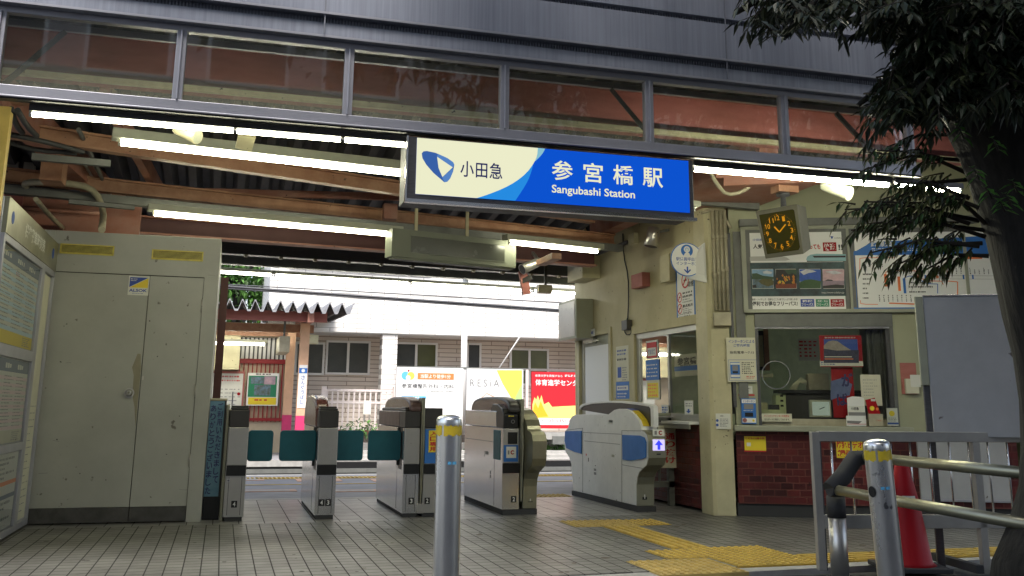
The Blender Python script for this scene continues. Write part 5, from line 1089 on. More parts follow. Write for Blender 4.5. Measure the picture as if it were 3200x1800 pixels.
def _f(b):
    r = random.Random(4)
    for x in list(range(1275, 1430, 36))+list(range(1640, 2330, 37)): 
        y1 = 740 if x < 1500 else 798; F.dpx(b, fq(x, y1-r.choice((40, 55, 70))), fq(x+16, y1), 4, .0562, 'ink', cell=.012, fill=.7, seed=x)
    for y in range(788, 1000, 38): F.dpx(b, fq(1268, y), fq(1268+r.choice((50, 70, 100)), y+18), 1, .0562, 'ink', cell=.014, fill=.7, seed=y)
    for x in list(range(1396, 1670, 36))+list(range(2055, 2330, 37)): F.dpx(b, fq(x, 960), fq(x+15, 1018), 4, .0562, 'ink', cell=.012, fill=.7, seed=x)
    for y in (855, 890, 930): F.dpx(b, fq(1640, y), fq(1840, y+16), 1, .0562, 'ink', cell=.016, fill=.7, seed=y)
lines(o, _f, 'station_names')
# things on the counter and behind the glass
def onbox(name, p, q, d0, d1, mt, label, cat, bevel=.003): 
    b = MB(); F.box(b, F.uv(*p), F.uv(*q), d0, d1, mt); return tag(b.build(name, None, bevel), label, cat)
o = onbox('counter_notice', (2380, 1292), (2476, 1318), -.02, -.014, 'paper_cream', 'cream strip of notice paper at the foot of the service window', 'notice', 0)
lines(o, lambda b: (F.tpx(b, 'オリンピックセンターの地図は', (2388, 1296), (2467, 1304), -.0125, 'ink_red', bold=.01), F.tpx(b, '左のボードに掲示してあります。', (2389, 1307), (2469, 1315), -.0125, 'ink', bold=.01)))
h = thing('leaflet_holder', F.P(1.05, .85, .04), 'white leaflet holder with a rounded back and grey train leaflets on the counter', 'leaflet holder')
b = MB(); a, c = F.uv(2645, 1240), F.uv(2704, 1330); u0, u1 = a[0], c[0]; F.polyuv(b, [(u0, .85), (u1, .85), (u1, a[1]-.01), (u0+.13, a[1]), (u0+.05, a[1]+.004), (u0, a[1]-.012)], .02, 'white', .004); b.build('back_plate', h)
b = MB(); F.rect(b, (2646, 1268), (2704, 1328), .026, 'paper', .008); F.rect(b, (2649, 1288), (2703, 1299), .0345, 'ink_grey'); F.tpx(b, '小田急', (2656, 1272), (2682, 1282), .036, 'ink', bold=.02); b.build('leaflet', h)
b = MB(); F.rect(b, (2641, 1299), (2704, 1331), .045, 'white', .006); F.poly(b, [(2644, 1314), (2690, 1316), (2680, 1325), (2644, 1322)], .0515, 'ink_grey'); F.rect(b, (2643, 1324), (2704, 1326), .0515, 'ink_red'); b.build('pocket', h)
h = thing('leaflet_box', F.P(1.25, .85, .04), 'brown card box with red leaflets on the counter', 'leaflet box')
b = MB(); F.rect(b, (2709, 1293), (2756, 1332), .01, 'conduit_beige', .06); F.tpx(b, 'ご自由に', (2732, 1311), (2752, 1316), .0725, 'ink_red'); b.build('box', h, .002)
b = MB(); F.poly(b, [(2701, 1250), (2730, 1243), (2748, 1293), (2712, 1296)], .035, 'red', .01); F.disc(b, F.uv(2722, 1276), .022, .0455, 'yellow', .001, 16); F.disc(b, F.uv(2738, 1278), .014, .0455, 'orange', .001, 16); F.rect(b, (2718, 1247), (2732, 1254), .0455, 'paper'); b.build('leaflet', h)
h = thing('leaflet_stand', F.P(1.45, .85, .04), 'clear stand with a pale green leaflet at the right end of the counter', 'leaflet stand')
b = MB(); F.rect(b, (2768, 1275), (2806, 1331), .02, 'paper', .006); F.disc(b, F.uv(2785, 1292), .026, .0265, 'yellow', .001, 18); F.dpx(b, (2774, 1304), (2801, 1318), 3, .028, 'ink_grey', cell=.012); F.rect(b, (2772, 1320), (2806, 1326), .0265, 'ink_blue'); b.build('leaflet', h)
b = MB(); F.rect(b, (2764, 1264), (2808, 1334), .04, 'case_glass', .002); b.build('clear_front', h)
sc_ = thing('screen', F.P(.75, .95, -.12), 'small lit display in a beige frame behind the counter glass', 'screen')
b = MB(); F.rect(b, (2536, 1249), (2608, 1305), -.20, 'gate_hood', .05); b.build('frame', sc_, .004)
b = MB(); F.rect(b, (2545, 1255), (2603, 1299), -.1495, 'screen_green'); F.poly(b, [(2568, 1278), (2585, 1271), (2586, 1273), (2570, 1280)], -.148, 'ink'); b.build('panel', sc_)
o = board(F, 'calendar_poster', (2564, 1046), (2704, 1146), 'red framed mountain calendar hanging behind the service window', 'calendar', -.09, .002, 'red')
mat('photo_sky', (.03, .08, .42), .5); mat('photo_snow', (.42, .36, .33), .6, 0, .3, 30); mat('photo_dark', (.05, .05, .12), .6, 0, .5, 40)
def _f(b):
    z = -.0878
    F.rect(b, (2566, 1127), (2704, 1143), z, 'paper', .0006)
    F.rect(b, (2579, 1058), (2690, 1133), z+.0008, 'photo_sky', .0006); F.poly(b, [(2579, 1078), (2593, 1065), (2608, 1062), (2622, 1064), (2645, 1080), (2668, 1094), (2640, 1096), (2610, 1096), (2579, 1090)][::-1], z+.0016, 'photo_snow', .0006); F.poly(b, [(2579, 1088), (2620, 1094), (2690, 1092), (2690, 1133), (2579, 1133)][::-1], z+.0024, 'photo_dark', .0006)
    F.rect(b, (2582, 1112), (2668, 1115), z+.0032, 'paper', .0006); F.rect(b, (2582, 1119), (2672, 1122), z+.0032, 'orange', .0006)
    F.dpx(b, (2582, 1050), (2684, 1056), 1, z+.001, 'paper', cell=.014, fill=.7); F.dpx(b, (2570, 1128), (2625, 1140), 2, z+.0012, 'ink_blue', cell=.014)
lines(o, _f, 'picture')
o = board(F, 'banner', (2604, 1146), (2684, 1306), 'red and blue festival banner hanging below the mountain calendar', 'banner', -.14, .003, 'red')
mat('banner_blue', (.16, .20, .42), .6, 0, .3, 9)
lines(o, lambda b: (F.poly(b, [(2604, 1190), (2640, 1180), (2672, 1200), (2664, 1235), (2630, 1240), (2604, 1250)][::-1], -.137, 'banner_blue'), F.tpx(b, 'が', (2636, 1164), (2676, 1208), -.135, 'navy', bold=.04), F.tpx(b, 'ば', (2622, 1228), (2658, 1268), -.135, 'navy', bold=.04)))
o = board(F, 'letter_sheet', (2691, 1170), (2762, 1268), 'pale green sheet of handwriting taped inside the service window', 'notice', -.056, .002, 'paper_cream')
lines(o, lambda b: F.dpx(b, (2700, 1182), (2750, 1240), 6, -.0535, 'ink_grey', cell=.02, fill=.2))
b = MB()
n = 26; u0 = F.uv(2718, 1100)[0]; v = [(u0+.24*i/n, -.13+.022*math.sin(i*1.9)) for i in range(n+1)]
b.grid([[F.P(u, z, d) for u, d in v] for z in (.93, 1.785)], 'curtain' if 'curtain' in MATS else 'conduit_grey', False, False); tag(b.build('curtain'), 'dull green curtain gathered at the right side of the service window', 'curtain')
# office furniture seen through the service window
b = MB(); F.box(b, (.60, .75), (1.4, 1.17), -.9, -.60, 'gate_dark'); F.box(b, (.52, 1.17), (1.5, 1.20), -.95, -.55, 'gate_black')
for k in range(6): F.box(b, (.545, .88+k*.05), (.575, .90+k*.05), -.60, -.595, 'gate_black')
F.box(b, (.50, .80), (.60, 1.15), -.9, -.60, 'office_in'); tag(b.build('filing_cabinet'), 'dark filing cabinet with small drawers inside the service window', 'cabinet')
b = MB(); F.box(b, (.27, .90), (.56, 1.0), -.7, -.4, 'office_in'); F.box(b, (.31, 1.0), (.40, 1.07), -.6, -.5, 'paint_cream'); F.box(b, (.42, 1.0), (.52, 1.05), -.6, -.5, 'gate_dark'); F.box(b, (.27, .75), (.56, .89), -.7, -.45, 'gate_black'); tag(b.build('shelf_unit'), 'low shelf with small devices behind the speaking hole', 'shelf')
b = MB(); F.box(b, (.27, 1.42), (.52, 1.85), -1.2, -1.15, 'gate_dark'); F.box(b, (.30, 1.46), (.46, 1.8), -1.149, -1.147, 'paint_cream'); F.box(b, (.47, 1.42), (.52, 1.9), -1.15, -1.13, 'paint_orange'); F.box(b, (.26, 1.34), (.54, 1.38), -1.2, -1.05, 'conduit_beige'); tag(b.build('wall_frame'), 'picture frame with an orange post on the back wall of the office', 'frame')
for k, (r_, z) in enumerate(((.09, 1.22), (.11, 1.245))): pass
b = MB()
for k in range(7): u = .66+k*.012; b.tube([F.P(u, 1.205, -.72), F.P(u+.05, 1.27+.01*k, -.72), F.P(u+.12, 1.285+.008*(k % 3), -.73), F.P(u+.2, 1.25, -.74)], .006, 'paper_cream', 6)
tag(b.build('paper_roll'), 'loose pale strips of paper on the filing cabinet', 'paper')
b = MB(); F.box(b, (.84, 1.2), (1.05, 1.37), -.8, -.62, 'conduit_beige'); tag(b.build('carton', None, .006), 'grey carton standing on the filing cabinet', 'carton')
o = onbox('wall_calendar', (2546, 1034), (2622, 1110), -1.12, -1.115, 'paper_cream', 'white wall calendar on the back wall behind the mountain calendar', 'calendar', 0)
lines(o, lambda b: F.dpx(b, (2550, 1038), (2618, 1100), 5, -1.113, 'ink_red', cell=.05))
# leaflet holder on the right pier, yellow stickers on the brick
h = thing('wall_leaflet_rack', F.P(1.72, 1.2, 0), 'dark wall rack holding white papers right of the service window', 'leaflet rack')
b = MB(); F.rect(b, (2811, 1134), (2868, 1232), .001, 'paint_red_beam', .012); b.build('back_board', h)
b = MB(); F.rect(b, (2824, 1184), (2868, 1230), .014, 'paper_cream', .05); b.build('pocket', h); b = MB(); F.rect(b, (2838, 1172), (2872, 1210), .065, 'paper', .004); b.build('leaflet', h)
o = board(F, 'yellow_sticker', (2325, 1363), (2394, 1412), 'yellow child safety sticker on the red tiles below the counter', 'sticker', .0125, .002, 'yellow')
lines(o, lambda b: (F.rect(b, (2325, 1407), (2394, 1412), .0145, 'ink_red'), F.tpx(b, 'こども110番の駅', (2329, 1366), (2389, 1373), .016, 'ink_red', bold=.02), F.rect(b, (2333, 1383), (2346, 1394), .0145, 'paper')))
o = board(F, 'security_notice', (2611, 1377), (2697, 1432), 'yellow security notice in red lettering behind the railing', 'notice', .0125, .002, 'yellow')
lines(o, lambda b: (F.tpx(b, '防犯ビデオ', (2613, 1378), (2695, 1402), .016, 'ink_red', bold=.035), F.tpx(b, '録画中', (2615, 1405), (2692, 1430), .016, 'ink_red', bold=.035)))
b = MB(); F.box(b, (1.70, .20), (2.5, .78), .013, .05, 'board_grey'); F.box(b, (1.70, .18), (2.5, .20), .013, .06, 'alu_frame'); tag(b.build('low_panel'), 'pale grey low panel against the red tiles behind the railing', 'panel')

# ------------------------------------------------------------------ clock, cameras, spotlights
cq = atd(2437, 725, 8.6); ck = thing('station_clock', cq, 'square dark clock with orange numerals hanging in front of the poster case', 'clock')
u_ = (atd(2490, 702, 8.46)-atd(2374, 742, 8.74)); u_.z = 0
CK = Panel(cq, u_); lean = math.radians(12); CK.n = (CK.n*math.cos(lean)+Vector((0, 0, -1))*math.sin(lean)).normalized(); CK.v = CK.n.cross(CK.u).normalized()
h_ = .195
mat('clock_case', (.12, .115, .09), .5, 0, .2, 6)
b = MB(); b.grid([[CK.P(-h_*1.02, -h_*1.12), CK.P(h_*1.02, -h_*1.12), CK.P(h_*1.12, h_*1.12), CK.P(-h_*1.12, h_*1.12)], [CK.P(-h_*.8, -h_*.95, -.20), CK.P(h_*.8, -h_*.95, -.20), CK.P(h_*.9, h_*.95, -.20), CK.P(-h_*.9, h_*.95, -.20)]], 'clock_case'); b.build('case', ck, .006)
mat('clock_dark', (.035, .032, .006), .08, spec=.6)
b = MB(); CK.polyuv(b, [(-h_*.86, -h_*.92), (h_*.80, -h_*.92), (h_*.90, -h_*.80), (h_*.94, h_*.86), (h_*.86, h_*.92), (-h_*.93, h_*.92)], .001, 'clock_dark', .003); b.build('face', ck)
b = MB()
for k in range(1, 13):
    a = math.radians(90-30*k); x, y = .127*math.cos(a), .127*math.sin(a); s_ = .023 if k > 9 else .014; CK.text(b, str(k), (x-s_, y-.022), (x+s_, y+.022), .0055, 'clock_orange', bold=.01)
for k in range(60):
    a = math.radians(6*k); r = .158; CK.disc(b, (r*math.cos(a), r*math.sin(a)), .0022 if k % 5 else .0042, .0055, 'clock_orange', .0004, 6)
b.build('numerals', ck)
for nm, a, ln, wd in (('hour_hand', math.radians(128), .068, .014), ('minute_hand', math.radians(38), .096, .012)):
    b = MB(); b.bar(CK.P(0, 0, .007), CK.P(ln*math.cos(a), ln*math.sin(a), .007), wd, .001, 'clock_orange', CK.n); b.build(nm, ck)
b = MB(); q = CK.P(.02, h_, -.09); b.tube([q, q+Vector((0, 0, .11)), q+Vector((0, 0, .12)), q+Vector((0, 0, .145))], [.028, .022, .06, .06], 'alu_dark', 20); b.build('hanger', ck)
b = MB(); q2 = q+Vector((0, 0, .145)); b.box((q2.x-.08, q2.y-.07, q2.z), (q2.x+.12, q2.y+.07, q2.z+.09), 'paint_orange'); b.build('mounting_block', ck)
def spot(label, a, c, r, mt='gate_hood', hold=None, inner='lamp_house'):
    d = c-a; t = thing('floodlight', a, label, 'floodlight')
    b = MB(); b.tube([a, a+d*.1, a+d], [r*.6, r*.8, r], mt, 26, True); b.tube([c+d*.002, c+d*.004], r*.88, inner, 26); b.build('shade', t)
    if hold is not None: b = MB(); b.bar(a+d*.1, hold, .03, .03, mt); b.build('bracket', t)
a = at(640, 418, Y=6.32); spot('cream tubular floodlight under the glazed band near the second lamp', at(548, 400, Y=6.36), at(618, 430, Y=6.26), .045, 'paint_cream', at(600, 385, Y=6.4))
b = MB(); q0, q1 = at(760, 425, Y=6.40), at(745, 468, Y=6.55); b.prism([at(745, 425, Y=6.4), at(800, 428, Y=6.4), at(786, 474, Y=6.55), at(735, 462, Y=6.55)], (0, .04, .03), 'paint_cream'); tag(b.build('lamp_shade_plate'), 'cream angled metal plate above the second lamp housing', 'plate')
spot('pale floodlight cylinder above the poster case by the leaves', at(2570, 578, Y=6.45), at(2655, 606, Y=6.25), .055, 'gate_hood', at(2590, 560, Y=6.5))
spot('dark camera tube pointing left beside the blank display', at(1690, 815, Z=2.62), at(1632, 842, Z=2.50), .06, 'steel_dull', at(1665, 790, Z=2.78), 'gate_dark')
b = MB(); p0, p1 = at(1690, 822, Z=2.5), at(1740, 800, Z=2.5); b.bar(p0, p1, .10, .06, 'paint_orange'); tag(b.build('beam_stub'), 'orange beam stub beside the dark camera tube', 'beam')
b = MB(); q = at(1632, 880, Z=2.38); b.bar(q+Vector((0, 0, .12)), q+Vector((.05, 0, -.14)), .05, .09, 'paint_red_beam'); b.bar(q+Vector((.0, 0, .0)), q+Vector((.1, -.05, .05)), .05, .05, 'gate_dark'); tag(b.build('hanging_bracket'), 'rusty hanging bracket below the dark camera tube', 'bracket')
wl = thing('warning_lamp', at(1700, 905, Y=12.4), 'small cream signal box with an orange lens hanging by the office corner', 'signal lamp')
p = at(1700, 905, Y=12.4); b = MB(); b.box((p.x-.09, 12.34, p.z-.05), (p.x+.10, 12.46, p.z+.06), 'conduit_beige'); b.build('box', wl, .006); b = MB(); b.box((p.x-.094, 12.345, p.z-.03), (p.x-.075, 12.36, p.z+.02), 'yellow'); b.build('lens', wl); b = MB(); b.bar((p.x+.02, 12.4, p.z+.06), (p.x+.02, 12.4, p.z+.45), .03, .03, 'gate_dark'); b.build('hanger', wl)
# ceiling parts over the office corner
b = MB(); b.box((4.1, 7.6, 3.02), (5.1, 9.4, 3.06), 'paint_salmon'); b.bar((4.2, 7.65, 3.0), (5.0, 7.2, 3.0), .12, .10, 'paint_salmon'); b.build('corner_ceiling', canopy)
pipe('conduit_pipe', [at(2165, 510, Y=7.6), at(2215, 530, Y=7.6), at(2240, 575, Y=7.6), at(2270, 610, Y=7.6), at(2320, 600, Y=7.6), at(2360, 570, Y=7.6), at(2400, 572, Y=7.6)], .018, 'conduit_beige', 'looping beige conduit under the red ceiling left of the clock')
pipe('conduit_pipe', [F.px(2190, 668, .03), F.px(2235, 655, .03), F.px(2262, 680, .03), F.px(2282, 715, .03)], .016, 'conduit_beige', 'curved beige conduit arching over the four upright conduits')
# ------------------------------------------------------------------ near platform canopy: beams, lights, wires
pc = thing('platform_canopy', (2, 12.6, 2.6), 'dark edge canopy of the near platform with pale brackets along its beam', 'canopy')
p, q = ext(onz(692, 790, 2.78), onz(1790, 864, 2.78), 3.5, 3.5); D_ = Vector((q[0]-p[0], q[1]-p[1], 0)).normalized(); N_ = Vector((D_.y, -D_.x, 0))
b = MB(); P0_, P1_ = Vector((*p, 2.84)), Vector((*q, 2.84)); b.bar(P0_, P1_, .14, .14, 'alu_dark'); b.build('edge_beam', pc)
b = MB(); L_ = (P1_-P0_).length
k = 0
while k*.42 < L_: b = MB(); c = P0_+D_*(k*.42)+N_*.06; b.bar(c+Vector((0, 0, -.07)), c+Vector((0, 0, -.10)), .05, .04, 'conduit_beige', D_); b.build('bracket', pc); k += 1
p, q = ext(onz(692, 835, 2.68), onz(1790, 900, 2.68), 3.5, 3.5); P0_, P1_ = Vector((*p, 2.77)), Vector((*q, 2.77))
b = MB(); b.bar(P0_, P1_, .10, .10, 'conduit_grey'); b.bar(P0_+Vector((0, 0, .055)), P1_+Vector((0, 0, .055)), .16, .012, 'alu_dark'); b.build('lamp_beam', pc)
b = MB(); xs = 0; r2_ = random.Random(3); L_ = (P1_-P0_).length; pts = []
while xs < L_: pts.append(P0_+D_*xs+Vector((0, .03, .08+.03*r2_.random()))); xs += .5
b.tube(pts, .02, 'cable', 6); b.build('cable_bundle', pc)
p_, q_ = onz(690, 850, 2.66), onz(1790, 917, 2.66); pv, qv = Vector((*p_, 2.66)), Vector((*q_, 2.66)); dv = (qv-pv).normalized(); pv -= dv*1.2; qv += dv*1.2
LL = (qv-pv).length; nn = 4
for k in range(nn):
    a_, c_ = pv+dv*(LL*k/nn+.02), pv+dv*(LL*(k+1)/nn-.02)
    lamp(('first', 'second', 'third', 'fourth')[k]+' from the left of the lamps in line over the near platform', a_, c_, 0, 'lamps over the near platform', .018, 1, .07, .04, .04, 'tube_light_far')
for k, (y0, y1, r, lab) in enumerate(((894, 972, .022, 'thick lower overhead wire crossing the bright building'), (888, 948, .010, 'thin upper overhead wire crossing the bright building'), (900, 978, .012, 'thin overhead wire just under the thick one'))):
    a_, c_ = at(690, y0, Y=16.8), at(1790, y1, Y=16.8); dv = (c_-a_); b = MB(); b.tube([a_-dv*.6, c_+dv*.6], r, 'alu_dark', 8); tag(b.build('overhead_wire'), lab, 'wire')

# ------------------------------------------------------------------ far side: bank, fence, adverts, building, shelter
sheet('far_platform', -20, 1.9, 19.3, 24.4, 0, 'platform_grey', 1.2)
b = MB(); b.box((-20, 19.24, -.12), (1.9, 19.30, .0), 'kerb'); b.box((-20, 19.26, -1.1), (1.9, 19.29, -.12), 'gate_black'); b.box((-20, 19.20, -.24), (1.9, 19.26, -.165), 'conduit_grey'); structure(b.build('far_platform_kerb'))
b = MB()
for k, (y, z0, z1, mt) in enumerate(((19.3, -.95, -.05, 'gate_black'), (19.55, -.95, -.02, 'kerb'), (19.9, -.95, .04, 'concrete'), (20.4, -.95, .10, 'kerb'), (20.9, -.95, .24, 'concrete'), (21.3, -.95, .40, 'ballast'))):
    b.box((1.9, y, z0), (26, 30 if k == 5 else y+.7, z1), mt)
b.box((1.9, 19.24, -.24), (26, 19.3, -.165), 'conduit_grey'); structure(b.build('far_bank'))
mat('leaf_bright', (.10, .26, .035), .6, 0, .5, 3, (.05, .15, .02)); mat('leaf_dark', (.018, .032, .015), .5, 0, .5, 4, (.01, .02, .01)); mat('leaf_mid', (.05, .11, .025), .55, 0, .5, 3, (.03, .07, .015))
mat('bark', (.016, .014, .012), .95, 0, .7, 16, bump=1.0, bscale=30, stretch=(1, 1, .25)); mat('leaf_dark2', (.032, .045, .018), .4, 0, .5, 4, (.015, .024, .01)); mat('leaf_dark3', (.045, .055, .015), .45, 0, .6, 6, (.018, .026, .01)); mat('leaf_lamplit', (.10, .11, .03), .45, 0, .4, 5, (.06, .07, .02)); mat('branch', (.035, .028, .02), .9)
def leaf(b, p, d, L_, w_, mt, r, up=Vector((0, 0, 1))):
    d = d.normalized(); s = d.cross(up)
    if s.length < .05: s = Vector((1, 0, 0))
    s.normalize(); n = s.cross(d); f = w_*.22
    m_ = p+d*L_*.42-Vector((0, 0, L_*.03)); t = p+d*L_-Vector((0, 0, L_*.12))
    k = len(b.v); b.v += [p, m_+s*w_/2+n*f, t, m_-s*w_/2+n*f, m_]; i_ = b.mi(mt)
    b.f += [[k, k+4, k+1], [k+4, k+2, k+1], [k, k+3, k+4], [k+4, k+3, k+2]]; b.m += [i_]*4; b.sm += [False]*4
def rv(r): 
    while True:
        v = Vector((r.uniform(-1, 1), r.uniform(-1, 1), r.uniform(-1, 1)))
        if .05 < v.length < 1: return v
def leafball(b, c, rad, n, L_, w_, mts, r, flat=(1, 1, 1)):
    for _ in range(n):
        v = rv(r); p = c+Vector((v.x*rad*flat[0], v.y*rad*flat[1], v.z*rad*flat[2])); d = (v.normalized()*.5+rv(r)*.8+Vector((0, 0, -.35)))
        leaf(b, p, d, L_*r.uniform(.7, 1.2), w_*r.uniform(.8, 1.2), r.choice(mts), r)
# bushes on the bank
for k, (px, py, n, lab) in enumerate(((1725, 1385, 260, 'low green weeds on the bank under the red advert board'), (1500, 1390, 120, 'small green weeds on the bank between the advert boards'), (1130, 1330, 160, 'low green plants behind the white picket fence'))):
    q = at(px, py, Y=20.9); b = MB(); r_ = random.Random(k+20)
    leafball(b, q+Vector((0, 0, -.05)), .32, n, .10, .05, ['leaf_bright', 'leaf_mid'], r_, (1.4, .8, .5)); tag(b.build('weed_clump'), lab, 'plant')
b = MB(); q = at(1735, 1355, Y=20.6); b.box((q.x-.35, 20.5, q.z-.12), (q.x+.4, 20.9, q.z+.03), 'concrete'); b.box((q.x-.1, 20.45, q.z-.22), (q.x+.2, 20.8, q.z-.05), 'conduit_grey'); tag(b.build('cable_trough'), 'grey concrete trackside box under the red advert board', 'trackside box')
# fence
mat('fence_white', (.74, .66, .64), .5, 0, .15, 6)
fn = thing('picket_fence', (3, 21.2, .3), 'whitish pink picket fence beside the track left of the advert boards', 'fence')
f0, f1 = at(1020, 1215, Y=21.2), at(1245, 1218, Y=21.2); ft, fb = f0.z, at(1100, 1347, Y=21.2).z
b = MB(); b.box((f0.x, 21.18, ft-.05), (f1.x+1.2, 21.24, ft), 'fence_white'); b.box((f0.x, 21.18, ft-.30), (f1.x+1.2, 21.22, ft-.25), 'fence_white'); b.box((f0.x, 21.18, fb+.03), (f1.x+1.2, 21.22, fb+.09), 'fence_white'); b.build('rails', fn)
n = 0; x = f0.x
while x < f1.x+1.2: b = MB(); b.box((x, 21.19, fb), (x+.035, 21.215, ft-.04), 'fence_white'); b.build('picket', fn); x += .115
b = MB(); b.box((f0.x-.10, 21.10, fb-.1), (f0.x+.0, 21.26, ft+.05), 'fence_white'); b.box((f1.x-.12, 21.1, fb-.1), (f1.x-.02, 21.26, ft+.06), 'fence_white'); b.build('fence_posts', fn)
b = MB(); b.box((f0.x-.3, 21.5, .1), (f1.x+1.3, 21.62, fb+.02), 'paint_salmon'); b.box((f0.x-.3, 21.45, fb-.42), (f1.x+1.3, 21.5, fb-.28), 'concrete'); tag(b.build('low_wall'), 'low reddish block wall behind the picket fence', 'wall')
b = MB(); q0, q1 = at(1136, 1252, Y=21.1), at(1158, 1295, Y=21.1); b.box((q0.x, 21.08, q1.z), (q1.x, 21.10, q0.z), 'paper'); tag(b.build('fence_sign'), 'small white sign hung on the picket fence', 'sign')
# advert boards
mat('ad_white', (.80, .80, .80), .5); mat('ad_lime', (.62, .72, .10), .5); mat('ad_green', (.40, .68, .22), .5); mat('ad_yellow', (.90, .72, .20), .5); mat('ad_flame', (.90, .42, .02), .5); mat('ad_red', (.58, .010, .022), .5)
def advert(x0p, x1p, ytop, ybot, label):
    A = Panel((0, 20.5, 0), (1, 0, 0)); a, c = A.uv(x0p, ytop), A.uv(x1p, ybot); t = thing('advert_board', A.P((a[0]+c[0])/2, c[1]), label, 'advert board')
    return A, t, a, c
A, t, a, c = advert(1240, 1430, 1150, 1338, 'white clinic advert board with an orange title, leftmost beyond the track')
b = MB(); A.box(b, (a[0], .52), (c[0]+.1, 1.80), -.06, 0, 'ad_white'); b.build('panel', t)
def ad(px, py): return (1100+px/2.634, 1150+py/2.634)
b = MB()
A.rect(b, ad(540, 40), ad(838, 98), .001, 'orange', .002); A.tpx(b, '当駅より徒歩1分', ad(565, 50), ad(812, 88), .0045, 'ad_white', bold=.014)
A.tpx(b, '参宮橋整形外科・内科', ad(410, 128), ad(838, 172), .003, 'ink', bold=.005); A.tpx(b, 'リハビリテーション科 糖尿病内科 皮膚科', ad(405, 180), ad(838, 202), .003, 'ink_grey')
A.rect(b, ad(410, 230), ad(610, 252), .001, 'cyan', .002); A.dpx(b, ad(450, 234), ad(565, 248), 1, .0045, 'ad_white', cell=.06, fill=.8); b.build('lettering', t)
b = MB(); cu = A.uv(*ad(440, 62)); A.disc(b, cu, .085, .001, 'cyan', .002, 20); cu2 = A.uv(*ad(484, 64)); A.disc(b, cu2, .08, .003, 'ad_lime', .002, 20); A.disc(b, A.uv(*ad(462, 80)), .05, .005, 'ad_white', .002, 16); A.disc(b, A.uv(*ad(466, 22)), .02, .005, 'red', .002, 12); A.dpx(b, ad(412, 103), ad(508, 109), 1, .003, 'ink_grey', cell=.04); b.build('emblem', t)
b = MB()
for u in (a[0]+.1, c[0]-.1): A.box(b, (u-.04, 0.1), (u+.04, .52), -.06, -.01, 'fence_white')
b.build('post', t)
A, t, a, c = advert(1460, 1637, 1150, 1338, 'white advert board with a lime sweep, middle one beyond the track')
b = MB(); A.box(b, (a[0]-.0, .55), (c[0]-.02, 1.80), -.06, 0, 'ad_white'); b.build('panel', t)
b = MB(); A.poly(b, [ad(1190, 18), ad(1400, 18), ad(1400, 280), ad(1330, 280), ad(1300, 230), ad(1240, 130)][::-1], .001, 'ad_lime'); A.poly(b, [ad(1400, 130), ad(1400, 282), ad(1330, 282), ad(1350, 230)][::-1], .0025, 'ad_green'); A.poly(b, [ad(1030, 270), ad(1110, 205), ad(1230, 262), ad(1225, 268), ad(1108, 214), ad(1040, 274)][::-1], .001, 'marking_orange'); b.build('picture', t)
b = MB(); A.tpx(b, 'RESiA', ad(972, 92), ad(1212, 156), .003, 'ink_grey', bold=.004, spacing=1.5); A.dpx(b, ad(1010, 64), ad(1110, 74), 1, .003, 'ink_grey', cell=.06, fill=.4); b.build('lettering', t)
b = MB()
for u in (a[0]+.1, c[0]-.1): A.box(b, (u-.04, 0.1), (u+.04, .55), -.06, -.01, 'fence_white')
b.build('post', t)
A, t, a, c = advert(1662, 1900, 1158, 1335, 'red advert board with white lettering and flames, rightmost beyond the track')
b = MB(); A.box(b, (a[0], .56), (c[0], 1.76), -.06, 0, 'ad_red'); b.build('panel', t)
def ae(px, py): return (1600+px/2.634, 1150+py/2.634)
b = MB(); A.poly(b, [ae(168, 300), ae(185, 240), ae(200, 262), ae(212, 225), ae(228, 268), ae(242, 222), ae(262, 300), ae(300, 280), ae(330, 320), ae(700, 300), ae(700, 416), ae(168, 416)][::-1], .001, 'ad_yellow'); A.poly(b, [ae(175, 330), ae(190, 280), ae(215, 330), ae(235, 270), ae(270, 350), ae(300, 400), ae(175, 410)][::-1], .0025, 'ad_flame'); A.rect(b, ae(168, 414), ae(700, 470), .0015, 'ad_white'); b.build('picture', t)
b = MB(); A.tpx(b, '体育大学を目指すなら', ae(190, 52), ae(415, 76), .003, 'ad_white', bold=.014); A.tpx(b, '体育進学センター', ae(192, 92), ae(590, 150), .003, 'ad_white', bold=.018); A.tpx(b, '03-5351-8', ae(300, 422), ae(490, 446), .0045, 'ink_red', bold=.0); A.dpx(b, ae(240, 428), ae(292, 442), 1, .0045, 'ink_grey', cell=.07); A.dpx(b, ae(280, 455), ae(600, 464), 1, .0045, 'ink_grey', cell=.06); A.dpx(b, ae(435, 54), ae(600, 76), 2, .003, 'ad_white', cell=.07, fill=.7)
b.build('lettering', t)
b = MB()
for u in (a[0]+.1, c[0]-.1): A.box(b, (u-.04, 0.1), (u+.04, .56), -.06, -.01, 'fence_white')
b.build('post', t)
b = MB(); q0, q1 = at(1240, 1147, Y=20.62), at(1795, 1158, Y=20.62); b.bar(q0, q1+Vector((1, 0, 0)), .05, .05, 'conduit_grey')
for u in (3.5, 4.87, 6.35): b.bar((u, 20.62, .2), (u, 20.62, q0.z), .06, .06, 'fence_white')
tag(b.build('advert_stand'), 'grey steel rail and posts carrying the three advert boards', 'frame')
# pale pole and slanting stay
b = MB(); q = at(1452, 1000, Y=21.6); b.cyl((q.x, 21.6), .07, .2, 3.9, 'white', 16); q2 = at(1452, 915, Y=21.6); b.box((q.x-.1, 21.4, 3.9), (q.x+.35, 21.75, 3.96), 'conduit_grey'); tag(b.build('lamp_post'), 'pale lamp post with a flat green lit head before the bright building', 'lamp post')
b = MB(); b.tube([at(1560, 1150, Y=21.5), at(1625, 1052, Y=21.5), at(1690, 960, Y=21.5)], .016, 'white', 6); tag(b.build('stay_wire'), 'slanting pale stay wire rising from the middle advert board', 'wire')

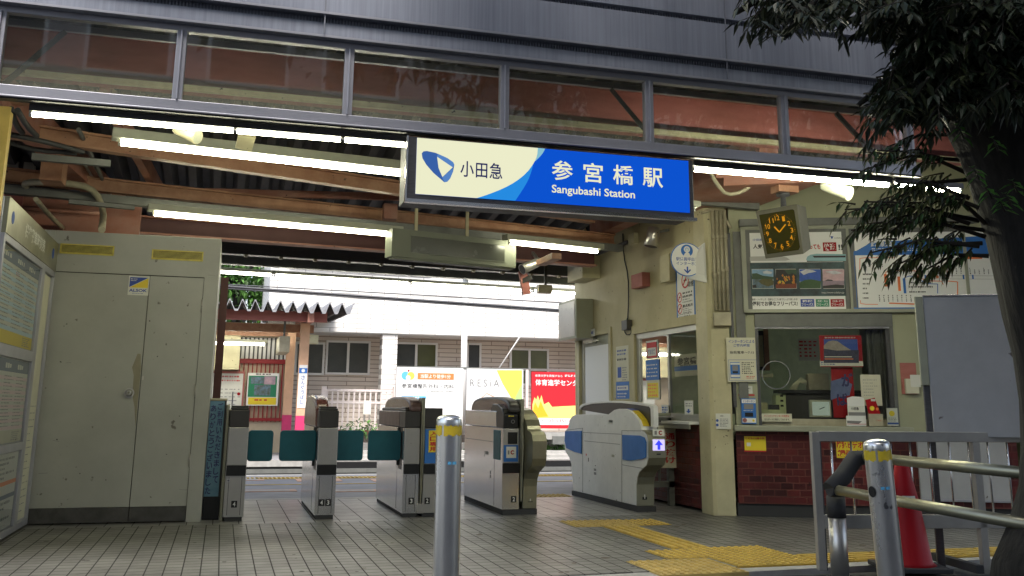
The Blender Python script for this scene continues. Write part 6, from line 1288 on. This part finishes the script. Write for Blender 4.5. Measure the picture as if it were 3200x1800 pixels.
# apartment-like building
mat('siding', (.84, .81, .77), .6, 0, .06, 2)
bricky('wall_tile', (.74, .66, .58), (.69, .61, .535), (.34, .28, .23), .9, .105, .010, .7, 0, False, .5, .6, .12)
bricky('wall_siding', (.84, .82, .79), (.80, .78, .75), (.42, .40, .38), .62, .115, .009, .6, 0, False, .5, .3, .06)
mat('pane_dark', (.035, .04, .045), .3, 0, .4, 2, (.06, .065, .065), spec=.4); mat('pane_olive', (.10, .11, .04), .2, 0, .3, 2)
bl = thing('building', (6, 25, 0), 'large pale building across the track with a white upper storey over tan tiled walls', 'building')
YB, YU = 24.0, 22.9
zsof = at(1244, 1042, Y=YU).z; zl0 = at(843, 900, Y=YU)
b = MB(); b.box((zl0.x, YU, zsof), (30, 34, 12), 'wall_siding'); b.build('upper_storey', bl)
b = MB(); b.box((zl0.x-.2, YB, -1), (30, 34, zsof), 'wall_tile'); b.build('lower_wall', bl)
b = MB(); b.box((zl0.x+.02, YU+.02, zsof-.02), (30, YB-.01, zsof), 'white'); b.build('soffit', bl)
q0, q1 = at(1193, 1100, Y=YU+.1), at(1240, 1100, Y=YU+.1); b = MB(); b.box((q0.x, YU+.05, -1), (q1.x, YU+.45, zsof-.02), 'wall_siding'); b.build('column', bl)
q = at(1795, 1100, Y=YU+.1); b = MB(); b.box((q.x+.2, YU+.05, -1), (q.x+.6, YU+.45, zsof-.02), 'wall_siding'); b.build('column', bl)
def win(p, q, panes, mts=('pane_dark',), y=YB, deep=.02):
    a, c = at(*p, Y=y), at(*q, Y=y); b = MB(); e = .05
    b.box((a.x-e, y-.05, c.z-e), (c.x+e, y+.02, c.z), 'white'); b.box((a.x-e, y-.05, a.z), (c.x+e, y+.02, a.z+e), 'white'); b.box((a.x-e, y-.05, c.z), (a.x, y+.02, a.z), 'white'); b.box((c.x, y-.05, c.z), (c.x+e, y+.02, a.z), 'white')
    for k in range(1, panes): x = a.x+(c.x-a.x)*k/panes; b.box((x-.03, y-.045, c.z), (x+.03, y+.01, a.z), 'white')
    o = b.build('window', bl)
    for k in range(panes): x0 = a.x+(c.x-a.x)*k/panes; x1 = a.x+(c.x-a.x)*(k+1)/panes; b = MB(); b.face([(x0, y-deep, c.z), (x1, y-deep, c.z), (x1, y-deep, a.z), (x0, y-deep, a.z)], mts[k % len(mts)]); b.build('pane', o)
win((1026, 1070), (1148, 1166), 2); win((930, 1075), (1005, 1166), 1); win((1240, 1075), (1358, 1190), 2, ('pane_dark', 'pane_olive')); win((1464, 1078), (1496, 1180), 1, ('wall_in',) if 'wall_in' in MATS else ('pane_dark',)); win((1598, 1094), (1708, 1200), 2, ('pane_olive',))
for k in range(6): x0 = 912+k*74; win((x0, 798+k*4.6), (x0+58, 832+k*4.6), 1, ('pane_grey',) if 'pane_grey' in MATS else ('pane_dark',), YU)
# trees beyond the left end of the building
for k, (px, py, dist, rad, n, lab, mts) in enumerate(((740, 860, 27, 1.3, 2600, 'bright green tree behind the far shelter', ['leaf_bright', 'leaf_mid', 'leaf_bright']), (760, 800, 31, 1.9, 2600, 'taller green tree seen between the beams above the far shelter', ['leaf_mid', 'leaf_bright', 'leaf_mid']), (640, 900, 30, 1.6, 1500, 'green tree at the left behind the far shelter roof', ['leaf_bright', 'leaf_mid']))):
    q = atd(px, py, dist); t = thing('background_tree', (q.x, q.y, 0), lab, 'tree', 'trees behind the far shelter'); r_ = random.Random(k+40)
    b = MB(); b.tube([(q.x, q.y, -1), (q.x+.1, q.y, q.z*.5), (q.x, q.y, q.z+.4)], [.22, .16, .05], 'bark', 8)
    for j in range(5): v = rv(r_)*rad*.7; b.tube([(q.x, q.y, q.z-.6+.2*j), q+v], [.06, .02], 'bark', 6)
    b.build('trunk', t); b = MB()
    for j in range(26): v = rv(r_); leafball(b, q+v*rad, rad*.36, n//26, .20, .11, mts, r_)
    b.build('crown', t)
# far shelter
sh = thing('platform_shelter', (0, 20.5, 0), 'shelter on the far platform with a zigzag folded roof and salmon posts', 'shelter')
mat('deck_light', (.36, .36, .38), .5, .3, .2, 6); mat('post_cream', (.72, .44, .28), .5, 0, .15, 5); mat('slat_red', (.26, .014, .018), .5); mat('slat_wall', (.52, .44, .32), .6, 0, .15, 4)
zr = at(690, 966, Y=19.2).z
b = MB(); xs = []; x = -6.0; x1 = at(1100, 950, Y=19.2).x
while x < x1: xs += [(x, 0), (x+.06, 0), (x+.125, .19), (x+.145, .19)]; x += .235
for k in range(len(xs)-1):
    (xa, za), (xb, zb_) = xs[k], xs[k+1]
    for dz, m_ in ((0, 'deck'), (.012, 'deck_light')): b.face([(xa, 19.2, zr+za+dz), (xb, 19.2, zr+zb_+dz), (xb, 24.4, zr+zb_+dz+.18), (xa, 24.4, zr+za+dz+.18)], m_)
    b.face([(xa, 19.195, zr+za-.02), (xb, 19.195, zr+zb_-.02), (xb, 19.195, zr+zb_+.018), (xa, 19.195, zr+za+.018)], 'deck_light')
b.build('roof', sh)
q = at(1022, 993, Y=19.6); z1 = q.z+.10
b = MB(); b.box((-6, 19.55, z1-.19), (q.x, 19.68, z1), 'paint_red_beam'); b.build('front_beam', sh)
b = MB(); b.box((-6, 20.3, z1-.36), (1.7, 20.38, z1-.20), 'paint_orange'); b.box((-6, 21.6, z1-.36), (1.7, 21.68, z1-.20), 'paint_orange'); b.bar((1.55, 19.3, z1-.12), (1.55, 24, z1+.05), .12, .2, 'paint_salmon'); b.build('inner_beam', sh)
for px, yy in ((947, 20.0), (905, 21.4)):
    q = at(px, 1150, Y=yy); b = MB(); b.box((q.x-.09, yy-.08, .62), (q.x+.09, yy+.1, z1-.2), 'post_cream'); o = b.build('post', sh); b = MB(); b.box((q.x-.095, yy-.085, 0), (q.x+.095, yy+.105, .80), 'pink_dark'); b.build('post_base', o)
    if yy == 20.0:
        PQ = Panel((q.x-.08, yy-.082, 0), (1, 0, 0)); b = MB(); PQ.box(b, (0, .95), (.16, 1.78), 0, .006, 'white'); PQ.box(b, (0, 1.62), (.16, 1.72), .006, .009, 'blue'); PQ.disc(b, (.08, 1.67), .035, .009, 'white', .002, 14); PQ.vtext(b, 'さんぐうばし', (.05, 1.58), (.12, 1.02), .008, 'ink_blue', bold=.01); o2 = b.build('station_plate', sh)
b = MB(); yw = 22.2; xw0, xw1 = at(650, 1200, Y=yw).x, at(893, 1200, Y=yw).x; b.box((xw0-6, yw, 0), (xw1, yw+.1, 2.6), 'slat_wall'); b.build('back_wall', sh)
zt0, zt1 = at(800, 1070, Y=yw).z, at(800, 1122, Y=yw).z; zb0 = at(800, 1315, Y=yw).z; xs0 = at(752, 1100, Y=yw).x
for k in range(12):
    x = xs0+(xw1-xs0)*k/11
    b = MB(); b.box((x-.012, yw-.05, zb0-.02), (x+.012, yw-.012, zt1), 'slat_red'); b.build('slat', sh)
b = MB(); b.box((xs0, yw-.03, zt1), (xw1, yw-.01, zt0+.1), 'white')
for k in range(12): x = xs0+(xw1-xs0)*k/11; b.box((x-.016, yw-.05, zt1), (x+.016, yw-.03, zt0+.1), 'gate_dark')
b.box((xs0, yw-.06, zt1-.10), (xw1, yw-.015, zt1), 'slat_red'); b.box((xs0, yw-.055, zb0), (xw1, yw-.012, zb0+.06), 'slat_red'); b.build('slat_band', sh)
q0, q1 = at(680, 1060, Y=yw-.4), at(746, 1155, Y=yw-.4); b = MB(); b.box((q0.x-1, yw-.4, q1.z), (q1.x, yw-.02, q0.z+.2), 'paint_cream'); b.box((q0.x+.13, yw-.405, q1.z), (q0.x+.135, yw-.4, q0.z), 'ink_grey'); tag(b.build('wall_cupboard'), 'cream cupboard on the wall of the far shelter', 'cupboard')
YP = Panel((0, yw-.06, 0), (1, 0, 0))
t = thing('wall_map', YP.px(720, 1250), 'large pale map board in a brown frame in the far shelter', 'map board')
b = MB(); YP.rect(b, (600, 1158), (757, 1300), .0, 'paint_red_beam', .04); b.build('frame', t)
b = MB(); YP.rect(b, (600, 1165), (752, 1295), .041, 'paper'); YP.dpx(b, (680, 1170), (750, 1196), 2, .044, 'ink_red', cell=.05, fill=.4); YP.dpx(b, (676, 1210), (748, 1270), 5, .044, 'ink_grey', cell=.09, fill=.2); YP.disc(b, YP.uv(682, 1229), .035, .043, 'red', n=12); YP.disc(b, YP.uv(746, 1231), .035, .043, 'red', n=12); b.build('sheet', t)
t = thing('event_poster', YP.px(820, 1215), 'green and yellow poster with photographs on the red slats of the far shelter', 'poster')
b = MB(); YP.rect(b, (775, 1165), (867, 1268), .0, 'white', .03); b.build('board', t)
b = MB(); YP.rect(b, (778, 1174), (862, 1241), .031, 'green'); YP.rect(b, (776, 1242), (862, 1265), .031, 'yellow'); YP.rect(b, (785, 1178), (826, 1200), .0335, 'photo_lake'); YP.rect(b, (826, 1176), (860, 1202), .0335, 'photo_dusk'); YP.rect(b, (795, 1203), (844, 1236), .036, 'photo_lake'); YP.dpx(b, (795, 1247), (836, 1253), 1, .034, 'ink_red', cell=.10, fill=.9); YP.dpx(b, (800, 1167), (848, 1172), 1, .034, 'ink', cell=.07, fill=.9); b.build('print', t)
t = thing('hanging_sign', at(890, 1075, Y=19.9), 'boxy exit sign hanging under the far shelter roof, seen edge-on', 'sign')
q0, q1 = at(878, 1050, Y=19.9), at(896, 1100, Y=19.9); b = MB(); b.box((q0.x-.02, 19.9, q1.z), (q1.x+.05, 21.2, q0.z), 'conduit_beige'); b.build('case', t); b = MB(); b.bar(((q0.x+q1.x)/2, 19.95, q0.z), ((q0.x+q1.x)/2, 19.95, zr+.03), .04, .04, 'conduit_grey'); b.build('hanger', t)
for (x0, y0), (x1, y1), yy, lab in (((560, 1014), (944, 1031), 20.6, 'front fluorescent lamp under the far shelter roof'), ((560, 1068), (828, 1077), 21.3, 'rear fluorescent lamp under the far shelter roof')):
    a_, c_ = at(x0, y0, Y=yy), at(x1, y1, Y=yy); c_.z = a_.z = (a_.z+c_.z)/2; lamp(lab, a_, c_, 0, 'lamps under the far shelter roof', .028, 1, .10, .06, .06, 'tube_light_far')
t = thing('loudspeaker', at(976, 1062, Y=20.0), 'small white loudspeaker on the salmon post of the far shelter', 'loudspeaker'); q = at(976, 1062, Y=20.0); b = MB(); b.box((q.x-.10, 19.95, q.z-.08), (q.x+.10, 20.12, q.z+.10), 'paint_cream', rz=.3); b.build('case', t, .01); b = MB(); b.bar((q.x-.08, 20.04, q.z), (q.x-.25, 20.04, q.z+.03), .03, .03, 'conduit_grey'); b.build('bracket', t)
# screen at the back edge of the concourse, dark post beside the cabinet
b = MB(); b.box((-.10, 10.97, 0), (-.02, 11.05, 2.35), 'maroon'); tag(b.build('dark_post'), 'dark brown post behind the right edge of the grey cabinet', 'post')

# ------------------------------------------------------------------ street tree at the right
tr = thing('street_tree', (4.2, 4.2, 0), 'large dark leafy street tree with a leaning trunk at the right edge', 'tree')
edge = [(x_+34, y_, d_) for x_, y_, d_ in [(2915, 300, 4.95), (2950, 400, 4.95), (2985, 480, 4.95), (3025, 600, 4.95), (3070, 740, 4.95), (3098, 860, 4.9), (3120, 980, 4.9), (3148, 1110, 4.9), (3168, 1250, 4.85), (3175, 1400, 4.85), (3172, 1520, 4.8), (3150, 1640, 4.75), (3105, 1760, 4.7), (3090, 1900, 4.7)]]
rads = [.26, .26, .26, .27, .27, .28, .29, .29, .30, .31, .33, .36, .40, .44]
r_ = random.Random(11)
rt_ = rt.normalized(); pts = [atd(px, py, d)+rt_*(rad) for (px, py, d), rad in zip(edge, rads)]
top = pts[0]; pts = [top+Vector((-.75, -.1, 2.6)), top+Vector((-.42, 0, 1.3)), top+Vector((-.18, 0, .6))]+pts; rads = [.10, .17, .23]+rads
b = MB(); n = 28; rings = []
for i, (p, rad) in enumerate(zip(pts, rads)):
    rings.append([p+(rt_*math.cos(a)+Vector((-rt_.y, rt_.x, 0))*math.sin(a))*rad*(1+.05*math.sin(a*5+i*.35)+.03*math.sin(a*11-i*.8)) for a in [2*math.pi*k/n for k in range(n)]])
b.grid(rings, 'bark', True, True, True); b.build('trunk', tr)
limbs = []
def limb(a, c, r0, sag=.0):
    pts = [a, a*.66+c*.34+Vector((r_.uniform(-.1, .1), r_.uniform(-.1, .1), .10)), a*.33+c*.67+Vector((r_.uniform(-.1, .1), r_.uniform(-.1, .1), .08)), c]
    b = MB(); b.tube(pts, [r0, r0*.7, r0*.45, r0*.2], 'bark', 9); b.build('limb', tr); limbs.append(pts)
T1 = top+Vector((-.3, 0, 1.0)); T2 = top+Vector((-.72, -.1, 2.5)); T0 = top+Vector((0, .1, .1))
for a, c, r0 in ((T1, atd(2300, 40, 5.0), .07), (T0, atd(2680, 330, 5.1), .06), (T2, Vector((.5, 3.5, 5.6)), .10), (T2, Vector((2.2, 1.6, 5.9)), .09), (T2, Vector((5.5, 2.6, 6.2)), .09), (T1, Vector((6.0, 4.8, 4.6)), .08), (T2, Vector((1.4, 5.0, 5.3)), .08), (T1, atd(2450, 120, 4.6), .06), (T2, Vector((3.6, 4.8, 6.2)), .08), (T1, Vector((5.2, 2.2, 4.4)), .08)): limb(a, c, r0)
cr = MB(); tw = MB()
def spray(base, direc, L_, n, mts=('leaf_dark',), ll=.085, lw=.027):
    direc = direc.normalized(); pts = [base+direc*(L_*k/4)+Vector((0, 0, -.10*L_*(k/4)**2)) for k in range(5)]; tw.tube(pts, [.006, .005, .004, .003, .0015], 'branch', 5)
    side = direc.cross(Vector((0, 0, 1))); side = side.normalized() if side.length > .1 else Vector((1, 0, 0))
    for k in range(n):
        f = (k+.5)/n; p = base+direc*(L_*f)+Vector((0, 0, -.10*L_*f*f)); s_ = 1 if k % 2 else -1
        d = direc*.55+side*s_*(.65+.3*r_.random())+Vector((0, 0, -.55-.5*r_.random()))+rv(r_)*.25
        leaf(cr, p, d, ll*r_.uniform(.75, 1.2), lw*r_.uniform(.8, 1.2), r_.choice(mts), r_)
    leaf(cr, pts[-1], direc+Vector((0, 0, -.4)), ll, lw, mts[0], r_)
def inside(poly, x, y):
    c = False; j = len(poly)-1
    for i in range(len(poly)):
        if (poly[i][1] > y) != (poly[j][1] > y) and x < (poly[j][0]-poly[i][0])*(y-poly[i][1])/(poly[j][1]-poly[i][1])+poly[i][0]: c = not c
        j = i
    return c
# the hanging edge of the crown over the canopy front
mass = [(2330, -60), (2350, 10), (2400, 30), (2395, 60), (2370, 75), (2400, 100), (2450, 80), (2540, 60), (2600, 60), (2680, 60), (2760, 60), (2790, 110), (2850, 130), (2870, 175), (2810, 230), (2760, 260), (2760, 290), (2735, 315), (2750, 345), (2800, 345), (2870, 355), (2960, 330), (3260, 310), (3260, -60)]
cnt = 0
while cnt < 760:
    x, y = r_.uniform(2230, 3260), r_.uniform(-60, 410)
    if not inside(mass, x, y) or (cnt > 480 and x < 2760): continue
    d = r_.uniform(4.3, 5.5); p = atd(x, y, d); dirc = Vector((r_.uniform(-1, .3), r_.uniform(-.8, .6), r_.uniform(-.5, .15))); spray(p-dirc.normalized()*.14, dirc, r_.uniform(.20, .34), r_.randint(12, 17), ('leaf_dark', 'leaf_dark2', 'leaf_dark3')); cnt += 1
# the low sprays in front of the poster case and lamp, leaves coloured paler to imitate its light
for x0, y0, x1, y1, n, d in ((3060, 690, 2640, 655, 26, 5.1), (3030, 700, 2700, 630, 22, 5.0), (3080, 740, 2760, 700, 20, 5.0), (3060, 770, 2720, 790, 26, 4.9), (3070, 760, 2800, 830, 26, 4.9), (3090, 800, 2880, 850, 18, 4.9), (3080, 720, 2660, 720, 24, 5.1), (3040, 560, 2760, 640, 16, 5.1), (3020, 540, 2740, 470, 14, 5.1), (3030, 620, 2800, 590, 18, 5.1), (3000, 500, 2700, 530, 16, 5.2), (3080, 700, 2880, 560, 16, 5.0), (2990, 420, 2760, 480, 18, 5.2), (3060, 650, 2900, 640, 14, 4.9)):
    a_, c_ = atd(x0, y0, d), atd(x1, y1, d+.1); tw.tube([a_, a_*.5+c_*.5+Vector((0, 0, .05)), c_], [.012, .008, .004], 'branch', 6)
    n = int(n*.6)
    for k in range(n):
        f = .18+.82*(k+r_.random())/n; p = a_.lerp(c_, f)+Vector((0, 0, .05*math.sin(math.pi*f)))+rv(r_)*.035; dirc = (c_-a_).normalized()*.7+rv(r_)*.5+Vector((0, 0, -.35)); spray(p, dirc, r_.uniform(.06, .11), r_.randint(4, 7), ('leaf_lamplit', 'leaf_mid', 'leaf_dark3'), .066, .019)
# small bright shoots on the trunk
for px, py in ((3100, 620), (3160, 640), (3140, 660), (3060, 560), (3180, 600), (3010, 430), (3120, 470)):
    p = atd(px, py, 4.55); spray(p, Vector((-.4, -.3, .2)), .12, 5, ('leaf_bright',), .07, .03)
# overhead crown, above the frame: it shades the canopy front
for k in range(620):
    c = Vector((r_.uniform(.8, 9), r_.uniform(-2.0, 5.2), 0)) if k > 110 else Vector((r_.uniform(-3, 1.2), r_.uniform(-1, 4.6), 0)); c.z = 4.75+1.7*r_.random()+.12*abs(c.x-4.5)+.10*max(0, 5-c.y)
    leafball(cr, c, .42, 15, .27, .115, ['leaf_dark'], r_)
for k in range(300):
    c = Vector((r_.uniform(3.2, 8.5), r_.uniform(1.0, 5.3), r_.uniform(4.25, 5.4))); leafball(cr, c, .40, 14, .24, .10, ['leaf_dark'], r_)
for li, lp in enumerate(limbs):
    for p in lp[1:]:
        for _ in range(0 if li in (0, 1, 7) else 7): spray(p+rv(r_)*.25, rv(r_)+Vector((0, 0, -.2)), .3, 9)
cr.build('crown', tr); tw.build('twigs', tr)

# ------------------------------------------------------------------ buildings across the street, behind the camera (mirrored in the glazed band)
mat('street_wall', (.50, .46, .44), .8, 0, .15, 1.5); mat('street_wall_pale', (.62, .60, .57), .8, 0, .1, 1.5)
nb = thing('street_building', (0, -9, 0), 'plain tiled building across the street behind the viewer', 'building')
b = MB(); b.box((-11, -14, -.03), (4, -8.5, 21), 'street_wall'); b.build('wall', nb)
for i in range(6):
    for j in range(4): x = -10.4+i*2.4; z = 1.2+j*3.2; b = MB(); b.box((x, -8.52, z), (x+1.7, -8.46, z+1.6), 'white'); o = b.build('window', nb); b = MB(); b.box((x+.08, -8.455, z+.08), (x+1.62, -8.45, z+1.52), 'pane_dark'); b.build('pane', o)
nb = thing('street_building', (12, -10, 0), 'pale plastered building across the street behind the viewer', 'building')
b = MB(); b.box((4.3, -15, -.03), (17, -9.5, 17), 'street_wall_pale'); b.build('wall', nb)
for i in range(4):
    for j in range(3): x = 5.3+i*3.0; z = 1.2+j*3.4; b = MB(); b.box((x, -9.52, z), (x+1.5, -9.46, z+1.7), 'white'); o = b.build('window', nb); b = MB(); b.box((x+.08, -9.455, z+.08), (x+1.42, -9.45, z+1.62), 'pane_dark'); b.build('pane', o)
